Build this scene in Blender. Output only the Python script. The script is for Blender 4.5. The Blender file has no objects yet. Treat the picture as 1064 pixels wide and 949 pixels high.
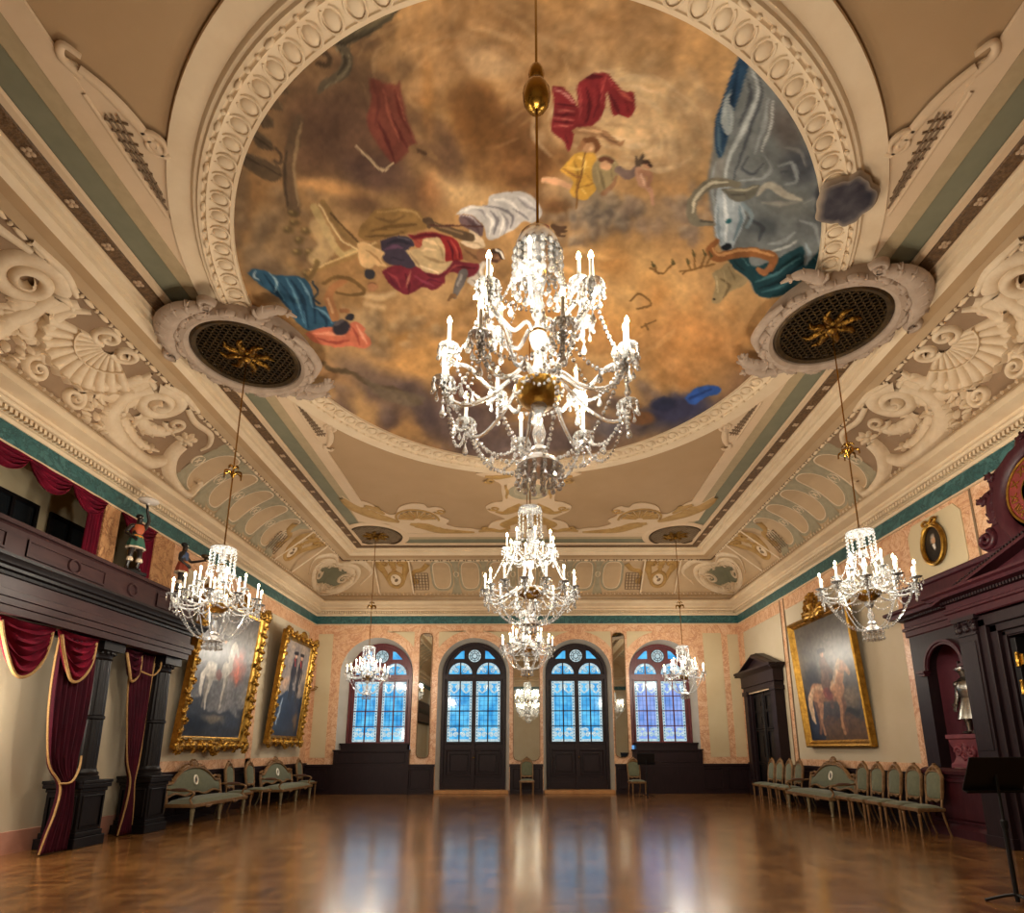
import bpy, math, random
import numpy as np
from mathutils import Vector, Matrix
random.seed(7); RNG = np.random.RandomState(5)
PI = math.pi
SC = bpy.context.scene; COL = SC.collection
W, D, REAR = 7.66, 20.0, -4.1          # half width, back wall, rear wall
YC = 7.95                               # centre of the room lengthwise
ZC = 8.2                                # ceiling height

def srgb(c):
    if isinstance(c, str):
        c = tuple(int(c[i:i+2], 16)/255 for i in (1, 3, 5))
    c = np.asarray(c, float)
    return np.where(c <= .04045, c/12.92, ((c+.055)/1.055)**2.4)

# ---------------------------------------------------------------- materials
class NT:
    def __init__(s, name):
        s.m = bpy.data.materials.new(name); s.m.use_nodes = True
        s.t = s.m.node_tree; s.N = s.t.nodes; s.L = s.t.links
        s.b = s.N['Principled BSDF']
    def n(s, typ, **kw):
        o = s.N.new(typ)
        for k, v in kw.items():
            if k in o.inputs: o.inputs[k].default_value = v
            else: setattr(o, k, v)
        return o
    def l(s, a, b): s.L.new(a, b)
    def set(s, **kw):
        for k, v in kw.items(): s.b.inputs[k].default_value = v
        return s
def rgba(c): return (*srgb(c), 1)
def ramp(nt, stops):
    r = nt.n('ShaderNodeValToRGB'); e = r.color_ramp.elements
    while len(e) < len(stops): e.new(.5)
    for i, (p, c) in enumerate(stops):
        e[i].position = p; e[i].color = rgba(c)
    return r
MATS = {}
def mat(name, c, rough=.6, metal=0., c2=None, scale=3., bump=0., bscale=40., stretch=(1, 1, 1), detail=4, spec=.5, coat=0., sheen=0., trans=0.):
    nt = NT(name); nt.set(**{'Base Color': rgba(c), 'Roughness': rough, 'Metallic': metal, 'Specular IOR Level': spec, 'Coat Weight': coat, 'Sheen Weight': sheen, 'Transmission Weight': trans})
    if c2 is not None or bump:
        tc = nt.n('ShaderNodeTexCoord'); mp = nt.n('ShaderNodeMapping'); mp.inputs['Scale'].default_value = stretch
        nt.l(tc.outputs['Object'], mp.inputs['Vector'])
    if c2 is not None:
        no = nt.n('ShaderNodeTexNoise', Scale=scale, Detail=detail, Roughness=.6); nt.l(mp.outputs[0], no.inputs['Vector'])
        r = ramp(nt, [(.32, c), (.7, c2)]); nt.l(no.outputs[0], r.inputs[0]); nt.l(r.outputs[0], nt.b.inputs['Base Color'])
    if bump:
        nb = nt.n('ShaderNodeTexNoise', Scale=bscale, Detail=3.); nt.l(mp.outputs[0], nb.inputs['Vector'])
        bp = nt.n('ShaderNodeBump', Strength=bump, Distance=.02); nt.l(nb.outputs[0], bp.inputs['Height']); nt.l(bp.outputs[0], nt.b.inputs['Normal'])
    MATS[name] = nt.m
    return nt.m
def marble(name, c, vein, light, scale=1.2, rough=.35):
    nt = NT(name); nt.set(Roughness=rough)
    tc = nt.n('ShaderNodeTexCoord')
    no = nt.n('ShaderNodeTexNoise', Scale=scale*1.6, Detail=6., Roughness=.65, Distortion=1.6); nt.l(tc.outputs['Object'], no.inputs['Vector'])
    r = ramp(nt, [(.2, c), (.44, light), (.492, vein), (.53, c), (.8, light)]); nt.l(no.outputs[0], r.inputs[0])
    n2 = nt.n('ShaderNodeTexNoise', Scale=scale*5, Detail=5., Distortion=2.2); nt.l(tc.outputs['Object'], n2.inputs['Vector'])
    r2 = ramp(nt, [(.44, '#ffffff'), (.495, '#e4cabc'), (.55, '#ffffff')]); nt.l(n2.outputs[0], r2.inputs[0])
    mx = nt.n('ShaderNodeMix', data_type='RGBA', blend_type='MULTIPLY'); mx.inputs[0].default_value = .8
    nt.l(r.outputs[0], mx.inputs[6]); nt.l(r2.outputs[0], mx.inputs[7]); nt.l(mx.outputs[2], nt.b.inputs['Base Color'])
    MATS[name] = nt.m
    return nt.m
def emis(name, c, strength, sample=False):
    nt = NT(name); nt.set(**{'Base Color': rgba(c), 'Emission Color': rgba(c), 'Emission Strength': strength, 'Roughness': .4})
    if not sample: nt.m.cycles.emission_sampling = 'NONE'
    MATS[name] = nt.m
    return nt.m
def vcol(name, rough=.6, spec=.3, bump=0.):
    nt = NT(name); nt.set(**{'Roughness': rough, 'Specular IOR Level': spec})
    a = nt.n('ShaderNodeVertexColor', layer_name='Col'); nt.l(a.outputs[0], nt.b.inputs['Base Color'])
    if bump:
        tc = nt.n('ShaderNodeTexCoord'); nb = nt.n('ShaderNodeTexNoise', Scale=30., Detail=4.); nt.l(tc.outputs['Object'], nb.inputs['Vector'])
        bp = nt.n('ShaderNodeBump', Strength=bump, Distance=.01); nt.l(nb.outputs[0], bp.inputs['Height']); nt.l(bp.outputs[0], nt.b.inputs['Normal'])
    MATS[name] = nt.m
    return nt.m

STUCCO = mat('stucco_cream', '#d9c2a0', .75, c2='#cfb592', scale=2.)
STUCCO2 = mat('stucco_tan', '#b3987a', .8, c2='#a98d6e', scale=2.)  # duller tan stucco for the flowers on the gold band
RELIEF = mat('relief_cream', '#dcc6a6', .7, c2='#cdb391', scale=5., bump=.15, bscale=25)
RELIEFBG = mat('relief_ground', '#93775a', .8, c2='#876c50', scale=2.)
COVEBG = mat('cove_tan', '#bc9f7a', .8, c2='#b09470', scale=1.6)
COVEBAND = mat('cove_brown', '#b09068', .8, c2='#a5855e', scale=1.6)
FIELD = mat('ceiling_tan', '#a88862', .85, c2='#a08059', scale=.8)
CREAMP = mat('paint_cream', '#cfb391', .8, c2='#c6a986', scale=1.5)
TANP = mat('paint_tan', '#a9936f', .8, c2='#9f8a66', scale=8)
GREENP = mat('paint_green', '#77735a', .8, c2='#6d6a52', scale=3)
LILAC = mat('stucco_mauve', '#ab9580', .75, c2='#9a8470', scale=6., bump=.2, bscale=20)
OCHRE = mat('paint_ochre', '#b08a4e', .7, c2='#96713a', scale=5.)
GREY = mat('paint_greygreen', '#a09478', .8, c2='#8f8468', scale=6.)
LINE = mat('paint_line', '#7a6248', .8)
GOLDBAND = mat('gold_brown_band', '#6e5030', .5, c2='#452f18', scale=16., bump=.8, bscale=30)
GOLD = mat('gilt', '#86622a', .36, metal=1., c2='#bb9040', scale=9., bump=.35, bscale=22)
GOLDD = mat('gilt_old', '#8a642a', .38, metal=1., c2='#5a3e18', scale=9., bump=.4, bscale=22)
BRASS = mat('brass', '#a37b33', .25, metal=1.)
BRONZE = mat('bronze_dark', '#33281a', .45, metal=.7, c2='#5b4526', scale=8.)
PEACH = marble('peach_marble', '#d8ad86', '#c08a66', '#dfba97')
PEACHD = marble('pier_marble', '#b98a5e', '#8a5a38', '#c79a6c')
TEAL = marble('teal_marble', '#2d5a5a', '#1c4044', '#436f6e', scale=2.2)
WALL = mat('wall_plaster', '#c2b399', .8, c2='#b9a98c', scale=.9, bump=.05, bscale=60)
WALLC = mat('wall_cream_panel', '#c9b894', .8, c2='#c2af8a', scale=1.1)
WOOD = mat('dark_wood', '#1b1012', .42, c2='#251619', scale=4., stretch=(6, 6, .8), spec=.25)
WOODR = mat('mahogany', '#310f16', .4, c2='#40191f', scale=3., stretch=(1, 6, .8), spec=.25)
WOODG = mat('gallery_wood', '#291718', .42, c2='#372120', scale=3., stretch=(5, .8, 5), spec=.25)
WOODB = mat('blackened_wood', '#0d0a0b', .42, c2='#161112', scale=3., stretch=(5, 5, .8), spec=.25)
REDFRAME = mat('window_frame_red', '#63262a', .4, c2='#4e1d20', scale=5., stretch=(5, 5, .7))
NICHE = mat('niche_red', '#5c1f2b', .7, c2='#4c1822', scale=3.)
REDSTONE = mat('red_stone', '#6e2831', .6, c2='#5a2029', scale=6., bump=.2)
REVEAL = mat('reveal_plaster', '#b9b3a8', .8, c2='#aea79a', scale=2.)
VELVET = mat('crimson_velvet', '#6e0a22', .8, c2='#4a0618', scale=3., stretch=(3, 3, .6), spec=.15)
VELVETD = mat('wine_velvet', '#47101f', .8, c2='#2c0b15', scale=3., stretch=(3, 3, .6), spec=.15)
FRINGE = mat('gold_fringe', '#aa8450', .7, c2='#8c683a', scale=30.)
SAGE = mat('sage_upholstery', '#61644a', .8, c2='#565941', scale=14., sheen=.2)
GILTW = mat('gilded_frame_wood', '#8b6a44', .45, metal=.25, c2='#6a4a2c', scale=14., bump=.2)
CHAIRW = mat('pale_green_gilt', '#84785a', .45, metal=.15, c2='#6b6048', scale=14.)
BLACK = mat('black_metal', '#0e0e10', .45, spec=.3)
CANDLE = mat('candle_white', '#f2ead8', .5)
STEEL = mat('armour_steel', '#a8a49a', .3, metal=1., c2='#7d7a74', scale=6.)
SKIN = mat('dark_bronze_skin', '#1d1512', .35)
DARKGLASS = mat('dark_glass', '#1a1d20', .15)
LAMPGLASS = mat('lamp_glass_white', '#cbbfb2', .3)
STONEBASE = mat('pink_base', '#c08a74', .7, c2='#b07a64', scale=4)
def crystal():
    nt = NT('crystal'); nt.set(**{'Base Color': (.97, .97, .95, 1), 'Roughness': .06, 'IOR': 1.5, 'Transmission Weight': .74, 'Specular IOR Level': .9})
    MATS['crystal'] = nt.m
    return nt.m
CRYSTAL = crystal()
MIRROR = mat('mirror_glass', '#e8ebe6', .02, metal=1.)
BULB = emis('bulb_glow', '#ffd9a0', 28.)
CARTPINK = mat('cartouche_pink', '#b99070', .75)

def floor_mat():
    nt = NT('parquet'); nt.set(**{'Roughness': .24, 'Specular IOR Level': .5, 'Coat Weight': .6, 'Coat Roughness': .15})
    tc = nt.n('ShaderNodeTexCoord')
    def brick(rot, off):
        mp = nt.n('ShaderNodeMapping'); mp.inputs['Rotation'].default_value = (0, 0, rot); nt.l(tc.outputs['Object'], mp.inputs['Vector'])
        b = nt.n('ShaderNodeTexBrick', Scale=1.0); b.inputs['Brick Width'].default_value = .48; b.inputs['Row Height'].default_value = .12
        b.inputs['Mortar Size'].default_value = .002; b.inputs['Color1'].default_value = rgba('#6f4824'); b.inputs['Color2'].default_value = rgba('#9a6c3c'); b.inputs['Mortar'].default_value = rgba('#4f3118'); b.inputs['Bias'].default_value = 0
        b.offset = 0; nt.l(mp.outputs[0], b.inputs['Vector'])
        return b
    b1, b2 = brick(0, 0), brick(PI/2, 0)
    mp = nt.n('ShaderNodeMapping'); mp.inputs['Scale'].default_value = (1/.48, 1/.48, 0); mp.inputs['Location'].default_value = (0, 0, .5); nt.l(tc.outputs['Object'], mp.inputs['Vector'])
    ck = nt.n('ShaderNodeTexChecker', Scale=1.); nt.l(mp.outputs[0], ck.inputs['Vector'])
    mx = nt.n('ShaderNodeMix', data_type='RGBA'); nt.l(ck.outputs['Fac'], mx.inputs[0]); nt.l(b1.outputs[0], mx.inputs[6]); nt.l(b2.outputs[0], mx.inputs[7])
    no = nt.n('ShaderNodeTexNoise', Scale=2.4, Detail=5.); nt.l(tc.outputs['Object'], no.inputs['Vector'])
    r = ramp(nt, [(.3, '#c8c0b8'), (.7, '#ffffff')]); nt.l(no.outputs[0], r.inputs[0])
    m2 = nt.n('ShaderNodeMix', data_type='RGBA', blend_type='MULTIPLY'); m2.inputs[0].default_value = 1.; nt.l(mx.outputs[2], m2.inputs[6]); nt.l(r.outputs[0], m2.inputs[7])
    nt.l(m2.outputs[2], nt.b.inputs['Base Color'])
    nb = nt.n('ShaderNodeTexNoise', Scale=9., Detail=3.); nt.l(tc.outputs['Object'], nb.inputs['Vector'])
    bp = nt.n('ShaderNodeBump', Strength=.16, Distance=.02); nt.l(nb.outputs[0], bp.inputs['Height'])
    nt.l(bp.outputs[0], nt.b.inputs['Normal'])
    return nt.m
PARQUET = floor_mat()

# ---------------------------------------------------------------- mesh builder
class M:
    def __init__(s): s.V = []; s.F = []; s.n = 0
    def add(s, V, F, mtx=None):
        V = np.asarray(V, float).reshape(-1, 3)
        if mtx is not None:
            A = np.array(mtx); V = V @ A[:3, :3].T + A[:3, 3]
        s.V.append(V); o = s.n
        s.F += [tuple(i+o for i in f) for f in F]; s.n += len(V)
        return s
    def box(s, x0, x1, y0, y1, z0, z1, mtx=None):
        V = [(x, y, z) for x in (x0, x1) for y in (y0, y1) for z in (z0, z1)]
        return s.add(V, [(0, 1, 3, 2), (4, 6, 7, 5), (0, 4, 5, 1), (2, 3, 7, 6), (0, 2, 6, 4), (1, 5, 7, 3)], mtx)
    def cbox(s, c, d, rz=0, mtx=None):
        m = Matrix.Translation(c) @ Matrix.Rotation(rz, 4, 'Z')
        if mtx is not None: m = mtx @ m
        return s.box(-d[0]/2, d[0]/2, -d[1]/2, d[1]/2, -d[2]/2, d[2]/2, m)
    def lathe(s, prof, n=16, c=(0, 0, 0), mtx=None, a0=0., a1=2*PI, sx=1., sy=1., flute=None):
        full = abs(a1-a0-2*PI) < 1e-6; k = n if full else n+1
        V = []; F = []
        for (r, z) in prof:
            for i in range(k):
                a = a0+(a1-a0)*i/n
                rr = r*(flute(a) if flute else 1)
                V.append((c[0]+rr*math.cos(a)*sx, c[1]+rr*math.sin(a)*sy, c[2]+z))
        for j in range(len(prof)-1):
            for i in range(n):
                i2 = (i+1) % k if full else i+1
                F.append((j*k+i, j*k+i2, (j+1)*k+i2, (j+1)*k+i))
        if full:
            if prof[0][0] > 1e-4: F.append(tuple(range(k-1, -1, -1)))
            if prof[-1][0] > 1e-4: F.append(tuple((len(prof)-1)*k+i for i in range(k)))
        return s.add(V, F, mtx)
    def tube(s, P, r, n=8, closed=False, mtx=None, flat=1.):
        P = np.asarray(P, float); m = len(P)
        r = np.full(m, r) if np.isscalar(r) else np.asarray(r, float)
        T = np.roll(P, -1, 0)-np.roll(P, 1, 0) if closed else np.gradient(P, axis=0)
        T /= np.linalg.norm(T, axis=1)[:, None]+1e-12
        u = np.cross(T[0], (0, 0, 1.));
        if np.linalg.norm(u) < .2: u = np.cross(T[0], (1., 0, 0))
        V = []; F = []
        for i in range(m):
            u = u-T[i]*np.dot(u, T[i]); u /= np.linalg.norm(u)+1e-12; w = np.cross(T[i], u)
            for k in range(n):
                a = 2*PI*k/n; V.append(P[i]+r[i]*(math.cos(a)*u+flat*math.sin(a)*w))
        for i in range(m if closed else m-1):
            j = (i+1) % m
            for k in range(n):
                k2 = (k+1) % n; F.append((i*n+k, i*n+k2, j*n+k2, j*n+k))
        if not closed: F += [tuple(range(n-1, -1, -1)), tuple((m-1)*n+k for k in range(n))]
        return s.add(V, F, mtx)
    def ball(s, c, r, n=8, m=6, sc=(1, 1, 1), mtx=None):
        V = [(c[0], c[1], c[2]-r*sc[2])]; F = []
        for j in range(1, m):
            t = PI*j/m
            for i in range(n):
                a = 2*PI*i/n; V.append((c[0]+r*sc[0]*math.sin(t)*math.cos(a), c[1]+r*sc[1]*math.sin(t)*math.sin(a), c[2]-r*sc[2]*math.cos(t)))
        V.append((c[0], c[1], c[2]+r*sc[2])); q = len(V)-1
        for i in range(n):
            i2 = (i+1) % n; F.append((0, 1+i2, 1+i)); F.append((q, q-n+i, q-n+i2))
            for j in range(m-2): F.append((1+j*n+i, 1+j*n+i2, 1+(j+1)*n+i2, 1+(j+1)*n+i))
        return s.add(V, F, mtx)
    def octa(s, c, r, h, mtx=None):
        V = [(c[0]+r, c[1], c[2]), (c[0], c[1]+r, c[2]), (c[0]-r, c[1], c[2]), (c[0], c[1]-r, c[2]), (c[0], c[1], c[2]+h), (c[0], c[1], c[2]-h)]
        return s.add(V, [(0, 1, 4), (1, 2, 4), (2, 3, 4), (3, 0, 4), (1, 0, 5), (2, 1, 5), (3, 2, 5), (0, 3, 5)], mtx)
    def prism(s, poly, w0, w1, mtx=None):
        # poly in local xy, extruded along local z from w0 to w1
        n = len(poly); V = [(x, y, w0) for x, y in poly]+[(x, y, w1) for x, y in poly]
        F = [tuple(range(n-1, -1, -1)), tuple(range(n, 2*n))]+[(i, (i+1) % n, n+(i+1) % n, n+i) for i in range(n)]
        return s.add(V, F, mtx)
    def grid(s, P):
        # P (a,b,3)
        P = np.asarray(P, float); a, b = P.shape[:2]
        return s.add(P.reshape(-1, 3), [(i*b+j, i*b+j+1, (i+1)*b+j+1, (i+1)*b+j) for i in range(a-1) for j in range(b-1)])
    def frame(s, prof, path, closed=True, up=(0, 0, 1)):
        """profile (out, up) swept with mitres along a closed polygon lying in a plane with normal `up`"""
        P = [Vector(p) for p in path]; n = len(P); upv = Vector(up); rings = []
        for i in range(n):
            a = (P[i]-P[i-1]).normalized() if (closed or i > 0) else None
            b = (P[(i+1) % n]-P[i]).normalized() if (closed or i < n-1) else None
            if a is None: a = b
            if b is None: b = a
            na, nb = a.cross(upv), b.cross(upv)
            h = (na+nb).normalized(); k = 1/max(.25, h.dot(na))
            rings.append([P[i]+h*k*o+upv*z for o, z in prof])
        V = [v for r in rings for v in r]; m = len(prof); F = []
        for i in range(n if closed else n-1):
            j = (i+1) % n
            for k in range(m-1): F.append((i*m+k, j*m+k, j*m+k+1, i*m+k+1))
        if not closed: F += [tuple(range(m)), tuple((n-1)*m+k for k in range(m-1, -1, -1))]
        return s.add([tuple(v) for v in V], F)
    def obj(s, name, m, parent=None, smooth=True, bevel=0., label=None, loc=None, sub=0, angle=40):
        V = np.concatenate(s.V) if s.V else np.zeros((0, 3))
        me = bpy.data.meshes.new(name); me.from_pydata(V.tolist(), [], s.F); me.update()
        if m is not None: me.materials.append(m)
        o = bpy.data.objects.new(name, me); COL.objects.link(o)
        if smooth and len(me.polygons):
            me.polygons.foreach_set('use_smooth', [True]*len(me.polygons))
            try: me.set_sharp_from_angle(angle=math.radians(angle))
            except Exception: pass
        if bevel:
            b = o.modifiers.new('b', 'BEVEL'); b.width = bevel; b.segments = 2; b.limit_method = 'ANGLE'; b.angle_limit = math.radians(35)
        if sub:
            b = o.modifiers.new('s', 'SUBSURF'); b.levels = sub; b.render_levels = sub
        if parent is not None: o.parent = parent
        if loc is not None: o.location = loc
        if label: o['label'] = label
        return o
def Mbox(*a): return M().box(*a)
def tag(o, label, cat, group=None, kind=None):
    o['label'] = label
    if cat: o['category'] = cat
    if group: o['group'] = group
    o['kind'] = kind or 'thing'
    return o
def thing(name, label, cat, loc=(0, 0, 0), rz=0., group=None):
    o = bpy.data.objects.new(name, None); COL.objects.link(o); o.location = loc; o.rotation_euler = (0, 0, rz)
    o.empty_display_size = .1
    return tag(o, label, cat, group)
def struct(o, label=None):
    o['kind'] = 'structure'
    if label: o['label'] = label
    return o
KIDS = {}
def dup(root, loc, rz, label, group=None, scale=None):
    def cp(o, par):
        c = o.copy(); COL.objects.link(c); c.parent = par
        for ch in [x for x in ALLCH.get(o.name, ())]: cp(ch, c)
        return c
    r = cp(root, None); r.location = loc; r.rotation_euler = (0, 0, rz); r['label'] = label
    if group: r['group'] = group
    if scale: r.scale = scale
    return r
ALLCH = {}
def index_children():
    ALLCH.clear()
    for o in bpy.data.objects:
        if o.parent: ALLCH.setdefault(o.parent.name, []).append(o)
def frame_mtx(o, x, y):
    """matrix taking local x,y,z to o + x*X + y*Y + z*(X×Y)"""
    X, Y = Vector(x).normalized(), Vector(y).normalized(); Z = X.cross(Y)
    m = Matrix.Identity(4)
    for i, v in enumerate((X, Y, Z)):
        for k in range(3): m[k][i] = v[k]
    for k in range(3): m[k][3] = o[k]
    return m
def arc(cx, cy, r, a0, a1, n, ry=None):
    return [(cx+r*math.cos(a0+(a1-a0)*i/n), cy+(ry or r)*math.sin(a0+(a1-a0)*i/n)) for i in range(n+1)]
def spline(P, n=8):
    P = np.asarray(P, float); m = len(P); out = []
    Q = np.vstack([2*P[0]-P[1], P, 2*P[-1]-P[-2]])
    for i in range(m-1):
        p0, p1, p2, p3 = Q[i:i+4]
        for k in range(n):
            t = k/n; out.append(.5*((2*p1)+(-p0+p2)*t+(2*p0-5*p1+4*p2-p3)*t*t+(-p0+3*p1-3*p2+p3)*t**3))
    out.append(P[-1]); return np.array(out)

# ---------------------------------------------------------------- camera
cam = bpy.data.cameras.new('camera'); camo = bpy.data.objects.new('camera', cam); COL.objects.link(camo); SC.camera = camo
cam.sensor_fit = 'HORIZONTAL'; cam.sensor_width = 36.; cam.lens = 587.607/1064*36; cam.clip_end = 200
cam.shift_x = (532-547.697)/1064; cam.shift_y = (648-474.5)/1064
Rm = np.array([[9.99997278e-01, -2.33308769e-03, 0], [5.03978701e-04, 2.16013025e-01, 9.76390352e-01], [-2.27800431e-03, -9.76387694e-01, 2.16013613e-01]])
mw = Matrix.Identity(4)
for i in range(3):
    mw[i][0] = Rm[i][0]; mw[i][1] = -Rm[i][1]; mw[i][2] = -Rm[i][2]
mw[2][3] = 1.5
camo.matrix_world = mw
SC.view_settings.view_transform = 'Standard'; SC.view_settings.look = 'None'; SC.view_settings.gamma = 1; SC.view_settings.use_curve_mapping = False
EXPO = 1.15
# ================================================================= ROOM SHELL
struct(Mbox(-W-.4, W+.4, REAR-.3, D+.6, -.12, 0).obj('floor', PARQUET, smooth=False))
struct(Mbox(-W-.3, W+.3, REAR-.3, D+.6, ZC, ZC+.2).obj('ceiling', FIELD, smooth=False))
# openings of the back wall: (centre, half width, kind)
OPEN = [(-5.35, 1.29, 'w'), (-1.9, 1.27, 'd'), (1.77, 1.22, 'd'), (4.8, 1.19, 'w')]; ZS = 4.12
w = M()
px = -W-.3
for x, h, kd in OPEN:
    w.box(px, x-h, D, D+.45, 0, 7.2); px = x+h
    a = [(x-h, 7.2)]+[(x-h*math.cos(PI*i/28), ZS+h*math.sin(PI*i/28)) for i in range(29)]+[(x+h, 7.2)]
    w.prism(a[::-1], 0, .45, frame_mtx((0, D+.45, 0), (1, 0, 0), (0, 0, 1)))
w.box(px, W+.3, D, D+.45, 0, 7.2)
for x, h, kd in OPEN:
    if kd == 'w': w.box(x-h, x+h, D, D+.45, 0, .95)
struct(w.obj('wall_back', PEACH, smooth=False))
struct(Mbox(-W-.3, W+.3, REAR-.3, REAR, 0, 7.2).obj('wall_rear', WALL, smooth=False))
r = M().box(W, W+.3, REAR, 9.42, 0, 7.2).box(W, W+.3, 10.5, D, 0, 7.2).box(W, W+.3, 9.42, 10.5, 3.6, 7.2).box(W, W+.3, 9.42, 10.5, 0, 1.15)
struct(r.obj('wall_right', WALL, smooth=False))
l = M().box(-W-.3, -W, REAR, 11.62, 0, 4.35).box(-W-.3, -W, 11.62, D, 0, 7.2).box(-W-.3, -W, REAR, 11.62, 5.86, 7.2).box(-W-.3, -W, REAR, 4.4, 4.35, 5.86)
struct(l.obj('wall_left', WALL, smooth=False))
g = M().box(-9.0, -W-.3, 4., 12.2, 4.1, 4.34).box(-9.0, -W-.3, 4., 12.2, 6.5, 6.7).box(-9.2, -9.0, 4., 12.2, 4.1, 6.7).box(-9.0, -W-.3, 3.8, 4., 4.1, 6.7).box(-9.0, -W-.3, 12.2, 12.4, 4.1, 6.7)
struct(g.obj('wall_gallery', WALLC, smooth=False))
for k, (y, hw) in enumerate(((7.9, .4), (9.15, .45), (10.42, .42))):
    o = M().box(-9.0, -8.97, y-hw, y+hw, 4.55, 5.8).obj(f'window_{5+k}', DARKGLASS, smooth=False); struct(o)
    M().frame([(0, 0), (.07, 0), (.07, .05), (0, .05)], [(-8.98, y-hw, 4.55), (-8.98, y+hw, 4.55), (-8.98, y+hw, 5.8), (-8.98, y-hw, 5.8)], up=(1, 0, 0)).box(-8.97, -8.93, y-.03, y+.03, 4.55, 5.8).obj('window_frame', WOODB, o)
for i, (y0, y1) in enumerate(((6.55, 7.05), (9.56, 9.93), (10.97, 11.62))):
    o = Mbox(-W-.3, -W+.03, y0, y1, 4.35, 5.88).obj(f'trim_{20+i}', PEACHD, smooth=False, bevel=.01); struct(o, 'veined orange marble pier between the gallery openings')

RECT = [(-W, REAR, 0), (W, REAR, 0), (W, D, 0), (-W, D, 0)]
TN = [0]
def rect_trim(prof, m, label, bevel=0):
    TN[0] += 1
    o = M().frame([(-d, z) for d, z in prof], RECT).obj(f'trim_{TN[0]}', m, angle=30)
    return struct(o, label)
rect_trim([(0, 5.905), (.035, 5.905), (.035, 6.2), (0, 6.2)], TEAL, 'dark teal marble band running round the walls under the cornice')
rect_trim([(0, 5.86), (.05, 5.87), (.05, 5.905), (0, 5.905)], CREAMP, 'thin cream fillet under the teal band')
rect_trim([(0, 6.2), (.06, 6.2), (.08, 6.25), (.12, 6.26), (.12, 6.34), (.24, 6.35), (.27, 6.38), (.27, 6.4), (.2, 6.42), (.23, 6.5), (.38, 6.54), (.44, 6.56), (.44, 6.66), (.41, 6.68), (.41, 6.7), (.2, 6.73), (.14, 6.78), (.2, 6.82), (.22, 6.86), (.17, 6.9), (.05, 6.9)], STUCCO, 'cream stepped cornice above the teal band')
# dentils of the cornice (pattern of one moulding)
dn = M()
for s in (-1, 1):
    y = REAR
    while y < D-.15:
        xx = s*(W-.165); dn.box(xx-.045, xx+.045, y, y+.05, 6.265, 6.335); y += .085
x = -W+.15
while x < W-.15: dn.box(x, x+.05, D-.21, D-.12, 6.265, 6.335); x += .085
TN[0] += 1; struct(dn.obj(f'trim_{TN[0]}', STUCCO, smooth=False), 'row of small cream dentils on the cornice')
# concave cove
def cove_pt(t): return (.1+1.35*(1-math.cos(t*PI/2)), 6.9+1.03*math.sin(t*PI/2))
rect_trim([cove_pt(i/20) for i in range(21)], COVEBG, 'tan concave cove between cornice and ceiling')
rect_trim([(1.43, 7.93), (1.62, 7.97), (1.62, 8.0)], COVEBAND, 'plain brown band along the top of the cove')
rect_trim([(1.6, 7.96), (1.66, 7.99), (1.69, 8.03), (1.75, 8.035), (1.77, 8.09), (1.84, 8.1), (1.86, 8.14), (1.92, 8.15)], STUCCO, 'cream stepped moulding framing the ceiling')
rect_trim([(1.9, 8.15), (1.92, 8.12), (2.12, 8.12), (2.14, 8.15)], GOLDBAND, 'dark gold relief band round the ceiling')
rect_trim([(2.13, 8.16), (2.14, 8.13), (2.23, 8.13), (2.25, 8.17)], CREAMP, 'thin cream line beside the gold band')
rect_trim([(2.24, 8.185), (2.58, 8.185)], GREENP, 'grey green painted band round the ceiling')
rect_trim([(2.57, 8.18), (2.58, 8.172), (2.79, 8.172), (2.8, 8.18)], TANP, 'mottled tan painted strip of the ceiling border')
rect_trim([(2.79, 8.18), (2.8, 8.165), (3.08, 8.165), (3.09, 8.19)], CREAMP, 'wide cream painted border of the ceiling field')
# rosettes on the gold band
rz = M()
def flower(mb, c, r, z):
    for i in range(4):
        a = PI/4+i*PI/2; mb.ball((c[0]+r*.55*math.cos(a), c[1]+r*.55*math.sin(a), z), r*.45, 6, 4, (1, 1, .4))
    mb.ball((c[0], c[1], z-.01), r*.25, 6, 4, (1, 1, .6))
y = REAR+3
while y < D-2.4:
    for s in (-1, 1): flower(rz, (s*(W-2.02), y), .075, 8.115)
    y += .62
TN[0] += 1; struct(rz.obj(f'trim_{TN[0]}', STUCCO2), 'small pale flowers set along the gold band')
# lattice scratches on the gold band = leaf rope
rp = M()
for s in (-1, 1):
    y = REAR+2.2
    while y < D-1.7:
        rp.ball((s*(W-1.24), y, 7.9), .042, 6, 5, (.9, 2.6, .9)); rp.ball((s*(W-1.24), y+.145, 7.9), .036, 6, 4, (1.1, .9, 1.1)); y += .29
x = -W+1.6
while x < W-1.6: rp.ball((x, D-1.24, 7.9), .042, 6, 5, (2.6, .9, .9)); rp.ball((x+.145, D-1.24, 7.9), .036, 6, 4, (.9, 1.1, 1.1)); x += .29
TN[0] += 1; struct(rp.obj(f'trim_{TN[0]}', STUCCO), 'cream ribbon moulding along the top of the cove')
rl = M()
for s in (-1, 1): rl.tube([(s*(W-1.24), y, 7.915) for y in (REAR+1.5, D-1.25)], .03, 6)
rl.tube([(-W+1.25, D-1.24, 7.915), (W-1.25, D-1.24, 7.915)], .03, 6)
TN[0] += 1; struct(rl.obj(f'trim_{TN[0]}', GOLDBAND), 'brown rod inside the ribbon moulding')

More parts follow.
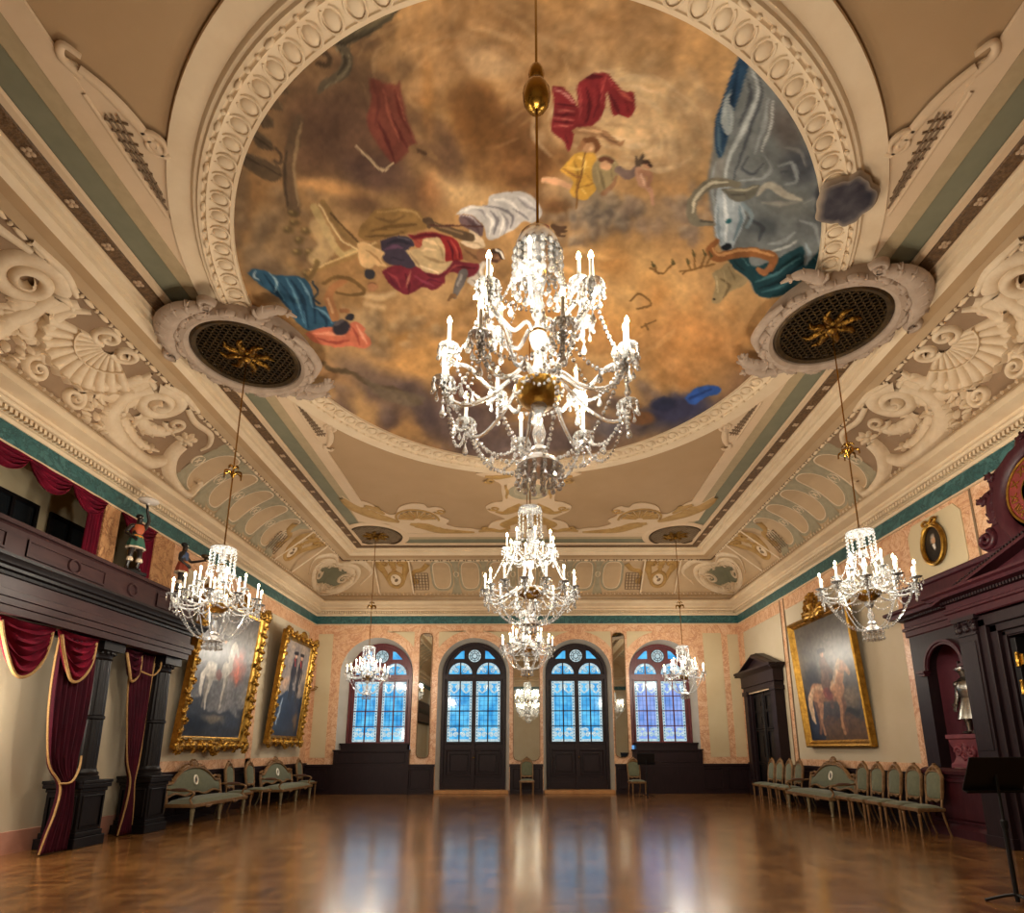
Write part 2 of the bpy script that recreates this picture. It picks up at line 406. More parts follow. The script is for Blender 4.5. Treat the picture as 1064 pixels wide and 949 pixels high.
# ---- circular ceiling frame
CC = (0.02, YC)
TN[0] += 1
rg = M().lathe([(5.0, 8.17), (4.99, 8.145), (4.74, 8.14), (4.73, 8.12), (4.71, 8.1), (4.68, 8.1), (4.66, 8.07), (4.62, 8.07), (4.6, 8.1), (4.59, 8.1), (4.57, 8.08), (4.54, 8.1), (4.32, 8.135), (4.31, 8.12), (4.27, 8.12), (4.26, 8.18)], 160, (CC[0], CC[1], 0))
struct(rg.obj(f'trim_{TN[0]}', STUCCO, angle=25), 'cream circular moulded frame of the ceiling painting')
TN[0] += 1; eg = M(); n = 104
for i in range(n):
    a = 2*PI*i/n; c, s_ = math.cos(a), math.sin(a)
    mt = Matrix.Translation((CC[0]+4.43*c, CC[1]+4.43*s_, 8.12)) @ Matrix.Rotation(a, 4, 'Z')
    eg.ball((0, 0, 0), .1, 8, 6, (1., .78, .42), mt)
    eg.tube([(.1*math.cos(b)*1.12, .1*math.sin(b)*1.02, -.015) for b in np.linspace(.5, 2*PI-.5, 13)], .016, 5, mtx=mt)
    mt2 = mt @ Matrix.Rotation(PI/n, 4, 'Z')
struct(eg.obj(f'trim_{TN[0]}', STUCCO), 'egg pattern carved round the circular ceiling frame')
TN[0] += 1; bd = M(); n = 150
for i in range(n):
    a = 2*PI*i/n; mt = Matrix.Translation((CC[0]+4.6*math.cos(a), CC[1]+4.6*math.sin(a), 8.075)) @ Matrix.Rotation(a, 4, 'Z')
    if i % 3: bd.ball((0, 0, 0), .03, 6, 4, (1, 1.1, 1), mt)
    else: bd.ball((0, 0, 0), .034, 6, 5, (1, 2.4, 1), mt)
struct(bd.obj(f'trim_{TN[0]}', STUCCO), 'bead and reel moulding round the circular ceiling frame')

# ================================================================= RELIEF TOOLS
def ribbon(mb, P2, wd, ht, mapf, n=5):
    """rounded relief band along a 2-D path; mapf(u,v,h)->3-D"""
    P = np.asarray(P2, float); m = len(P)
    wd = np.interp(np.linspace(0, 1, m), np.linspace(0, 1, len(wd)), wd) if not np.isscalar(wd) else np.full(m, wd)
    ht = np.interp(np.linspace(0, 1, m), np.linspace(0, 1, len(ht)), ht) if not np.isscalar(ht) else np.full(m, ht)
    T = np.gradient(P, axis=0); T /= np.linalg.norm(T, axis=1)[:, None]+1e-9
    N = np.stack([-T[:, 1], T[:, 0]], 1); G = []
    for i in range(m):
        row = []
        for k in range(n+1):
            a = PI*k/n; q = P[i]+N[i]*wd[i]*math.cos(a); row.append(mapf(q[0], q[1], ht[i]*math.sin(a)))
        G.append(row)
    mb.grid(G)
def spiral(cx, cy, r0, turns, a0, n=40, d=1, k=.12):
    t = np.linspace(0, 1, n); r = r0*(1-t*(1-k)); a = a0+d*turns*2*PI*t
    return np.stack([cx+r*np.cos(a), cy+r*np.sin(a)], 1)
LC = 1.87   # developed height of the cove
def cove_map(side):
    def f(u, v, h):
        t = min(max(v/LC, -.02), 1.02)*PI/2
        d, z = .1+1.35*(1-math.cos(t)), 6.9+1.03*math.sin(t)
        nd, nz = 1.35*0+math.cos(t), -math.sin(t)
        d += nd*h; z += nz*h
        if side == 'L': return (-W+d, u, z)
        if side == 'R': return (W-d, u, z)
        return (u, D-d, z)
    return f
def blob(mb, cx, cy, rx, ry, h, mapf, rot=0, n=8, m=3):
    G = []
    for j in range(m+1):
        q = math.cos(j/m*PI/2) if j < m else 0; row = []
        for i in range(n+1):
            a = 2*PI*i/n; x, y = q*rx*math.cos(a), q*ry*math.sin(a)
            row.append(mapf(cx+x*math.cos(rot)-y*math.sin(rot), cy+x*math.sin(rot)+y*math.cos(rot), h*math.sin(j/m*PI/2)))
        G.append(row)
    mb.grid(G)
def leaf(mb, P, w, h, mapf, lobes=5):
    """acanthus leaf: midrib plus side lobes"""
    P = spline(P, 8); m = len(P)
    ribbon(mb, P, [w*.35, w*.75, w*.6, w*.12], [h*.5, h*.8, h*.8, h*.3], mapf)
    T = np.gradient(P, axis=0); T /= np.linalg.norm(T, axis=1)[:, None]
    for i in range(lobes):
        j = int((i+.6)/(lobes+.4)*(m-1)); p = P[j]; t = T[j]; s = (1-.55*i/lobes)
        for sg in (-1, 1):
            nrm = np.array([-t[1], t[0]])*sg
            q = [p, p+nrm*w*.65*s+t*w*.25, p+nrm*w*.95*s+t*w*.75*s]
            ribbon(mb, spline(q, 4), [w*.2*s, w*.26*s, w*.05], [h*.7, h*.75, h*.3], mapf, 4)
def shell(mb, cx, cy, r, a0, a1, n, h, mapf):
    for i in range(n):
        a = a0+(a1-a0)*(i+.5)/n; hw = r*abs(a1-a0)/n*.5
        P = [(cx+q*math.cos(a), cy+q*math.sin(a)) for q in np.linspace(r*.16, r, 7)]
        ribbon(mb, P, [hw*.2, hw*.98], [h*.35, h*.6, h], mapf)
        b = [(cx+r*.55*math.cos(a+e), cy+r*.55*math.sin(a+e)) for e in np.linspace(-.5, .5, 4)*(a1-a0)/n]
        ribbon(mb, b, .02, h*.9, mapf, 3)
    ribbon(mb, [(cx+r*(1.02+.035*math.cos(n*2*PI*t))*math.cos(a0+(a1-a0)*t), cy+r*(1.02+.035*math.cos(n*2*PI*t))*math.sin(a0+(a1-a0)*t)) for t in np.linspace(0, 1, n*4+1)], .035, h*1.1, mapf, 4)
def ringrel(mb, cx, cy, rx, ry, w, h, mapf, n=28, rot=0, power=2.):
    P = []
    for i in range(n+1):
        a = 2*PI*i/n; c, s = math.cos(a), math.sin(a)
        x = rx*math.copysign(abs(c)**(2/power), c); y = ry*math.copysign(abs(s)**(2/power), s)
        P.append((cx+x*math.cos(rot)-y*math.sin(rot), cy+x*math.sin(rot)+y*math.cos(rot)))
    ribbon(mb, P, w, h, mapf, 4)
# ================================================================= COVE RELIEFS
def cove_side(side, c0):
    f = cove_map(side); A = M(); B = M(); G = M(); O = M(); Lm = M()
    name = {'L': 'left', 'R': 'right', 'B': 'back'}[side]
    if side != 'B':
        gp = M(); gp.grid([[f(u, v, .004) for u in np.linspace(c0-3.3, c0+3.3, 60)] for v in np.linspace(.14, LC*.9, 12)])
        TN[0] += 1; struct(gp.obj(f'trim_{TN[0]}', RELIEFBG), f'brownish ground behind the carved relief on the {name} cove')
        for s in (-1, 1):
            q = lambda pts: [(c0+s*x, y) for x, y in pts]
            shell_done = s
            A2 = A
            # hinge volutes, bottom volutes, big volutes
            ribbon(A, [(c0+s*(x-0), y) for x, y in spiral(.2, 1.5, .19, 1.6, -2.2, 26)], [.05, .05, .03], [.07, .09, .1], f)
            ribbon(A, [(c0+s*x, y) for x, y in spiral(.36, .33, .2, 1.7, 1.2, 30, -1)], [.06, .055, .03], [.08, .1, .12], f)
            ribbon(A, spline(q([(.3, .5), (.52, .72), (.72, 1.02), (.8, 1.35), (.7, 1.6)]), 8), [.07, .11, .09, .03], [.06, .1, .06], f)
            leaf(A, q([(.62, .62), (.9, .82), (1.12, .8), (1.4, .62)]), .2, .08, f, 5)
            leaf(A, q([(.85, 1.55), (.95, 1.2), (1.15, .95), (1.1, .7)]), .22, .1, f, 5)
            ribbon(A, [(c0+s*x, y) for x, y in spiral(1.42, 1.28, .38, 2.1, 2.6, 56, -1)], [.12, .1, .07, .04], [.08, .13, .16], f)
            ribbon(A, spline(q([(1.07, 1.4), (1.0, 1.0), (1.05, .7), (1.15, .5)]), 8), [.1, .13, .1], [.1, .12, .1], f)
            # leaf clusters
            rr = random.Random(3)
            for k in range(26):
                x, y = .5+rr.random()*.75, .12+rr.random()*.5
                a = rr.random()*6.3; blob(A, c0+s*x, y, .1, .055, .08+.04*rr.random(), f, a, 6, 2)
            # cup leaf
            ribbon(A, spline(q([(1.02, .82), (1.1, .5), (1.35, .26), (1.8, .14), (2.3, .2), (2.66, .5), (2.8, .85)]), 9), [.1, .2, .24, .2, .12, .05], [.1, .16, .18, .14, .06], f)
            leaf(A, q([(1.2, .7), (1.5, .5), (1.9, .42), (2.4, .55)]), .2, .14, f, 6)
            leaf(A, q([(1.45, .85), (1.8, .78), (2.1, .9), (2.3, 1.15)]), .2, .1, f, 5)
            ribbon(A, [(c0+s*x, y) for x, y in spiral(2.1, 1.2, .2, 1.4, 3.6, 26)], [.05, .03], [.06, .08], f)
            for k in range(7):
                a = 2*PI*k/7; blob(A, c0+s*2.58+.13*math.cos(a), 1.1+.13*math.sin(a), .1, .06, .09, f, a, 6, 2)
            blob(A, c0+s*2.58, 1.1, .08, .08, .14, f)
            # horn
            ribbon(A, spline(q([(2.62, 1.0), (2.7, .6), (2.95, .24), (3.35, .08), (3.7, .16), (3.86, .5)]), 9), [.14, .15, .14, .11, .06], [.16, .2, .2, .16, .1], f)
            ribbon(A, spline(q([(3.86, .5), (3.8, .62), (3.7, .52)]), 5), [.06, .03], .1, f)
            ribbon(A, spline(q([(1.75, 1.6), (2.2, 1.5), (2.65, 1.55), (3.0, 1.35), (3.05, 1.15)]), 8), [.05, .07, .05, .02], [.05, .06, .04], f)
            ribbon(A, spline(q([(1.0, 1.62), (1.4, 1.72), (1.9, 1.72)]), 6), [.04, .07, .03], .06, f)
        shell(A, c0, 1.44, .92, -PI/2-1.25, -PI/2+1.25, 11, .13, f)
        offs = [3.72+.88*k for k in range(5)]
        for s in (-1, 1):
            for k, x in enumerate(offs):
                y = c0+s*x
                ringrel(G, y, .95, .34, .7, .045, .018, f, power=2.6)
                ringrel(A, y, .95, .3, .64, .02, .015, f, power=2.6)
                for e in ((-.44,) if k == 0 else ())+(.44,):
                    ym = c0+s*(x+e)
                    ribbon(G, [(ym, .1), (ym, .5), (ym, .95), (ym, 1.4), (ym, 1.7)], [.26, .1, .07, .1, .24], .012, f, 3)
                    ringrel(A, ym, .95, .11, .15, .022, .03, f, 14)
                    for a in (.8, 2.36): ribbon(A, [(ym-.06*math.cos(a), .95-.09*math.sin(a)), (ym+.06*math.cos(a), .95+.09*math.sin(a))], .018, .03, f, 3)
        lat = [(1, 7.72)]; gol = [(1, 8.72)]
    else:
        for k in range(-3, 4):
            x = k*1.02
            ringrel(G, x, .95, .36, .66, .045, .018, f, power=3); ringrel(A, x, .95, .32, .6, .02, .015, f, power=3)
            if k < 3:
                ribbon(G, [(x+.51, .1), (x+.51, .5), (x+.51, .95), (x+.51, 1.4), (x+.51, 1.7)], [.2, .1, .07, .1, .2], .012, f, 3)
                ringrel(A, x+.51, .95, .08, .12, .02, .03, f, 12)
        lat = [(-1, 3.85), (1, 3.85)]; gol = [(-1, 4.75), (1, 4.75)]
    for s, x in lat:
        y0 = c0+s*x
        for i in range(6): ribbon(Lm, [(y0-.28+i*.11, .3), (y0-.28+i*.11, 1.0)], .014, .015, f, 3)
        for i in range(7): ribbon(Lm, [(y0-.28, .3+i*.115), (y0+.28, .3+i*.115)], .014, .015, f, 3)
        ribbon(O, [(y0+s*p, q) for p, q in spline([(-.35, 1.45), (-.1, 1.15), (.2, 1.05), (.3, .75), (.15, .6)], 7)], [.1, .08, .05], .04, f)
        ribbon(O, [(y0+s*p, q) for p, q in spiral(.2, .62, .14, 1.3, 0, 20)], [.04, .02], .05, f)
    for s, x in gol:
        y0 = c0+s*x
        for e in (-1, 1):
            ribbon(O, [(y0+e*p, q) for p, q in spline([(.42, 1.68), (.46, 1.3), (.36, 1.0), (.3, .7)], 8)], [.1, .15, .1, .05], .05, f)
            ribbon(O, [(y0+e*p, q) for p, q in spiral(.3, 1.45, .15, 1.3, 0, 20)], [.05, .03], .07, f)
        ringrel(O, y0, .72, .26, .3, .07, .07, f); blob(A, y0, .72, .2, .24, .03, f)
        leaf(O, [(y0, 1.7), (y0, 1.35), (y0, 1.05)], .16, .05, f, 4)
        blob(Lm, y0+.02, .7, .1, .07, .06, f, .9); blob(Lm, y0-.05, .82, .06, .04, .06, f, 2.2)
        for e in (-.62, .62): ribbon(A, [(y0+e, .12), (y0+e, 1.7)], .03, .03, f, 3)
    # dotted row at the foot
    u0, u1 = (REAR+2, D-.4) if side != 'B' else (-W+.5, W-.5)
    u = u0
    while u < u1: blob(A, u, .12, .035, .05, .03, f, 0, 5, 2); u += .14
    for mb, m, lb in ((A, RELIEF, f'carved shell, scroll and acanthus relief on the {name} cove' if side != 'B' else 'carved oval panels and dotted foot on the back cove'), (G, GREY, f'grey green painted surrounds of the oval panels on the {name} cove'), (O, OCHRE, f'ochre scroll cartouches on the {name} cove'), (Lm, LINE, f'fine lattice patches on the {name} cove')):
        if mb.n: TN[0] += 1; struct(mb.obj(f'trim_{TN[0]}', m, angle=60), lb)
cove_side('L', YC); cove_side('R', YC); cove_side('B', 0.)
def corner_map(s):
    def f(u, v, h):
        t = min(max(v/LC, 0), 1)*PI/2
        d, z = .1+1.35*(1-math.cos(t)), 6.9+1.03*math.sin(t)
        d += math.cos(t)*h; z -= math.sin(t)*h
        return (s*(W-d), D-d+u, z) if u < 0 else (s*(W-d-u), D-d, z)
    return f
for s in (-1, 1):
    f = corner_map(s); A = M(); B = M()
    ringrel(A, 0, .78, 1.12, .68, .07, .06, f, 40); ringrel(A, 0, .78, .98, .56, .03, .04, f, 40)
    blob(B, 0, .82, .8, .45, .02, f, 0, 24, 4)
    for e in (-1, 1):
        leaf(A, [(e*.2, .25), (e*.6, .3), (e*.95, .6), (e*.95, 1.0)], .2, .07, f, 6)
        leaf(A, [(e*.15, 1.3), (e*.5, 1.25), (e*.8, 1.0), (e*.7, .7)], .18, .07, f, 5)
        ribbon(A, [(e*(.62)+p, q) for p, q in spiral(0, .75, .2, 1.4, 1, 24, e)], [.06, .03], .07, f)
        ribbon(A, spline([(e*.1, 1.5), (e*.6, 1.6), (e*1.1, 1.35), (e*1.5, 1.0), (e*1.35, .5)], 7), [.05, .09, .06, .03], .06, f)
    shell(A, 0, .62, .34, -PI/2-1.2, -PI/2+1.2, 7, .08, f)
    TN[0] += 1; struct(A.obj(f'trim_{TN[0]}', RELIEF, angle=60), f'oval leaf medallion in the {"left" if s < 0 else "right"} back corner of the cove')
    TN[0] += 1; struct(B.obj(f'trim_{TN[0]}', GREENP, angle=60), f'grey green ground of the {"left" if s < 0 else "right"} corner medallion')

# ================================================================= CEILING ORNAMENT
cmap = lambda x, y, h: (x, y, 8.168-h)
A = M(); Bn = M()
for sx in (-1, 1):
    for sy in (-1, 1):
        q = lambda pts: [(CC[0]+sx*x, YC-sy*y) for x, y in pts]
        # lattice triangle with scroll between border and circle
        ribbon(A, spline(q([(4.5, 3.62), (4.42, 3.5), (4.36, 3.38), (4.28, 3.15), (4.2, 2.8), (4.1, 2.78)]), 6), [.05, .06, .07, .06, .05], .03, cmap)
        ribbon(A, spline(q([(4.52, 3.55), (4.6, 3.72), (4.5, 3.82), (4.4, 3.72)]), 5), [.05, .03], .03, cmap)
        ribbon(A, [(CC[0]+sx*x, YC-sy*y) for x, y in spiral(4.22, 2.88, .15, 1.5, 1.2, 24)], [.04, .02], .03, cmap)
        ribbon(A, spline(q([(4.62, 3.4), (4.62, 2.0)]), 4), .025, .02, cmap)
        PP = q([(4.62, 1.95), (4.3, 2.5), (4.12, 2.78), (4.14, 2.95), (4.28, 3.15), (4.4, 3.45), (4.5, 3.65), (4.62, 3.75)]); A.prism(PP if sx*sy < 0 else PP[::-1], 8.172, 8.19)
        for i in range(9): ribbon(Bn, q([(4.36+.018*i, 3.1-.11*i), (4.58, 3.16-.11*i)]), .014, .022, cmap, 3)
        for i in range(3): ribbon(Bn, q([(4.42+.06*i, 3.2), (4.5+.03*i, 2.3-.1*i)]), .013, .022, cmap, 3)
TN[0] += 1; struct(A.obj(f'trim_{TN[0]}', CREAMP, angle=60), 'cream painted scrolls beside the circular ceiling frame')
TN[0] += 1; struct(Bn.obj(f'trim_{TN[0]}', LINE, angle=60), 'brown lattice lines inside the corner scrolls of the ceiling')
A = M(); O = M(); G = M()
for s in (-1, 1):
    q = lambda pts: [(.05+s*x, y) for x, y in pts]
    out = spline([(5.05, 14.15), (4.85, 14.62), (4.62, 14.5), (4.4, 14.7), (4.25, 15.1), (4.05, 15.42), (3.85, 15.35), (3.65, 14.9), (3.3, 14.68), (2.95, 14.72), (2.85, 14.95), (2.6, 14.9), (2.42, 15.15), (2.6, 15.5), (2.38, 15.85), (2.5, 16.15), (2.2, 16.42), (1.8, 16.5), (1.5, 16.62), (1.25, 16.4), (1.15, 16.1), (.95, 15.9), (.7, 15.75), (.95, 15.45), (1.15, 15.2), (1.2, 14.85), (.95, 14.6), (.72, 14.5), (.72, 13.9), (.74, 13.45), (1.05, 13.15), (1.3, 12.9), (.6, 12.84)], 5)
    inn = [(.0, 12.84), (.0, 16.88), (3.95, 16.88), (4.0, 16.5), (4.3, 16.1), (4.85, 16.0), (5.1, 15.9)]
    PP = q([tuple(p) for p in out]+inn); A.prism(PP if s < 0 else PP[::-1], 8.166, 8.19)
    ribbon(O, q(out[:150:1]), .028, .02, cmap, 3) if False else None
    for P, wd in (([(5.1, 14.3), (4.95, 14.9), (4.6, 15.4), (4.2, 15.75), (3.9, 15.95)], [.08, .2, .24, .2, .08]), ([(3.6, 16.1), (3.2, 16.3), (2.8, 16.65), (2.2, 16.75), (1.7, 16.78)], [.08, .26, .22, .14, .04]), ([(4.6, 14.75), (4.4, 15.0), (4.2, 15.35)], [.05, .14, .05]), ([(1.55, 16.72), (1.2, 16.6), (.9, 16.7), (.6, 16.6)], [.06, .16, .1, .14]), ([(.15, 14.75), (.45, 15.1), (.7, 15.3), (.95, 15.2)], [.16, .2, .12, .05]), ([(.12, 15.5), (.4, 15.9), (.75, 16.2), (.6, 16.5)], [.18, .24, .14, .06]), ([(.6, 13.5), (.58, 13.9), (.6, 14.3)], [.03, .09, .03]), ([(1.1, 13.05), (.8, 13.1), (.4, 13.0)], [.05, .12, .06])):
        ribbon(O, spline(q(P), 8), wd, .035, cmap, 4)
    leaf(O, q([(4.8, 14.9), (4.5, 15.4), (4.1, 15.75)]), .24, .04, cmap, 5); leaf(O, q([(3.5, 16.15), (3.0, 16.4), (2.4, 16.7)]), .22, .04, cmap, 5); leaf(O, q([(.2, 15.6), (.5, 16.0), (.7, 16.4)]), .2, .04, cmap, 4)
    for cx, cy, r_ in ((1.0, 13.3, .14), (.98, 15.0, .16), (2.55, 15.2, .17), (1.35, 16.45, .12), (4.35, 14.95, .13)): ribbon(O, [(.05+s*x, y) for x, y in spiral(cx, cy, r_, 1.4, 0, 22)], [.045, .02], .03, cmap)
    for i in range(9):
        a = -PI/2+(i-4)*.36; ribbon(O, q([(3.3+.1*math.cos(a), 15.75+.1*math.sin(a)), (3.3+.55*math.cos(a), 15.75+.62*math.sin(a))]), [.02, .085], .04, cmap, 4)
    ribbon(O, q([(3.3+.62*math.cos(a), 15.75+.7*math.sin(a)) for a in np.linspace(-PI-.1, .1, 26)]), .035, .04, cmap, 4)
ringrel(A, .05, 13.9, .62, .55, .1, .03, cmap); ringrel(G, .05, 13.9, .48, .42, .1, .03, cmap); blob(G, .05, 13.9, .4, .34, .012, cmap, 0, 20, 2)
for mb, m, lb in ((A, CREAMP, 'cream painted strapwork at the far end of the ceiling'), (O, OCHRE, 'ochre shells and leaves at the far end of the ceiling'), (G, GREY, 'grey oval medallion in the ceiling behind the painting')):
    TN[0] += 1; struct(mb.obj(f'trim_{TN[0]}', m, angle=60), lb)

# ---- ceiling vents
def disc_bars(mb, r, step, wd, rot, z0, z1, mtx=None):
    k = -int(r/step)
    R = Matrix.Rotation(rot, 4, 'Z')
    if mtx is not None: R = mtx @ R
    while k*step < r:
        y = k*step; h = math.sqrt(max(0, r*r-y*y))
        if h > .02: mb.box(-h, h, y-wd/2, y+wd/2, z0, z1, R)
        k += 1
def vent(x, y, big, label, mirror=1):
    t = thing('ceiling_vent', label, 'vent', (x, y, 8.0 if big else 8.16), 0, 'round ceiling vents over the side chandeliers')
    R = .76 if big else .77
    M().lathe([(0, .03), (R, .03)], 40).obj('backing', BLACK, t)
    g = M(); disc_bars(g, R*.98, .085, .022, PI/4, -.012, .012); disc_bars(g, R*.98, .085, .022, -PI/4, -.012, .012)
    g.obj('grille', BRONZE, t, smooth=False)
    if big:
        M().lathe([(R-.02, .03), (R-.01, -.03), (R+.05, -.05), (R+.09, -.02), (R+.1, .03)], 44).obj('rim', BRONZE, t)
        M().lathe([(R-.02, .04), (R-.02, .02), (R+.08, .02), (R+.1, -.05), (R+.16, -.09), (R+.24, -.08), (R+.27, -.04), (R+.3, .04), (R+.3, .17)], 44).obj('surround', LILAC, t)
        f = lambda u, v, h: (u*mirror, v, -.03-h); o = M()
        for k in range(16):
            a = 2*PI*k/16; rr = R+.21
            leaf(o, [((rr+q)*math.cos(a+e), (rr+q)*math.sin(a+e)) for e, q in ((0, -.05), (.12, .04), (.25, .06), (.36, -.02))], .085, .09, f, 3)
        ribbon(o, [(-.1+1.04*math.cos(a), -.1+1.04*math.sin(a)) for a in np.linspace(3.1, 4.8, 18)], [.06, .15, .17, .14, .06], .1, f)
        for a in np.linspace(3.35, 4.65, 7): leaf(o, [(-.1+.95*math.cos(a), -.1+.95*math.sin(a)), (-.1+1.08*math.cos(a+.05), -.1+1.08*math.sin(a+.05)), (-.1+1.16*math.cos(a+.14), -.1+1.16*math.sin(a+.14))], .08, .13, f, 3)
        ribbon(o, [(x_, y_) for x_, y_ in spiral(-1.2, -.12, .12, 1.4, 1.6, 24)], [.05, .025], .1, f)
        ribbon(o, [(x_, y_) for x_, y_ in spiral(-.02, -1.2, .12, 1.4, 0, 24, -1)], [.05, .025], .1, f)
        leaf(o, [(.55, -.85), (.75, -1.0), (1.0, -1.05), (1.2, -.9)], .14, .07, f, 4)
        leaf(o, [(.6, .8), (.85, .85), (1.1, .75), (1.2, .55)], .16, .09, f, 5); leaf(o, [(.3, 1.0), (.6, 1.08), (.9, 1.0), (1.05, 1.1)], .13, .08, f, 4)
        ribbon(o, spline([(.95, .5), (1.12, .2), (1.1, -.2), (.98, -.5)], 6), [.04, .08, .08, .04], .06, f)
        o.obj('carved_border', LILAC, t, angle=60)
    else:
        M().lathe([(R-.02, .02), (R, -.02), (R+.06, -.03), (R+.08, .02)], 40).obj('rim', BRONZE, t)
        f2 = M()
        f2.lathe([(R+.06, .0), (R+.1, -.02), (R+.24, -.015), (R+.28, .01)], 40); f2.obj('surround', CREAMP, t)
    f = lambda u, v, h: (u, v, -.015-h); o = M()
    for k in range(8):
        a = 2*PI*k/8
        leaf(o, [(q*math.cos(a+e), q*math.sin(a+e)) for q, e in ((.08, 0), (.2, .1), (.32, .05), (.42, .28))], .07, .07, f, 3)
    o.lathe([(0, -.14), (.05, -.13), (.08, -.09), (.06, -.05), (.12, -.03), (.12, 0)], 14)
    o.obj('rosette', GOLDD, t, angle=60)
    return t
VENTS = [(-4.72, 8.35), (4.82, 7.72), (-4.83, 17.05), (4.76, 17.1)]
vent(*VENTS[0], True, 'round ceiling grille with carved stone border left of the ceiling painting')
vent(*VENTS[1], True, 'round ceiling grille with carved stone border right of the ceiling painting', -1)
vent(*VENTS[2], False, 'dark round ceiling grille in the far left corner of the ceiling')
vent(*VENTS[3], False, 'dark round ceiling grille in the far right corner of the ceiling')
# ================================================================= PAINTED CANVASES
def vnoise(h, w, cells, seed):
    r = np.random.RandomState(seed); gh, gw = max(2, int(cells*h/max(h, w))+2), max(2, int(cells*w/max(h, w))+2)
    g = r.rand(gh+1, gw+1); y = np.linspace(0, gh-1e-3, h); x = np.linspace(0, gw-1e-3, w)
    yi, xi = y.astype(int), x.astype(int); fy, fx = y-yi, x-xi
    fy = (fy*fy*(3-2*fy))[:, None]; fx = (fx*fx*(3-2*fx))[None]
    a = g[np.ix_(yi, xi)]; b = g[np.ix_(yi, np.minimum(xi+1, gw))]; c = g[np.ix_(np.minimum(yi+1, gh), xi)]; d = g[np.ix_(np.minimum(yi+1, gh), np.minimum(xi+1, gw))]
    return (a*(1-fx)+b*fx)*(1-fy)+(c*(1-fx)+d*fx)*fy
def fbm(h, w, cells, seed, oct_=5):
    o = np.zeros((h, w)); a = .5
    for i in range(oct_): o += a*vnoise(h, w, cells*2**i, seed+i); a *= .5
    return (o-o.mean())/(o.std()+1e-9)
class Canvas:
    def __init__(s, x0, y0, x1, y1, sc, base):
        s.x0, s.y0, s.sc = x0, y0, sc; s.w, s.h = int((x1-x0)*sc), int((y1-y0)*sc)
        s.a = np.tile(np.array(base, float)/255, (s.h, s.w, 1))
        s.wx = fbm(s.h, s.w, 9, 11, 4); s.wy = fbm(s.h, s.w, 9, 29, 4); s.warp = 0.
    def reg(s, xa, ya, xb, yb):
        i0, i1 = max(0, int((ya-s.y0)*s.sc)), min(s.h, int((yb-s.y0)*s.sc)+2); j0, j1 = max(0, int((xa-s.x0)*s.sc)), min(s.w, int((xb-s.x0)*s.sc)+2)
        if i1 <= i0 or j1 <= j0: return None
        yy, xx = np.mgrid[i0:i1, j0:j1].astype(float); sl = (slice(i0, i1), slice(j0, j1))
        return sl, xx/s.sc+s.x0+s.wx[sl]*s.warp, yy/s.sc+s.y0+s.wy[sl]*s.warp
    def mix(s, sl, al, c): s.a[sl] = s.a[sl]*(1-al[..., None])+np.array(c, float)/255*al[..., None]
    def blob(s, cx, cy, rx, ry, c, rot=0., al=1., soft=.6):
        R = max(rx, ry)*1.1+8*s.warp; g = s.reg(cx-R, cy-R, cx+R, cy+R)
        if g is None: return
        sl, x, y = g; cr, sr = math.cos(rot), math.sin(rot); dx, dy = x-cx, y-cy
        d = np.hypot((dx*cr+dy*sr)/rx, (-dx*sr+dy*cr)/ry); t = np.clip((1-d)/soft, 0, 1); s.mix(sl, al*t*t*(3-2*t), c)
    def poly(s, P, c, al=1., soft=1.5, smooth=True):
        P = np.array(P, float)
        if smooth:
            Q = spline(np.vstack([P, P[:1]]), 5)[:-1]
        else: Q = P
        m = soft+4*s.warp; g = s.reg(Q[:, 0].min()-m, Q[:, 1].min()-m, Q[:, 0].max()+m, Q[:, 1].max()+m)
        if g is None: return
        sl, x, y = g; ins = np.zeros(x.shape, bool); dist = np.full(x.shape, 1e9)
        for i in range(len(Q)):
            (xa, ya), (xb, yb) = Q[i-1], Q[i]
            cnd = (ya > y) != (yb > y)
            with np.errstate(divide='ignore', invalid='ignore'): ins ^= cnd & (x < (xb-xa)*(y-ya)/((yb-ya) if yb != ya else 1e-9)+xa)
            ex, ey = xb-xa, yb-ya; t = np.clip(((x-xa)*ex+(y-ya)*ey)/(ex*ex+ey*ey+1e-9), 0, 1); dist = np.minimum(dist, np.hypot(x-xa-t*ex, y-ya-t*ey))
        sd = np.where(ins, dist, -dist); s.mix(sl, al*np.clip(sd/soft+.5, 0, 1), c)
    def stroke(s, P, wd, c, al=1., soft=1., sm=True):
        Q = spline(P, 6) if sm and len(P) > 2 else np.array(P, float); n = len(Q)
        W_ = np.interp(np.linspace(0, 1, n), np.linspace(0, 1, len(wd)), wd) if not np.isscalar(wd) else np.full(n, wd)
        m = W_.max()+soft+4*s.warp; g = s.reg(Q[:, 0].min()-m, Q[:, 1].min()-m, Q[:, 0].max()+m, Q[:, 1].max()+m)
        if g is None: return
        sl, x, y = g; sd = np.full(x.shape, -1e9)
        for i in range(n-1):
            (xa, ya), (xb, yb) = Q[i], Q[i+1]; ex, ey = xb-xa, yb-ya; t = np.clip(((x-xa)*ex+(y-ya)*ey)/(ex*ex+ey*ey+1e-9), 0, 1)
            sd = np.maximum(sd, W_[i]*(1-t)+W_[i+1]*t-np.hypot(x-xa-t*ex, y-ya-t*ey))
        s.mix(sl, al*np.clip(sd/soft+.5, 0, 1), c)
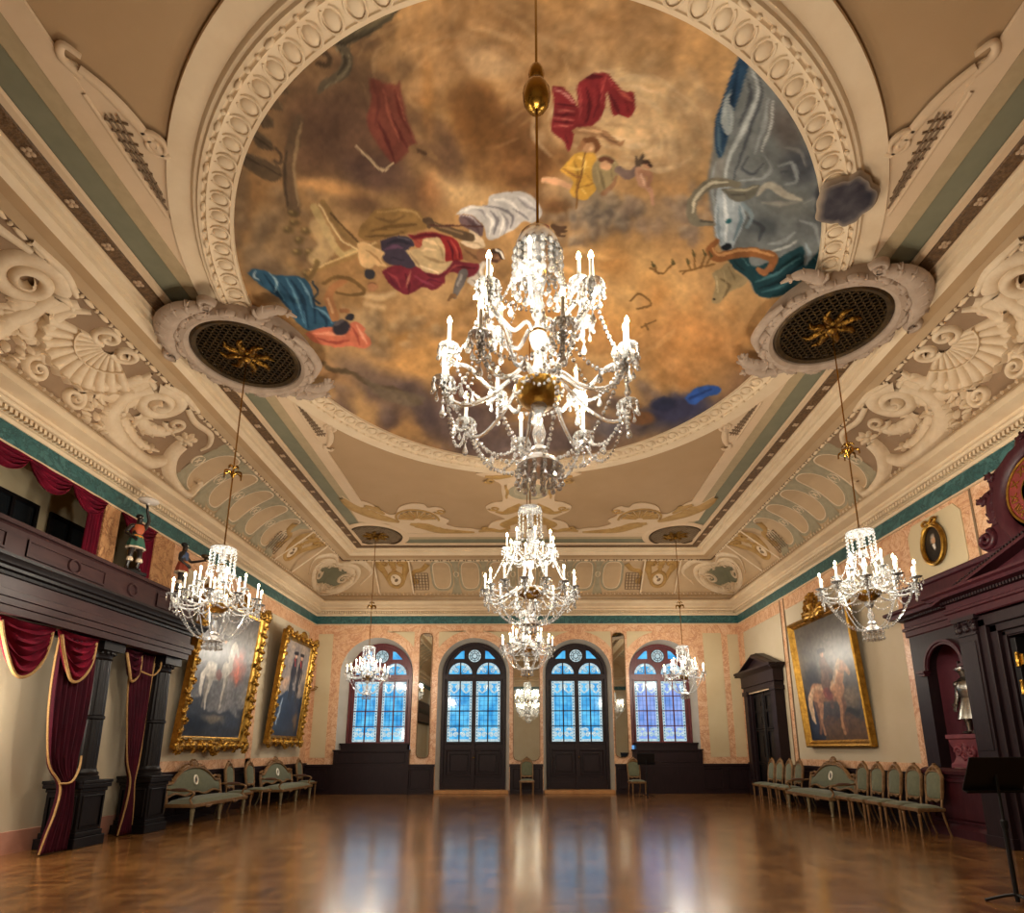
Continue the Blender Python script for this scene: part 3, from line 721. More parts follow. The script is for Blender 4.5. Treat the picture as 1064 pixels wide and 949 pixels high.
    def folds(s, P, an, per, lo, hi, al):
        Q = spline(np.vstack([np.array(P, float), np.array(P[:1], float)]), 5)[:-1]; g = s.reg(Q[:, 0].min()-2, Q[:, 1].min()-2, Q[:, 0].max()+2, Q[:, 1].max()+2)
        sl, x, y = g; ins = np.zeros(x.shape, bool)
        for i in range(len(Q)):
            (xa, ya), (xb, yb) = Q[i-1], Q[i]; cnd = (ya > y) != (yb > y)
            with np.errstate(divide='ignore', invalid='ignore'): ins ^= cnd & (x < (xb-xa)*(y-ya)/((yb-ya) if yb != ya else 1e-9)+xa)
        k = np.sin(2*PI*(x*math.cos(an)+y*math.sin(an))/per+2.4*s.wx[sl]+1.8*s.wy[sl]); k2 = np.sin(2*PI*(x*math.cos(an+.5)+y*math.sin(an+.5))/(per*2.3)+2*s.wy[sl]); k = .65*k+.35*k2
        s.mix(sl, ins*al*np.clip(-k, 0, 1), lo); s.mix(sl, ins*al*np.clip(k-.1, 0, 1), hi)
    def billow(s, cx, cy, rx, ry, n, lo, hi, seed, al=.3):
        r = random.Random(seed)
        for i in range(n):
            a, q = r.random()*6.3, math.sqrt(r.random()); x, y, R = cx+rx*q*math.cos(a), cy+ry*q*math.sin(a), (.14+.22*r.random())*min(rx, ry)+4
            s.blob(x+R*.25, y+R*.3, R*1.1, R*.85, lo, r.random()*3, al, .8); s.blob(x-R*.1, y-R*.15, R*.8, R*.6, hi, r.random()*3, al*.9, .9)
    def swirl(s, cx, cy, rx, ry, n, c_, seed, al=.25, w=2.5):
        r = random.Random(seed)
        for i in range(n):
            a, q = r.random()*6.3, .3+.7*r.random(); L = .4+.6*r.random(); s.stroke([(cx+rx*q*math.cos(a+L*t), cy+ry*q*math.sin(a+L*t)) for t in (0, .33, .66, 1.)], [.5, w*(.5+r.random()), .5], c_, al, 3)
    def tint(s, amt, cells, seed, mask=None):
        s.a *= np.clip(1+amt*fbm(s.h, s.w, cells, seed), .4, 1.7)[..., None]
    def at(s, x, y):
        i = np.clip((y-s.y0)*s.sc, 0, s.h-1.001); j = np.clip((x-s.x0)*s.sc, 0, s.w-1.001); i0, j0 = i.astype(int), j.astype(int); fi, fj = (i-i0)[:, None], (j-j0)[:, None]
        a = s.a; return (a[i0, j0]*(1-fj)+a[i0, j0+1]*fj)*(1-fi)+(a[i0+1, j0]*(1-fj)+a[i0+1, j0+1]*fj)*fi
def paint_mesh(o, rgb, gain=1.):
    me = o.data; at = me.color_attributes.new('Col', 'FLOAT_COLOR', 'POINT')
    lin = np.ones((len(me.vertices), 4)); lin[:, :3] = np.clip(srgb(np.clip(rgb*gain, 0, 1)), 0, 1); at.data.foreach_set('color', lin.astype(np.float32).ravel())

def ceiling_canvas():
    c = Canvas(150, -420, 950, 510, 1.6, (178, 132, 78))
    cl = fbm(c.h, c.w, 4, 3, 6); c2 = fbm(c.h, c.w, 7, 40, 6)
    a = np.clip(.5+.33*cl, 0, 1)[..., None]; c.a = c.a*(1-.55*a)+np.array([128, 88, 48])/255*.55*a
    a = np.clip(.2+.3*c2, 0, 1)[..., None]; c.a = c.a*(1-.6*a)+np.array([214, 170, 112])/255*.6*a
    c.warp = 7.
    B = c.blob
    # sky masses
    B(330, 110, 150, 130, (112, 84, 58), 0, .85, .9); B(385, 150, 80, 60, (96, 68, 50), .3, .9, .8); B(545, 150, 62, 75, (112, 72, 36), .2, .95, .7); B(500, 60, 110, 60, (160, 116, 72), 0, .6, .9)
    B(640, 115, 110, 60, (206, 174, 126), -.2, .8, .9); B(690, 150, 70, 40, (214, 184, 138), .3, .6, .9); B(610, 30, 120, 50, (170, 126, 80), 0, .7, .9)
    B(590, 330, 110, 70, (206, 146, 76), 0, .85, .9); B(660, 290, 90, 60, (216, 164, 96), 0, .8, .9); B(720, 350, 90, 45, (198, 130, 66), 0, .8, .9); B(440, 370, 55, 60, (204, 146, 78), 0, .9, .6); B(285, 260, 45, 70, (130, 106, 76), .2, .8, .8); B(300, 255, 30, 30, (190, 140, 80), 0, .6, .8)
    B(610, 215, 55, 38, (140, 120, 96), 0, .85, .8); B(700, 220, 60, 38, (150, 128, 104), 0, .6, .9); B(560, 200, 40, 30, (200, 168, 128), 0, .6, .8); B(470, 200, 60, 30, (214, 176, 122), 0, .6, .9)
    B(390, 330, 46, 20, (186, 152, 104), .2, .8, .8); B(400, 350, 40, 22, (140, 112, 84), .5, .6, .8)
    B(460, 430, 110, 34, (92, 74, 70), .35, .9, .7); B(390, 395, 70, 30, (104, 82, 70), .5, .8, .8); B(560, 465, 160, 26, (84, 68, 66), 0, .9, .8); B(690, 430, 100, 34, (86, 74, 76), -.25, .9, .7); B(780, 390, 70, 36, (120, 88, 66), -.5, .7, .8); B(340, 390, 40, 18, (168, 120, 76), .4, .8, .8)
    B(245, 210, 22, 80, (104, 84, 64), .1, .6, .8)
    c.warp = 4.
    c.billow(385, 150, 90, 70, 40, (84, 58, 40), (134, 96, 66), 1, .4); c.billow(545, 150, 60, 75, 36, (90, 56, 26), (142, 96, 54), 2, .45); c.billow(650, 120, 100, 60, 50, (164, 126, 84), (206, 172, 126), 3, .4); c.billow(610, 225, 60, 30, 30, (112, 92, 74), (170, 146, 116), 4, .45); c.billow(490, 60, 110, 60, 40, (134, 92, 52), (182, 140, 92), 5, .35)
    c.billow(600, 330, 120, 80, 40, (172, 116, 56), (212, 158, 90), 6, .3); c.billow(460, 420, 120, 40, 40, (72, 56, 56), (124, 100, 88), 7, .45); c.billow(690, 430, 100, 34, 30, (64, 54, 60), (112, 96, 92), 8, .45); c.billow(290, 250, 50, 80, 34, (100, 78, 56), (160, 128, 90), 9, .4); c.billow(450, 350, 60, 50, 26, (150, 104, 52), (206, 154, 92), 10, .35); c.billow(400, 330, 60, 30, 26, (120, 94, 66), (200, 166, 116), 12, .35); c.billow(600, 30, 130, 60, 40, (136, 96, 54), (190, 148, 98), 13, .35); c.billow(700, 340, 110, 50, 30, (160, 104, 50), (210, 150, 88), 14, .3); c.billow(330, 60, 90, 60, 34, (86, 62, 42), (140, 106, 72), 15, .4)
    c.swirl(650, 130, 95, 55, 40, (216, 186, 142), 21, .35); c.swirl(640, 150, 80, 50, 24, (150, 112, 72), 22, .3); c.swirl(480, 80, 120, 70, 30, (196, 156, 106), 23, .25); c.swirl(600, 320, 120, 70, 30, (222, 172, 106), 24, .25, 3); c.swirl(560, 460, 150, 30, 24, (120, 98, 90), 25, .3)
    c.warp = 2.
    S = c.stroke
    def T(ox, oy, k): return lambda *pts: [(ox+x/k, oy+y/k) for x, y in pts]
    def paint(f, k, P, base, lo=(), hi=(), al=1., soft=1.4):
        """one shape with its darker and lighter brush strokes (points, half-width, colour)"""
        c.poly(f(*P), base, al, soft)
        for grp in (lo, hi):
            for pts, wd, col in grp: S(f(*pts), [wd*.25/k, wd/k, wd*.3/k], col, .85, 1.6)
    # --- ribbon, rampart and broken column at the upper left
    k = 3.547; f = T(240, 0, k); c.warp = 3.
    B(352, 135, 66, 62, (96, 68, 50), 0, .8, .7); B(390, 180, 50, 26, (92, 66, 56), .3, .7, .7); B(494, 112, 40, 46, (112, 72, 34), 0, .9, .6); B(500, 130, 34, 44, (104, 66, 30), 0, .8, .7); B(510, 66, 40, 24, (204, 164, 116), .3, .75, .8); B(446, 100, 12, 60, (168, 112, 54), 0, .6, .9); B(345, 196, 50, 12, (204, 146, 84), .1, .8, .8); B(445, 200, 20, 30, (186, 120, 66), 0, .6, .9)
    c.warp = .5
    paint(f, k, [(330, 165), (400, 122), (520, 80), (640, 0), (585, 72), (510, 132), (430, 166), (380, 170)], (74, 64, 46), [([(350, 165), (440, 150), (520, 115)], 8, (50, 42, 30))], [([(420, 128), (520, 92), (600, 34)], 7, (112, 98, 68))])
    paint(f, k, [(375, 165), (432, 170), (447, 222), (432, 282), (372, 310), (318, 348), (330, 300), (388, 258), (406, 214)], (84, 72, 54), [([(400, 180), (420, 230), (390, 280)], 7, (54, 46, 34))], [([(430, 190), (436, 240), (400, 285), (340, 325)], 5, (128, 114, 86)), ([(382, 172), (410, 205)], 5, (140, 124, 92))])
    S(f((292, 192), (330, 190), (358, 212), (350, 240), (318, 232)), 10/k, (66, 50, 34), .9, 2)
    for P in ([(25, 560), (70, 565), (168, 608), (186, 648), (150, 670), (60, 622)], [(58, 478), (100, 482), (150, 520), (156, 552), (110, 545)], [(95, 415), (140, 424), (160, 462), (120, 470)], [(118, 358), (176, 372), (192, 404), (150, 402)], [(165, 308), (205, 318), (214, 344), (180, 340)], [(208, 262), (240, 272), (244, 292), (214, 286)], [(238, 228), (268, 232), (272, 254), (246, 252)]): paint(f, k, P, (84, 66, 46), [([P[0], P[3]], 9, (54, 42, 30))], [([P[1], P[2]], 5, (124, 100, 68))])
    S(f((250, 440), (232, 520), (215, 620), (222, 700), (236, 780)), [5, 7, 6, 6], (98, 76, 54), .85, 3); S(f((262, 450), (244, 540), (236, 640), (250, 760)), [1, 2, 1.5, 1], (150, 122, 84), .8, 1.5); S(f((205, 560), (198, 640), (208, 760)), [1, 2.2, 1], (62, 48, 34), .8, 2); S(f((165, 545), (185, 575), (180, 605), (160, 590)), 1.6, (70, 54, 38), .9, 1.5)
    paint(f, k, [(505, 285), (530, 292), (562, 302), (608, 312), (622, 300), (628, 350), (645, 420), (672, 498), (684, 540), (652, 562), (600, 602), (560, 562), (520, 500), (500, 440), (512, 360)], (112, 52, 40), [([(540, 440), (575, 520), (600, 596)], 7, (78, 30, 28)), ([(590, 420), (625, 500), (655, 550)], 6, (84, 32, 28)), ([(600, 330), (620, 410), (664, 500)], 6, (92, 36, 30)), ([(520, 300), (540, 380), (530, 460)], 8, (96, 46, 38))], [([(560, 330), (580, 420), (620, 520)], 5, (150, 78, 58)), ([(610, 340), (640, 440)], 4, (160, 88, 64))], .85, 3)
    S(f((460, 540), (510, 585), (556, 626), (596, 600)), [1, 1.2, 1.4, .8], (196, 168, 126), .9, 1); S(f((664, 548), (710, 552), (756, 586)), [4, 4.5, 2], (126, 92, 58), 1, 1.5); S(f((690, 556), (715, 566)), 2, (76, 52, 34), .9, 1.2, False)
    for x, y in [(306, 232), (318, 240), (300, 240), (312, 250), (305, 222), (322, 262), (330, 272), (318, 285), (309, 262)]: B(x, y, 8, 6, (96, 76, 42), 0, .8, .7); B(x-2, y-2, 3, 2.4, (160, 132, 80), 0, .7, .7)
    S([(326, 215), (352, 262), (368, 262)], [4, 3], (186, 156, 98), .95, 1.5); S([(336, 210), (360, 246), (392, 262)], [3, 3], (140, 106, 60), .95, 1.5); S([(332, 213), (356, 250), (386, 266)], .9, (226, 196, 136), .9, 1); S([(320, 284), (350, 273), (392, 256)], [2.4, 2.4], (150, 112, 62), .95, 1.5); S([(322, 280), (352, 269), (390, 252)], .9, (216, 180, 116), .9, 1); S([(330, 235), (340, 255), (330, 268)], [9, 9], (200, 166, 112), .7, 4); S([(344, 222), (372, 252)], 1.2, (92, 66, 36), .9, 1, False); S([(330, 272), (322, 288), (312, 292)], 2.5, (110, 84, 46), .9, 2)
    # --- white drapery and the central figure
    k = 6.65; f = T(380, 200, k)
    W1, W2, G1, G2 = (226, 218, 206), (206, 200, 194), (104, 98, 100), (134, 126, 126)
    paint(f, k, [(618, 152), (655, 112), (715, 92), (832, 84), (858, 22), (960, -6), (1090, -10), (1180, 60), (1210, 150), (1150, 210), (1090, 200), (1010, 262), (930, 302), (846, 332), (812, 240), (762, 182), (690, 152)], (184, 176, 168), [([(806, 84), (930, 112), (1010, 160), (1000, 240)], 13, G1), ([(860, 132), (904, 200), (880, 285)], 13, G1), ([(940, 150), (978, 215), (950, 292)], 11, G2), ([(1040, 20), (1110, 90), (1180, 130)], 12, G2), ([(1020, 110), (1080, 150), (1120, 190)], 10, G1), ([(700, 110), (780, 120), (830, 180)], 8, G2)], [([(640, 130), (730, 106), (810, 112)], 12, W1), ([(830, 150), (870, 210), (850, 300)], 12, W1), ([(920, 140), (945, 210), (920, 290)], 11, W1), ([(880, 40), (980, 60), (1060, 120)], 14, W1), ([(1000, 10), (1100, 40), (1170, 110)], 10, W2)])
    paint(f, k, [(640, 152), (740, 172), (806, 240), (790, 300), (720, 262), (650, 214)], (104, 80, 80), [([(660, 170), (740, 220), (780, 280)], 14, (76, 56, 58))], [([(640, 160), (720, 176), (790, 232)], 4, W2)])
    paint(f, k, [(782, 468), (832, 478), (804, 556), (850, 620), (908, 668), (850, 690), (765, 662), (698, 612), (732, 560)], (194, 178, 158), [([(730, 600), (790, 640), (860, 676)], 10, (136, 122, 112)), ([(790, 490), (770, 560), (810, 620)], 8, (146, 130, 116))], [([(810, 490), (790, 560), (850, 640)], 8, (232, 218, 196))])
    paint(f, k, [(-40, 240), (0, 188), (60, 130), (150, 104), (322, 110), (402, 182), (422, 242), (300, 276), (150, 312), (30, 332), (-50, 300)], (138, 102, 54), [([(40, 260), (180, 236), (340, 220)], 22, (98, 70, 34)), ([(60, 170), (170, 200), (260, 160)], 14, (104, 76, 40)), ([(0, 300), (130, 300), (260, 276)], 10, (84, 60, 30))], [([(80, 140), (200, 120), (320, 130), (390, 190)], 10, (176, 138, 82)), ([(150, 250), (260, 250)], 10, (160, 122, 70))])
    paint(f, k, [(98, 332), (200, 300), (302, 310), (336, 360), (290, 396), (342, 520), (200, 504), (130, 472), (108, 402)], (60, 50, 62), [([(150, 350), (230, 330), (310, 350)], 16, (38, 36, 46)), ([(180, 450), (260, 460)], 18, (40, 34, 46))], [([(130, 390), (200, 370), (250, 380)], 14, (98, 62, 84)), ([(220, 310), (300, 322)], 6, (110, 112, 118))])
    B(400+(-240+160)/k, 266, 6, 4.5, (118, 96, 50), 0, .9, .6)
    R0, R1, R2 = (122, 32, 38), (76, 18, 28), (176, 74, 66)
    paint(f, k, [(288, 292), (430, 272), (522, 290), (602, 330), (500, 344), (400, 342), (330, 322)], R0, [([(320, 300), (440, 290), (560, 322)], 8, R1)], [([(340, 330), (400, 334)], 8, R2)]); paint(f, k, [(326, 318), (400, 322), (416, 352), (380, 378), (344, 372)], (164, 74, 54), [([(350, 330), (390, 366)], 6, (126, 46, 38))])
    paint(f, k, [(516, 306), (602, 320), (662, 420), (672, 462), (552, 472), (540, 392)], (140, 34, 34), [([(560, 330), (590, 400), (600, 460)], 9, R1), ([(630, 390), (650, 450)], 7, R1)], [([(580, 330), (620, 400), (640, 456)], 6, (186, 76, 62))])
    paint(f, k, [(110, 542), (200, 502), (302, 520), (382, 504), (500, 560), (602, 468), (680, 480), (776, 490), (766, 552), (700, 582), (602, 546), (546, 572), (540, 622), (470, 664), (380, 652), (300, 697), (220, 672), (150, 612)], (114, 34, 44), [([(270, 560), (290, 620), (300, 690)], 12, R1), ([(400, 540), (470, 580), (540, 560)], 12, R1), ([(600, 500), (680, 520), (760, 520)], 10, R1), ([(160, 560), (190, 620), (230, 660)], 9, (92, 26, 44)), ([(380, 640), (440, 600), (520, 620)], 8, (84, 22, 40))], [([(150, 548), (210, 590), (240, 650)], 11, (156, 58, 62)), ([(310, 540), (290, 600), (280, 650)], 7, (190, 120, 92)), ([(330, 570), (400, 610), (470, 640)], 9, (140, 54, 74)), ([(560, 560), (600, 510), (660, 500)], 7, (164, 70, 62))])
    paint(f, k, [(268, 402), (380, 374), (398, 318), (500, 314), (540, 390), (546, 470), (594, 474), (502, 562), (360, 522), (330, 480)], (184, 154, 108), [([(400, 440), (470, 470), (560, 478)], 14, (142, 112, 74)), ([(300, 420), (350, 480), (370, 520)], 9, (140, 112, 78)), ([(480, 340), (520, 400), (530, 460)], 7, (150, 122, 84))], [([(400, 330), (450, 340), (490, 360)], 16, (226, 192, 138)), ([(380, 400), (420, 390), (480, 400)], 10, (220, 188, 138)), ([(370, 510), (440, 530), (500, 550)], 5, (232, 208, 168))])
    paint(f, k, [(640, 350), (720, 368), (802, 400), (806, 470), (762, 492), (684, 464), (662, 420)], (134, 94, 58), [([(680, 400), (740, 440), (780, 470)], 10, (98, 66, 40))], [([(700, 376), (770, 400)], 8, (170, 124, 80))]); paint(f, k, [(640, 342), (722, 312), (712, 258), (762, 282), (806, 332), (816, 382), (740, 392), (682, 366)], (212, 184, 146), [([(700, 350), (760, 350), (800, 376)], 6, (164, 132, 96))], [([(720, 290), (770, 320)], 8, (240, 216, 182))])
    S(f((418, 205), (520, 242), (640, 288), (722, 312)), [2.6, 4.2, 5, 4.4], (90, 68, 46), 1, 1.2); S(f((440, 205), (530, 240), (660, 285)), [1, 1.5, 1], (140, 110, 76), .8, 1); S(f((404, 190), (430, 190), (450, 215), (430, 232)), 2.6, (86, 64, 44), 1, 1); S(f((440, 226), (620, 226), (806, 238)), .8, (80, 44, 36), 1, .8)
    S(f((800, 430), (840, 440)), 6, (128, 86, 56), 1, 1.2, False); B(*f((884, 446))[0], 9.5, 6.6, (122, 80, 54), .15, 1, .25); S(f((880, 408), (922, 416), (940, 452)), 2.6, (58, 40, 30), 1, 1.2); S(f((898, 402), (932, 420), (950, 458)), 1.1, (226, 214, 196), 1, .8); S(f((860, 470), (900, 478)), 1.4, (84, 52, 36), .9, 1, False); B(*f((905, 452))[0], 3.4, 2.2, (164, 116, 80), 0, .8, .6)
    S(f((672, 560), (640, 640), (612, 716)), [5, 4.2, 2.6], (98, 90, 86), 1, 1.2); S(f((660, 570), (636, 640)), [1.4, 1.2], (150, 140, 130), .8, 1, False); S(f((612, 712), (590, 716), (568, 742)), [2.4, 2, 1], (126, 88, 52), 1, 1)
    paint(f, k, [(-60, 352), (0, 342), (62, 382), (132, 408), (110, 460), (150, 512), (80, 506), (0, 522), (-50, 470)], (212, 168, 110), [([(0, 400), (60, 440), (110, 490)], 9, (164, 116, 68))], [([(20, 362), (90, 400)], 7, (238, 204, 150))]); B(*f((28, 562))[0], 7, 6, (52, 48, 52), .2, 1, .3); S(f((70, 520), (96, 560), (80, 610)), [3, 3, 1], (168, 122, 76), 1, 1.4); B(*f((48, 646))[0], 6.4, 5.6, (158, 104, 66), 0, 1, .3); B(*f((44, 630))[0], 5, 3, (110, 72, 44), 0, .9, .5)
    S(f((-40, 700), (80, 720), (200, 690)), [2, 4, 2], (222, 184, 130), .7, 4); S(f((0, 760), (120, 790)), [3, 3], (222, 184, 130), .6, 4)
    # --- blue reclining figure and salmon cloth
    k = 4.433; f = T(180, 250, k)
    paint(f, k, [(340, 152), (362, 134), (392, 130), (470, 160), (570, 164), (622, 196), (642, 262), (652, 302), (712, 310), (748, 372), (702, 412), (626, 416), (560, 372), (520, 310), (480, 262), (430, 232), (372, 182)], (42, 80, 104), [([(420, 160), (470, 230), (530, 320)], 10, (22, 46, 66)), ([(540, 180), (590, 270), (620, 400)], 11, (22, 46, 66)), ([(610, 220), (640, 300), (650, 380)], 9, (24, 50, 72)), ([(660, 320), (700, 370), (700, 405)], 8, (22, 46, 66)), ([(380, 160), (410, 200)], 6, (26, 52, 70)), ([(490, 190), (540, 270), (570, 350)], 8, (28, 56, 78))], [([(382, 140), (372, 165), (392, 182)], 7, (186, 196, 196)), ([(440, 150), (476, 190), (466, 236)], 6, (160, 184, 190)), ([(520, 176), (560, 260), (600, 380)], 7, (96, 142, 164)), ([(570, 172), (612, 230), (634, 310)], 6, (120, 160, 178)), ([(640, 310), (690, 330), (730, 380)], 6, (110, 150, 170)), ([(470, 200), (510, 280)], 6, (84, 130, 152)), ([(600, 330), (610, 400)], 6, (84, 130, 152))])
    paint(f, k, [(604, 428), (700, 400), (770, 408), (832, 370), (882, 400), (880, 420), (912, 468), (872, 496), (822, 482), (740, 492), (650, 472)], (204, 104, 72), [([(660, 450), (740, 470), (810, 460)], 8, (150, 60, 46)), ([(820, 400), (850, 440), (860, 480)], 7, (156, 64, 48))], [([(640, 430), (720, 430), (790, 440)], 8, (234, 150, 112)), ([(840, 385), (870, 430), (890, 470)], 7, (238, 160, 122))])
    S(f((738, 350), (712, 270), (738, 216), (800, 178)), [5, 5, 4, 2.6], (170, 110, 64), 1, 1.3); S(f((728, 330), (706, 270)), [1.5, 1.5], (214, 158, 104), .9, 1, False); B(*f((772, 402))[0], 11, 9, (50, 44, 50), -.3, 1, .3); B(*f((812, 352))[0], 6, 4, (46, 42, 46), -.3, 1, .3); S(f((745, 385), (775, 372)), 2, (96, 84, 84), .8, 1.2, False); S(f((770, 320), (800, 325)), 2.5, (150, 96, 56), 1, 1.2, False)
    S(f((692, 196), (736, 172), (820, 180), (880, 232), (826, 250), (750, 240)), [1.6, 2, 2, 1.4], (116, 84, 42), .95, 1.2); B(*f((916, 212))[0], 6, 5.4, (178, 118, 76), 0, 1, .35); S(f((640, 190), (660, 240), (640, 270), (670, 290)), 1.2, (40, 50, 56), .9, 1); S(f((590, 170), (560, 130), (540, 100)), [1, 2, 1], (150, 116, 70), .6, 2)
    # --- red cape, yellow robe, children
    k = 5.27; f = T(560, 60, k)
    C0, C1, C2 = (120, 32, 34), (72, 16, 20), (184, 92, 80)
    paint(f, k, [(78, 150), (140, 164), (190, 218), (214, 270), (208, 152), (240, 120), (300, 90), (372, 86), (412, 132), (460, 180), (520, 200), (524, 282), (492, 332), (440, 310), (404, 310), (376, 190), (356, 300), (270, 392), (202, 386), (186, 470), (160, 512), (130, 452), (70, 392), (80, 300)], C0, [([(250, 112), (300, 104), (350, 104)], 16, C1), ([(260, 160), (280, 260), (260, 360)], 12, C1), ([(390, 200), (420, 270), (440, 306)], 12, C1), ([(90, 250), (150, 256), (200, 270)], 8, C1), ([(84, 310), (150, 310), (196, 320)], 8, C1), ([(84, 350), (140, 350), (190, 356)], 7, C1), ([(140, 420), (160, 470)], 7, C1), ([(320, 150), (330, 240), (300, 330)], 9, (94, 22, 26)), ([(470, 240), (490, 300)], 10, (84, 18, 20))], [([(92, 168), (150, 200), (194, 246)], 10, (190, 124, 112)), ([(84, 282), (140, 286), (192, 298)], 6, C2), ([(80, 332), (140, 334), (190, 340)], 6, C2), ([(84, 372), (140, 372), (186, 372)], 6, C2), ([(222, 150), (228, 240), (222, 340)], 9, (160, 60, 56)), ([(370, 100), (350, 160), (340, 250)], 7, (168, 66, 60)), ([(420, 160), (470, 210), (516, 236)], 12, (176, 78, 62)), ([(380, 110), (400, 150)], 6, C2), ([(300, 170), (310, 260)], 6, (150, 50, 48))])
    S(f((200, 408), (270, 402), (342, 415), (430, 474), (464, 460)), [3, 5, 4.6, 2.6, 1], (150, 108, 70), 1, 1.2); S(f((220, 400), (340, 404)), [1.4, 1.6], (198, 152, 104), .9, 1, False); S(f((340, 420), (420, 470)), [1, 1], (104, 70, 44), .9, 1, False)
    B(*f((272, 484))[0], 9.5, 8, (184, 134, 90), .2, 1, .3); S(f((250, 455), (300, 450), (322, 490), (310, 516)), [2.5, 3.4, 2.6, 1.6], (116, 70, 38), 1, 1.2); B(*f((285, 500))[0], 3.6, 2.6, (214, 168, 122), 0, .9, .5); S(f((240, 470), (222, 500)), 2.4, (150, 100, 62), .9, 1.3, False)
    paint(f, k, [(112, 612), (140, 582), (190, 530), (260, 520), (314, 540), (284, 620), (322, 690), (270, 772), (210, 776), (160, 730), (182, 680)], (196, 144, 50), [([(190, 560), (210, 640), (200, 740)], 9, (140, 92, 30)), ([(130, 604), (180, 640), (230, 656)], 8, (132, 78, 36)), ([(250, 640), (290, 680)], 8, (150, 100, 34)), ([(220, 710), (270, 700), (300, 690)], 6, (140, 94, 32))], [([(210, 540), (250, 570), (240, 630)], 9, (232, 192, 96)), ([(150, 600), (200, 610), (270, 600)], 7, (226, 184, 88)), ([(230, 720), (260, 750)], 7, (236, 200, 110))])
    S(f((20, 664), (90, 676), (160, 700)), [3, 3.4, 2.6], (206, 152, 108), 1, 1.4); S(f((252, 520), (232, 620), (212, 710), (198, 822)), .9, (120, 78, 34), 1, .9)
    paint(f, k, [(286, 604), (340, 534), (402, 546), (432, 602), (420, 682), (352, 746), (300, 700)], (140, 120, 80), [([(330, 620), (350, 680), (360, 730)], 9, (98, 82, 54)), ([(390, 600), (400, 670)], 8, (104, 86, 56))], [([(310, 600), (330, 680)], 7, (180, 158, 112)), ([(410, 570), (428, 620)], 4, (196, 176, 132))]); B(*f((362, 590))[0], 7.5, 6, (196, 146, 104), 0, 1, .3); S(f((335, 560), (365, 552), (395, 566)), 2.6, (96, 56, 36), 1, 1.2); S(f((350, 744), (400, 700), (420, 650)), [2.6, 2.4, 1.5], (140, 98, 66), 1, 1.2)
    S(f((432, 612), (490, 640), (540, 600)), [4, 4.6, 3], (120, 96, 86), 1, 1.5); S(f((545, 622), (560, 680), (600, 716), (626, 800)), [5, 5, 3, 1.6], (186, 136, 104), 1, 1.3); S(f((556, 630), (600, 640), (598, 700)), [3, 3, 2], (166, 114, 84), 1, 1.2); S(f((556, 640), (572, 690)), [1.2, 1.2], (228, 184, 150), .8, 1, False); B(*f((592, 588))[0], 5, 4.4, (190, 138, 100), 0, 1, .3); S(f((570, 572), (598, 568), (608, 590)), 2.2, (70, 48, 36), 1, 1.1); S(f((540, 580), (526, 540)), [3, 1], (84, 66, 50), 1, 1.2, False); S(f((552, 575), (566, 524)), [3, 1], (84, 66, 50), 1, 1.2, False)
    c.warp = 3.; c.billow(*f((400, 840))[0], 30, 18, 26, (112, 96, 80), (186, 162, 130), 31, .5); c.billow(*f((250, 850))[0], 24, 12, 18, (104, 90, 78), (150, 130, 104), 32, .5); c.billow(*f((600, 840))[0], 30, 22, 18, (128, 104, 84), (166, 138, 110), 33, .4); c.warp = .5
    S([(574, 236), (580, 238), (586, 236)], [4, 3.4, 1.6], (84, 58, 38), 1, 1.2); S([(578, 240), (588, 240)], [2, 1], (84, 58, 38), 1, 1, False); S([(578, 243), (586, 245)], [2, 1], (84, 58, 38), 1, 1, False)
    # --- the great blue-grey bull and the smoke
    k = 3.273; f = T(700, 40, k); c.warp = 3.
    c.billow(*f((80, 580))[0], 24, 30, 30, (116, 96, 80), (160, 138, 112), 34, .45); c.billow(*f((60, 260))[0], 26, 40, 24, (164, 132, 90), (206, 172, 124), 35, .35); c.warp = .6
    paint(f, k, [(226, 48), (272, 84), (352, 150), (422, 240), (484, 350), (512, 418), (602, 428), (640, 520), (560, 610), (534, 640), (530, 690), (522, 772), (460, 802), (372, 872), (290, 872), (258, 830), (200, 770), (150, 690), (130, 600), (114, 500), (126, 400), (140, 290), (170, 190)], (106, 110, 108), soft=4)
    B(*f((380, 300))[0], 26, 42, (94, 86, 80), -.4, .9, .8); B(*f((430, 430))[0], 30, 26, (62, 64, 70), 0, .9, .8); B(*f((470, 620))[0], 26, 30, (92, 94, 92), 0, .8, .8); B(*f((300, 640))[0], 26, 16, (78, 84, 86), 0, .85, .7); B(*f((150, 440))[0], 14, 30, (128, 124, 114), 0, .7, .8); B(*f((400, 560))[0], 40, 20, (112, 112, 104), .2, .7, .8)
    paint(f, k, [(226, 48), (256, 80), (230, 170), (202, 250), (172, 370), (146, 400), (136, 300), (168, 190)], (36, 64, 90), [([(220, 80), (200, 190), (170, 330)], 9, (20, 40, 62))], [([(150, 260), (150, 340), (160, 400)], 7, (84, 110, 126))]); paint(f, k, [(196, 166), (172, 200), (160, 262), (172, 318), (194, 312), (204, 250), (192, 210)], (150, 158, 156), [([(184, 200), (186, 290)], 5, (104, 116, 122))], [([(180, 190), (170, 260)], 4, (196, 200, 194))])
    L1, L2, L3, DK = (176, 182, 178), (146, 152, 150), (200, 202, 194), (58, 62, 68)
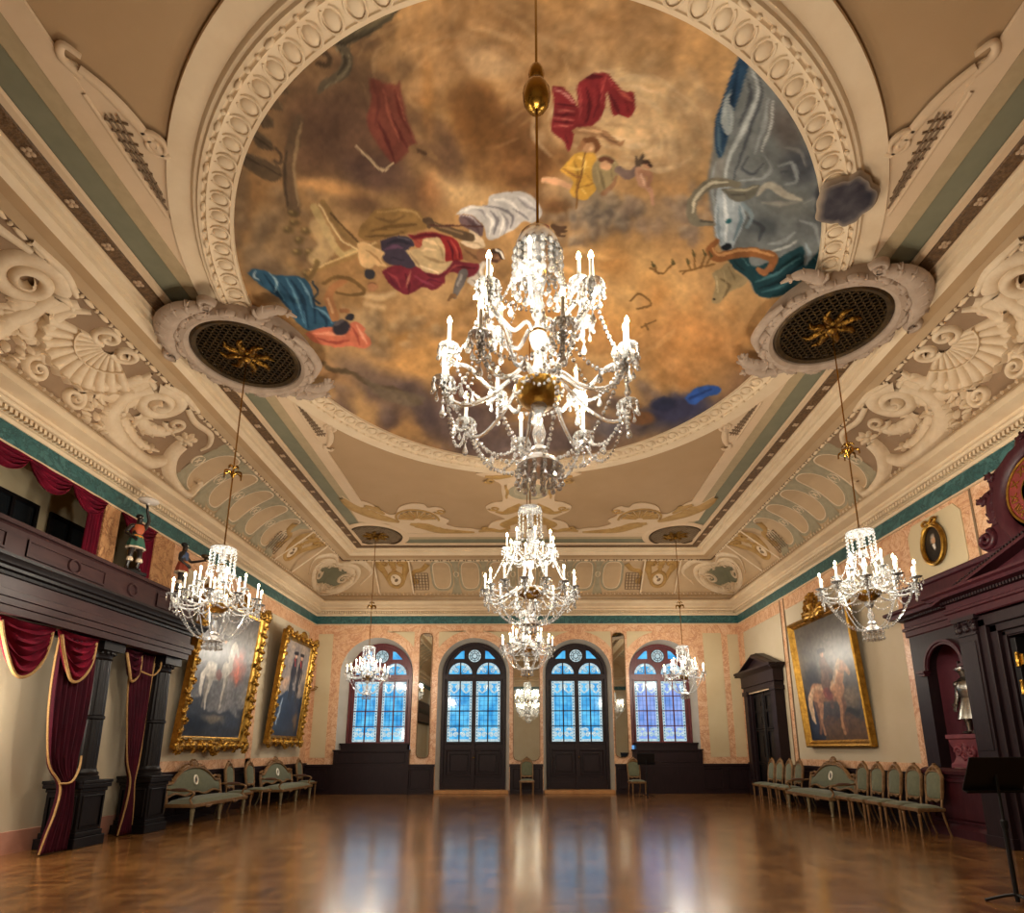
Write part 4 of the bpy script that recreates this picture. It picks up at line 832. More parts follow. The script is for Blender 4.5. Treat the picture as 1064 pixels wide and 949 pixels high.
    for pts, wd, col in (([(264, 88), (286, 180), (236, 300), (186, 400), (172, 490)], 9, L1), ([(284, 100), (300, 190), (262, 290), (224, 400), (200, 480)], 6, DK), ([(322, 200), (304, 300), (272, 384)], 9, L2), ([(338, 210), (326, 300), (296, 380)], 5, L3), ([(250, 120), (262, 190), (220, 290)], 7, DK), ([(300, 392), (326, 430), (302, 470), (220, 482)], 7, L2), ([(250, 400), (230, 440), (270, 460), (300, 420)], 5, DK), ([(352, 430), (400, 420), (412, 480), (372, 492)], 8, L2), ([(360, 450), (388, 450)], 6, DK), ([(372, 370), (420, 380), (446, 430)], 7, (120, 118, 112)), ([(282, 530), (320, 496), (380, 530), (430, 548)], 15, (182, 172, 150)), ([(300, 556), (360, 562), (420, 556)], 9, (140, 136, 124)), ([(440, 560), (490, 540), (500, 590)], 8, (132, 132, 126)), ([(250, 610), (300, 640), (290, 690)], 9, DK), ([(430, 620), (480, 640), (500, 700)], 8, (140, 144, 142)), ([(320, 700), (370, 690), (410, 660)], 9, L2), ([(330, 725), (380, 712), (420, 690)], 5, L3), ([(452, 700), (462, 740), (452, 770)], 10, (146, 160, 164)), ([(480, 470), (520, 500), (510, 560)], 9, (84, 86, 88)), ([(140, 420), (128, 500), (140, 590)], 6, L2), ([(300, 120), (370, 200), (430, 300)], 5, (132, 128, 120)), ([(390, 240), (440, 320), (480, 400)], 8, (72, 70, 70))): S(f(*pts), [wd*.3/k, wd/k, wd*.35/k], col, .85, 2)
    paint(f, k, [(184, 752), (250, 738), (270, 780), (350, 752), (440, 708), (446, 772), (522, 690), (522, 772), (460, 800), (372, 872), (290, 874), (262, 830), (215, 790)], (22, 56, 62), [([(290, 850), (370, 820), (440, 760)], 8, (10, 30, 36)), ([(210, 760), (240, 790)], 8, (12, 34, 40)), ([(300, 800), (360, 790), (430, 730)], 7, (12, 36, 42))], [([(280, 830), (350, 800), (430, 745)], 5, (74, 120, 124)), ([(300, 862), (370, 840), (450, 780)], 5, (62, 104, 110)), ([(230, 745), (256, 775)], 5, (80, 120, 124)), ([(470, 740), (500, 760)], 7, (64, 104, 114))])
    paint(f, k, [(148, 498), (202, 508), (232, 560), (242, 602), (216, 692), (190, 724), (158, 700), (138, 620)], (158, 168, 172), [([(222, 570), (226, 620), (206, 690)], 8, (96, 122, 132)), ([(150, 560), (150, 640), (164, 700)], 5, (110, 124, 130))], [([(168, 516), (176, 600), (176, 690)], 8, (218, 222, 220)), ([(196, 520), (200, 570)], 5, (206, 212, 212))]); B(*f((184, 624))[0], 4.4, 3.6, (34, 92, 100), -.5, 1, .5); B(*f((182, 712))[0], 6.4, 4.6, (22, 26, 32), -.2, 1, .35); S(f((232, 560), (262, 600), (250, 640)), 2.2, (120, 138, 144), .9, 1.4)
    S(f((216, 497), (150, 487), (92, 512), (62, 568), (72, 622), (136, 634)), [3.6, 5, 5.4, 5.6, 4.6, 2], (112, 104, 86), 1, 1.4); S(f((180, 486), (120, 494), (76, 540), (66, 590)), [.8, 1.8, 2, 1], (196, 186, 158), .9, 1.2); S(f((90, 622), (134, 626)), [1.4, 1], (70, 64, 54), .9, 1, False)
    paint(f, k, [(158, 508), (230, 508), (292, 498), (262, 540), (222, 556), (190, 546)], (104, 100, 86), [([(190, 530), (240, 530)], 7, (66, 64, 56))], [([(180, 514), (240, 514), (284, 502)], 4, (176, 168, 140))])
    S(f((146, 690), (128, 718), (152, 746), (204, 736), (270, 730), (338, 746), (330, 786)), [3, 4.4, 5, 5, 5.2, 5.6, 3], (136, 82, 40), 1, 1.3); S(f((134, 712), (156, 738), (210, 728), (280, 722), (340, 740)), [.8, 1.4, 1.4, 1.6, 1], (198, 140, 82), .9, 1); S(f((292, 790), (312, 800), (330, 776)), [3, 3.4, 2], (150, 92, 52), 1, 1.2)
    paint(f, k, [(134, 800), (150, 790), (190, 768), (216, 800), (250, 830), (192, 862), (152, 896), (128, 892), (142, 840)], (146, 124, 84), [([(160, 820), (190, 840), (170, 880)], 7, (96, 78, 50)), ([(190, 780), (210, 820)], 6, (110, 88, 58))], [([(146, 810), (150, 860)], 5, (196, 174, 128)), ([(170, 790), (180, 830)], 4, (184, 160, 114))]); B(*f((138, 884))[0], 2.4, 2, (50, 38, 28), 0, 1, .5)
    for P in ([(20, 790), (60, 785), (100, 775), (140, 770)], [(60, 785), (50, 760)], [(75, 783), (70, 735)], [(95, 778), (110, 735)], [(110, 775), (130, 740)], [(40, 790), (30, 800)], [(-80, 782), (-40, 796), (0, 765)], [(-60, 790), (-70, 775)], [(-150, 890), (-118, 866), (-80, 904), (-130, 918)], [(-110, 980), (-66, 960)], [(-100, 970), (-90, 990)]): S(f(*P), 1., (116, 80, 38), .95, 1)
    for x, y in ((50, 760), (70, 735), (110, 735), (130, 740), (-70, 775), (0, 765)): S(f((x, y), (x-6, y-16)), [1.8, .6], (84, 70, 36), .95, 1, False)
    c.warp = 3.; B(886, 202, 32, 34, (44, 42, 50), 0, 1, .5); B(862, 196, 26, 20, (58, 60, 68), 0, .9, .7); c.billow(872, 205, 26, 26, 16, (34, 34, 42), (84, 82, 84), 36, .5); c.warp = 2.
    def cloth(P, base, lo, hi, folds, al=1., w=3.):
        c.poly(P, base, al, 2)
        for i, q in enumerate(folds): S(q, [w*.4, w, w*.3], hi if i % 2 else lo, .8, 2)
    # bottom rim figures
    B(700, 424, 44, 20, (52, 52, 78), -.2, .95, .6); cloth([(708, 412), (720, 402), (740, 398), (746, 404), (728, 412), (716, 418)], (40, 76, 148), (24, 44, 96), (90, 124, 190), [[(714, 412), (736, 402)]]); B(664, 434, 18, 10, (120, 78, 44), .2, .95, .5); B(685, 418, 18, 10, (40, 44, 70), 0, .95, .5); B(655, 420, 12, 7, (150, 100, 54), 0, .8, .6); B(630, 446, 26, 12, (96, 88, 92), 0, .8, .7)
    for k in range(16):
        x, y = 335+k*6.5, 378+k*2.6; B(x, y+3*math.sin(k), 7, 4, (84, 66, 42), .4, .8, .7)
    c.poly([(376, 392), (404, 404), (440, 414), (424, 424), (390, 412)], (110, 92, 70), .8, 3)
    B(480, 405, 40, 16, (88, 50, 46), .2, .7, .8)
    c.warp = 3; B(886, 200, 34, 36, (46, 42, 48), 0, 1, .5); B(865, 195, 26, 22, (60, 62, 70), 0, .9, .7)
    yy, xx = np.mgrid[0:c.h, 0:c.w].astype(float); n1, n2 = fbm(c.h, c.w, 110, 61, 3), fbm(c.h, c.w, 110, 71, 3)
    yi, xi = np.clip(yy+.6*n1, 0, c.h-1).astype(int), np.clip(xx+.6*n2, 0, c.w-1).astype(int); c.a = c.a[yi, xi]
    lum = c.a @ np.array([.3, .6, .1]); c.a = c.a*.88+lum[..., None]*.12
    c.tint(.035, 60, 91); c.tint(.04, 18, 77); c.tint(.03, 170, 55)
    return c
CC0 = ceiling_canvas()
FH = np.array([[.99999728, .00050398, -.0151829], [-.00233309, .21601302, -6.50762398], [0., .97639035, 1.43973073]])
def to_canvas(P):
    """plan position on the ceiling -> the fresco's own drawing grid"""
    q = np.stack([P[:, 0], P[:, 1], np.ones(len(P))], 1) @ FH.T; return 547.697+587.607*q[:, 0]/q[:, 2], 648+587.607*q[:, 1]/q[:, 2]
FRESCO = vcol('fresco', .85, .15)
def fresco():
    rr = np.linspace(0, 4.29, 250); n = 1080; aa = np.linspace(0, 2*PI, n, endpoint=False)
    V = [(CC[0], CC[1], 8.165)]+[(CC[0]+r*math.cos(a), CC[1]+r*math.sin(a), 8.165) for r in rr[1:] for a in aa]; F = [(0, 1+(i+1) % n, 1+i) for i in range(n)]
    F += [(1+j*n+i, 1+j*n+(i+1) % n, 1+(j+1)*n+(i+1) % n, 1+(j+1)*n+i) for j in range(len(rr)-2) for i in range(n)]
    m = M(); m.add(V, F); o = m.obj('ceiling_painting', FRESCO)
    x, y = to_canvas(np.array(V)); y = np.clip(y, -415, 505); paint_mesh(o, CC0.at(x, y), 1.04)
    tag(o, 'round ceiling fresco of clouds, draped figures and a blue-grey bull inside a carved cream frame', 'painting')
    # painted smoke that runs out over the frame
    V = [(3.93, 5.66, 8.025)]; n = 64; R = 10
    for j in range(1, R+1):
        for i in range(n):
            a = 2*PI*i/n; r = (.40+.045*math.sin(2*a+.6)+.03*math.sin(5*a)+.012*math.sin(11*a+1))*j/R
            u, v_ = .8*r*math.cos(a), 1.0*r*math.sin(a); V.append((3.93+u*.86+v_*.5, 5.66-u*.5+v_*.86, 8.025+(.05 if j == R else 0)))
    F = [(0, 1+(i+1) % n, 1+i) for i in range(n)]+[(1+j*n+i, 1+j*n+(i+1) % n, 1+(j+1)*n+(i+1) % n, 1+(j+1)*n+i) for j in range(R-1) for i in range(n)]
    m = M(); m.add(V, F); p = m.obj('painted_smoke', FRESCO, o, label='dark painted smoke spilling over the carved frame')
    v = np.array(V); h = fbm(64, 64, 5, 3); ii = np.clip(((v[:, 0]-3.4)/1.4*63).astype(int), 0, 63); jj = np.clip(((v[:, 1]-4.9)/1.6*63).astype(int), 0, 63)
    k = np.clip(.5+.28*h[ii, jj], 0, 1)[:, None]; rim = np.r_[0, np.repeat(np.arange(1, R+1)/R, n)][:, None]; rim = np.clip((rim-.72)/.28, 0, 1)*.75
    paint_mesh(p, ((np.array([44, 41, 48])*(1-k)+np.array([92, 86, 86])*k)*(1-rim)+np.array([196, 172, 140])*rim)/255)
fresco()
# ---------------------------------------------------------------- framed paintings
def horse(c, x, y, s, col, hi, lo, rider, flip=1, rear=False):
    """a small horse with rider painted in brush strokes; (x,y) = middle of the belly, s = body length"""
    X = lambda P: [(x+flip*a*s, y+b*s) for a, b in P]; S = c.stroke; k = s
    lift = -.22 if rear else 0
    S(X([(-.42, .02), (-.46, .3), (-.44, .62), (-.48, .84)]), [.13*k, .07*k, .04*k, .045*k], lo, 1, .03*k); S(X([(-.34, .04), (-.32, .32), (-.38, .6), (-.34, .86)]), [.14*k, .07*k, .04*k, .045*k], col, 1, .03*k)
    S(X([(.34, lift*.6), (.44, .3+lift), (.36, .56+lift), (.4, .8+lift)]), [.1*k, .06*k, .035*k, .04*k], lo, 1, .03*k); S(X([(.28, .05+lift*.5), (.34, .36+lift*.7), (.3, .62+lift*.4), (.32, .86+lift*.2)]), [.1*k, .055*k, .035*k, .04*k], col, 1, .03*k)
    S(X([(-.45, -.05), (-.15, 0), (.15, 0+lift*.3), (.36, -.05+lift*.6)]), [.2*k, .19*k, .19*k, .2*k], col, 1, .04*k)
    S(X([(.34, -.1+lift*.6), (.5, -.34+lift), (.58, -.5+lift)]), [.17*k, .11*k, .08*k], col, 1, .03*k); S(X([(.56, -.52+lift), (.68, -.42+lift), (.76, -.3+lift)]), [.08*k, .07*k, .045*k], col, 1, .03*k)
    S(X([(.3, -.24+lift*.6), (.42, -.46+lift), (.5, -.6+lift)]), [.05*k, .07*k, .04*k], hi, .9, .03*k); S(X([(-.52, -.12), (-.66, .1), (-.66, .45), (-.6, .62)]), [.05*k, .09*k, .07*k, .02*k], hi, 1, .03*k)
    S(X([(-.4, -.14), (0, -.1), (.3, -.16+lift*.5)]), [.04*k, .06*k, .04*k], hi, .8, .05*k); S(X([(-.3, .14), (.2, .16)]), [.04*k, .05*k], lo, .6, .05*k, False)
    S(X([(-.02, -.15), (.02, -.4), (.0, -.66)]), [.14*k, .13*k, .11*k], rider, 1, .03*k); S(X([(0, -.1), (.08, .1), (.06, .3)]), [.09*k, .07*k, .05*k], rider, 1, .02*k)
    S(X([(.04, -.6), (.2, -.42), (.3, -.32)]), [.06*k, .05*k, .03*k], rider, 1, .02*k); c.blob(x+flip*.02*s, y-.82*s, .075*k, .09*k, (190, 146, 110), 0, 1, .3); S(X([(-.08, -.9), (.1, -.88)]), [.05*k, .05*k], (34, 30, 30), 1, .02*k, False); S(X([(-.02, .02), (.06, .06)]), [.12*k, .1*k], (120, 54, 40), .8, .04*k, False)
def pic_left_large():
    c = Canvas(0, 0, 300, 360, 1., (92, 92, 94)); a = np.clip(.5+.3*fbm(c.h, c.w, 4, 8), 0, 1)[..., None]; c.a = c.a*(1-a*.7)+np.array([150, 146, 140])/255*a*.7
    c.warp = 5; c.blob(60, 60, 110, 120, (96, 98, 100), 0, .7, .9); c.blob(215, 150, 70, 66, (176, 84, 62), 0, .95, .7); c.blob(215, 170, 36, 36, (220, 116, 84), 0, .9, .8); c.blob(120, 70, 60, 60, (170, 168, 160), 0, .6, .9)
    c.poly([(0, 270), (60, 258), (140, 290), (300, 270), (300, 360), (0, 360)], (54, 58, 66), 1, 8); c.blob(50, 330, 70, 30, (28, 34, 44), 0, 1, .5); c.blob(140, 310, 90, 22, (136, 124, 104), 0, .8, .8); c.blob(230, 320, 70, 24, (60, 66, 80), 0, .8, .8); c.blob(250, 280, 50, 14, (130, 128, 126), .3, .8, .7)
    c.warp = 1.5; horse(c, 120, 185, 115, (186, 180, 168), (214, 208, 196), (128, 122, 114), (88, 84, 84), 1, True); c.tint(.08, 40, 6)
    return c
def pic_left_small():
    c = Canvas(0, 0, 240, 330, 1., (140, 124, 108)); a = np.clip(.5+.35*fbm(c.h, c.w, 4, 18), 0, 1)[..., None]; c.a = c.a*(1-a*.6)+np.array([92, 86, 88])/255*a*.6
    c.warp = 5; c.blob(60, 150, 60, 30, (190, 146, 112), -.3, .8, .9); c.blob(200, 60, 50, 60, (112, 112, 116), 0, .7, .8); c.poly([(0, 240), (40, 190), (110, 176), (200, 190), (240, 200), (240, 330), (0, 330)], (38, 48, 62), 1, 6); c.blob(110, 260, 80, 50, (28, 40, 58), 0, 1, .7); c.blob(205, 270, 30, 50, (112, 84, 56), 0, .8, .7); c.stroke([(58, 200), (44, 240), (34, 300)], [4, 7, 3], (168, 178, 186), .9, 5)
    c.warp = 1.
    for x, s in ((112, 1.), (168, .86)):
        S = c.stroke; S([(x, 66), (x-4, 110), (x-6, 160)], [15*s, 17*s, 12*s], (26, 26, 32), 1, 3); S([(x-8, 160), (x-10, 200)], [8*s, 6*s], (30, 30, 34), 1, 3, False); S([(x+6, 160), (x+10, 204)], [8*s, 6*s], (30, 30, 34), 1, 3, False); S([(x-12, 76), (x-20, 110), (x-10, 130)], [7*s, 6*s, 4*s], (34, 34, 40), 1, 2); S([(x+12, 76), (x+20, 110), (x+16, 140)], [7*s, 6*s, 4*s], (34, 34, 40), 1, 2)
        c.blob(x, 48, 10*s, 12*s, (190, 140, 108), 0, 1, .3); S([(x-14, 38), (x+14, 36)], [7*s, 7*s], (20, 20, 24), 1, 2, False); S([(x-6, 62), (x+8, 84)], [4, 3], (150, 40, 36), 1, 2, False)
    c.tint(.07, 34, 5); return c
def pic_right():
    c = Canvas(0, 0, 280, 380, 1., (66, 60, 52)); a = np.clip(.5+.3*fbm(c.h, c.w, 4, 28), 0, 1)[..., None]; c.a = c.a*(1-a*.6)+np.array([98, 92, 84])/255*a*.6
    c.warp = 6; c.blob(175, 130, 110, 100, (140, 134, 124), 0, .7, .9); c.blob(60, 200, 70, 110, (34, 36, 40), 0, .9, .8); c.blob(230, 250, 60, 40, (128, 108, 80), 0, .8, .8); c.poly([(0, 330), (120, 312), (280, 320), (280, 380), (0, 380)], (92, 68, 46), 1, 8); c.poly([(0, 240), (60, 290), (80, 380), (0, 380)], (30, 38, 50), 1, 8); c.blob(230, 298, 50, 22, (36, 40, 34), 0, .95, .6)
    c.warp = 1.5; horse(c, 128, 232, 150, (168, 122, 84), (206, 172, 132), (112, 78, 54), (104, 78, 62), 1); c.stroke([(188, 130), (176, 176), (170, 210)], [4, 6, 3], (150, 140, 128), .6, 5); c.tint(.08, 40, 7); return c
def pic_oval():
    c = Canvas(0, 0, 120, 150, 1., (30, 26, 22)); c.warp = 1; c.blob(60, 110, 44, 50, (20, 18, 18), 0, 1, .4); c.blob(58, 56, 15, 20, (196, 150, 112), 0, 1, .35); c.blob(58, 40, 18, 13, (150, 140, 128), 0, .9, .5); c.blob(44, 58, 6, 16, (140, 130, 118), 0, .8, .5); c.poly([(50, 74), (68, 74), (64, 96), (56, 92)], (206, 198, 186), 1, 2); c.tint(.06, 20, 5); return c
PICM = vcol('oil_canvas', .35, .45, bump=.15)
def canvas_obj(c, w, h, parent, n=110, oval=False):
    """local: x across (0..w centred), z up, facing -y"""
    if oval:
        V = [(0, 0, 0)]+[(w/2*r*math.cos(a), 0, h/2*r*math.sin(a)) for r in np.linspace(.08, 1, 14) for a in np.linspace(0, 2*PI, 40, endpoint=False)]
        F = [(0, 1+i, 1+(i+1) % 40) for i in range(40)]+[(1+j*40+i, 41+j*40+i, 41+j*40+(i+1) % 40, 1+j*40+(i+1) % 40) for j in range(13) for i in range(40)]
    else:
        m_ = int(n*h/w); V = [(w*(i/(n-1)-.5), 0, h*(j/(m_-1)-.5)) for j in range(m_) for i in range(n)]; F = [(j*n+i, j*n+i+1, (j+1)*n+i+1, (j+1)*n+i) for j in range(m_-1) for i in range(n-1)]
    m = M(); m.add(V, F); o = m.obj('canvas', PICM, parent); v = np.array(V)
    paint_mesh(o, c.at((v[:, 0]/w+.5)*c.w, (.5-v[:, 2]/h)*c.h)); return o
# ================================================================= CHANDELIERS
def beads(mb, P, r, hi, step, last=None):
    """a string of cut beads along a 3-D path"""
    P = np.asarray(P, float); L = np.r_[0, np.cumsum(np.linalg.norm(np.diff(P, axis=0), axis=1))]; n = max(2, int(L[-1]/step))
    for i in range(n+1):
        q = [np.interp(L[-1]*i/n, L, P[:, k]) for k in range(3)]; rr = r*(1 if i % 2 else .72)*(1 if hi else 1.2)
        if hi: mb.ball(q, rr, 6, 4, (1, 1, 1.15))
        else: mb.octa(q, rr, rr*1.25)
    return mb
def catenary(A, B, sag, n=14):
    A, B = np.array(A, float), np.array(B, float); t = np.linspace(0, 1, n)[:, None]
    P = A*(1-t)+B*t; P[:, 2] -= (4*sag*t*(1-t))[:, 0]; return P
def drop(mb, x, y, z, h, r, hi):
    if hi: mb.lathe([(.003, z), (r*.35, z-h*.3), (r, z-h*.72), (r*.75, z-h*.9), (.002, z-h)], 7, (x, y, 0))
    else:
        mb.octa((x, y, z-h*.62), r, h*.38); mb.octa((x, y, z-h*.15), r*.5, h*.15)
def chandelier(label, group, loc, tiers, crown, bowl, ztop, hi, dome=False, ornament=None, seed=1):
    t = thing('crystal_chandelier', label, 'chandelier', loc, 0, group)
    rnd = random.Random(seed); n6 = 12 if hi else 8
    rod = M().tube([(0, 0, crown[1]-.1), (0, 0, ztop)], .011, 6); rod.obj('hanging_rod', BRASS, t)
    if ornament:
        z, k = ornament; o = M()
        if k == 'ball': o.lathe([(.012, .33), (.05, .31), (.062, .26), (.05, .2), (.03, .18), (.075, .15), (.105, .08), (.1, 0), (.075, -.05), (.03, -.07), (.012, -.08)], 14, (0, 0, z))
        else:
            o.lathe([(.012, .16), (.03, .14), (.012, .1), (.012, .04), (.05, .02), (.03, -.02), (.012, -.06)], 10, (0, 0, z))
            for i in range(6):
                a = i*PI/3; c, s = math.cos(a), math.sin(a); o.tube(spline([(0, 0, z), (.06*c, .06*s, z+.05), (.13*c, .13*s, z+.03), (.14*c, .14*s, z-.04)], 4), [.018]*4+[.016]*5+[.012]*4, 5)
                o.tube(spline([(0, 0, z+.13), (.05*c, .05*s, z+.16), (.085*c, .085*s, z+.12)], 4), .01, 5)
        o.obj('rod_ornament', BRASS, t)
    # central stem of glass balusters
    z0, z1 = bowl[0]+.25, crown[1]-.02; st = M(); pr = []
    k = 7
    for i in range(k):
        a, b = z0+(z1-z0)*i/k, z0+(z1-z0)*(i+1)/k; h = b-a; w = .045+.02*(i % 2)
        pr += [(.018, a), (w*.7, a+h*.15), (w, a+h*.45), (w*.55, a+h*.8), (.018, b-.001)]
    st.lathe(pr, n6); st.obj('stem', CRYSTAL, t)
    rg = M()
    for q in (.22, .5, .8): rg.lathe([(.03, 0), (.06, .006), (.06, .022), (.03, .03)], n6, (0, 0, z0+(z1-z0)*q))
    rg.obj('stem_ring', BRASS, t)
    # crown with prism fringe
    cr, cz0, cz1 = crown[2], crown[0], crown[1]
    c = M()
    if dome: c.lathe([(.02, cz1), (cr*.5, cz1-.02), (cr*.82, cz1-.07), (cr*.98, cz1-.15), (cr, cz1-.18), (cr*.99, cz1-.2), (cr*.95, cz1-.16), (cr*.78, cz1-.085), (cr*.48, cz1-.035), (.02, cz1-.015)], 20)
    else: c.lathe([(cr*.98, cz1-.03), (cr*1.02, cz1-.02), (cr*1.02, cz1+.0), (cr*.9, cz1+.01), (.03, cz1+.015), (.03, cz1), (cr*.9, cz1-.01)], 20)
    c.obj('crown', CRYSTAL, t)
    f = M(); nn = 18 if hi else 14
    for i in range(nn):
        a = 2*PI*i/nn; x, y = cr*math.cos(a), cr*math.sin(a); zt = cz1-(.18 if dome else .02)
        L = zt-cz0; m = max(3, int(L/.05))
        for j in range(m): f.octa((x, y, zt-L*(j+.5)/m), .017, L/m*.48) if not hi else f.ball((x, y, zt-L*(j+.5)/m), .019, 6, 4, (1, 1, L/m*.5/.019))
        drop(f, x*1.05, y*1.05, cz0, .1, .026, hi)
    f.obj('crown_prisms', CRYSTAL, t)
    if dome:
        f = M()
        for i in range(10):
            a = 2*PI*i/10; beads(f, [(.04*math.cos(a), .04*math.sin(a), cz1-.03), (cr*.6*math.cos(a), cr*.6*math.sin(a), cz1-.07), (cr*.8*math.cos(a), cr*.8*math.sin(a), cz0+.03)], .015, hi, .035)
        f.obj('crown_chains', CRYSTAL, t)
    # gilt dish under the arms
    dz = bowl[2]
    M().lathe([(.03, dz-.07), (.09, dz-.06), (bowl[3]*.8, dz-.02), (bowl[3], dz+.04), (bowl[3]*1.02, dz+.06), (bowl[3]*.9, dz+.05), (.03, dz+.03)], 22).obj('dish', GOLD, t)
    b = M()
    for i in range(6): a, a2 = i*PI/3, (i+1)*PI/3; R = bowl[3]*1.02; beads(b, catenary((R*math.cos(a), R*math.sin(a), dz+.05), (R*math.cos(a2), R*math.sin(a2), dz+.05), .06, 8), .014, hi, .034)
    b.obj('dish_chain', CRYSTAL, t)
    # finial bowl at the foot
    zb, br = bowl[0], bowl[1]; f = M()
    f.lathe([(.02, zb+.27), (.05, zb+.25), (.06, zb+.22), (.045, zb+.2), (br*.7, zb+.17), (br*.95, zb+.13), (br, zb+.11), (br*.6, zb+.1), (.02, zb+.1)], n6+4).obj('finial', CRYSTAL, t)
    f = M(); nn = 14 if hi else 12
    for ring, (q, L) in enumerate(((1., .1), (.72, .12), (.4, .13))):
        for i in range(max(5, int(nn*q))):
            a = 2*PI*i/max(5, int(nn*q)); x, y = br*q*math.cos(a), br*q*math.sin(a)
            for j in range(2): f.octa((x, y, zb+.1-.028*j-.01), .014, .015) if not hi else f.ball((x, y, zb+.1-.028*j-.01), .014, 6, 4)
            drop(f, x, y, zb+.045, L*.62, .018, hi)
    f.obj('finial_prisms', CRYSTAL, t)
    # arms with candles
    rims = []
    for ti, (n, R, ztip, ph, hub) in enumerate(tiers):
        zp = ztip-.25; ring = []
        for i in range(n):
            a = ph+2*PI*i/n; rot = Matrix.Rotation(a, 4, 'Z')
            am = M(); dip = min(.13, hub-zp+.22)
            P = spline([(.04, 0, hub), (R*.25, 0, hub+.05), (R*.5, 0, min(hub, zp)-.04), (R*.76, 0, zp-.13), (R*.96, 0, zp-.09), (R, 0, zp-.01)], 5)
            am.tube(P, .014, 7, mtx=rot); am.lathe([(.012, zp-.03), (.02, zp-.015), (.012, zp)], 8, (R*math.cos(a), R*math.sin(a), 0))
            arm = am.obj('arm', CRYSTAL, t); cx, cy = R*math.cos(a), R*math.sin(a); ring.append((cx, cy, zp))
            p = M().lathe([(.012, zp), (.045, zp+.004), (.07, zp+.02), (.074, zp+.026), (.045, zp+.014), (.02, zp+.012)], 12, (cx, cy, 0)); p.lathe([(.02, zp+.01), (.026, zp+.03), (.02, zp+.045)], 8, (cx, cy, 0)); p.obj('drip_pan', CRYSTAL, arm)
            M().lathe([(.013, zp+.03), (.013, ztip-.045), (.01, ztip-.042)], 8, (cx, cy, 0)).obj('candle', CANDLE, arm)
            M().lathe([(.004, ztip-.045), (.014, ztip-.035), (.017, ztip-.02), (.012, ztip), (.001, ztip+.022)], 8, (cx, cy, 0)).obj('bulb', BULB, arm)
            fr = M(); nd = 8 if hi else 6
            for k in range(nd):
                b = 2*PI*k/nd; x, y = cx+.07*math.cos(b), cy+.07*math.sin(b)
                if hi: fr.ball((x, y, zp+.008), .011, 6, 4)
                fr.octa((x, y, zp-.012), .012, .014); drop(fr, x, y, zp-.02, .07 if k % 2 else .05, .015, hi)
            fr.obj('prism_fringe', CRYSTAL, arm); fr = M(); beads(fr, [(cx, cy, zp-.03), (cx, cy, zp-.13)], .013, hi, .028); drop(fr, cx, cy, zp-.14, .1, .022, hi); fr.obj('pendant', CRYSTAL, arm)
        rims.append(ring)
        for i in range(n):
            A, B = ring[i], ring[(i+1) % n]
            ch = M(); beads(ch, catenary(A, B, .1 if n > 9 else .15), .014, hi, .032)
            if hi: mid = catenary(A, B, .1 if n > 9 else .15)[7]; drop(ch, mid[0], mid[1], mid[2], .09, .02, hi)
            if ti == len(tiers)-1: beads(ch, catenary((A[0]*.985, A[1]*.985, A[2]-.02), (B[0]*.985, B[1]*.985, B[2]-.02), .2 if n > 9 else .27), .013, hi, .03)
            ch.obj('bead_chain', CRYSTAL, t)
    # chains: crown to upper ring, lower ring to finial
    up = rims[0]
    for i, A in enumerate(up):
        a = math.atan2(A[1], A[0]); ch = M(); beads(ch, catenary((cr*math.cos(a), cr*math.sin(a), cz0+.02), (A[0], A[1], A[2]+.02), .12), .012, hi, .032); ch.obj('bead_chain', CRYSTAL, t)
    lo = rims[-1]; st = 1
    for i, A in enumerate(lo[::st]):
        a = math.atan2(A[1], A[0]); ch = M(); beads(ch, catenary((A[0]*.97, A[1]*.97, A[2]-.03), (br*math.cos(a), br*math.sin(a), zb+.14), .14), .014, hi, .032); ch.obj('bead_chain', CRYSTAL, t)
    if len(rims) > 1:
        for i, A in enumerate(rims[-2]):
            B = min(lo, key=lambda q: (q[0]-A[0])**2+(q[1]-A[1])**2); ch = M(); beads(ch, catenary((A[0], A[1], A[2]-.02), (B[0], B[1], B[2]+.03), .06), .012, hi, .03); ch.obj('bead_chain', CRYSTAL, t)
    return t
GS, GM = 'crystal chandeliers hung along the side walls', 'crystal chandeliers hung down the middle of the room'
def lamps(loc, zs, R, power, n=4, col=(1., .92, .78)):
    for i in range(n):
        a = PI/4+2*PI*i/n; l = bpy.data.lights.new('candle_light', 'POINT'); l.energy = power; l.color = col; l.shadow_soft_size = .06
        o = bpy.data.objects.new('candle_light', l); COL.objects.link(o); o.location = (loc[0]+R*math.cos(a), loc[1]+R*math.sin(a), loc[2]+zs)
POW = 34.
ZF = 3.13
front = chandelier('large crystal chandelier nearest the camera, hanging in front of the ceiling fresco', GM, (.08, 3.3, ZF), [(6, .34, 1.52, .35, 1.12), (6, .6, 1.22, .0, .72), (8, .62, .88, .2, .7)], (1.55, 1.93, .165), (0, .145, .62, .16), 8.15-ZF, True, True, (3.12, 'ball'), 1)
lamps((.08, 3.3, ZF), 1.0, .62, POW)
middle = chandelier('tallest two-tiered crystal chandelier in the middle of the room', GM, (.05, YC, ZF), [(8, .35, 1.47, .2, 1.1), (14, .66, .84, .1, .6)], (1.54, 1.9, .17), (0, .14, .56, .2), 8.15-ZF, False, False, None, 2)
lamps((.05, YC, ZF), .95, .68, POW)
third = chandelier('small crystal chandelier hanging below and behind the tallest one, before the mirror', GM, (0, 12.75, 3.12), [(6, .34, 1.1, .3, .75), (11, .58, .88, 0, .62)], (1.2, 1.48, .16), (0, .13, .6, .15), 8.15-3.12, False, False, None, 3)
lamps((0, 12.75, 3.12), 1.0, .6, POW*.9)
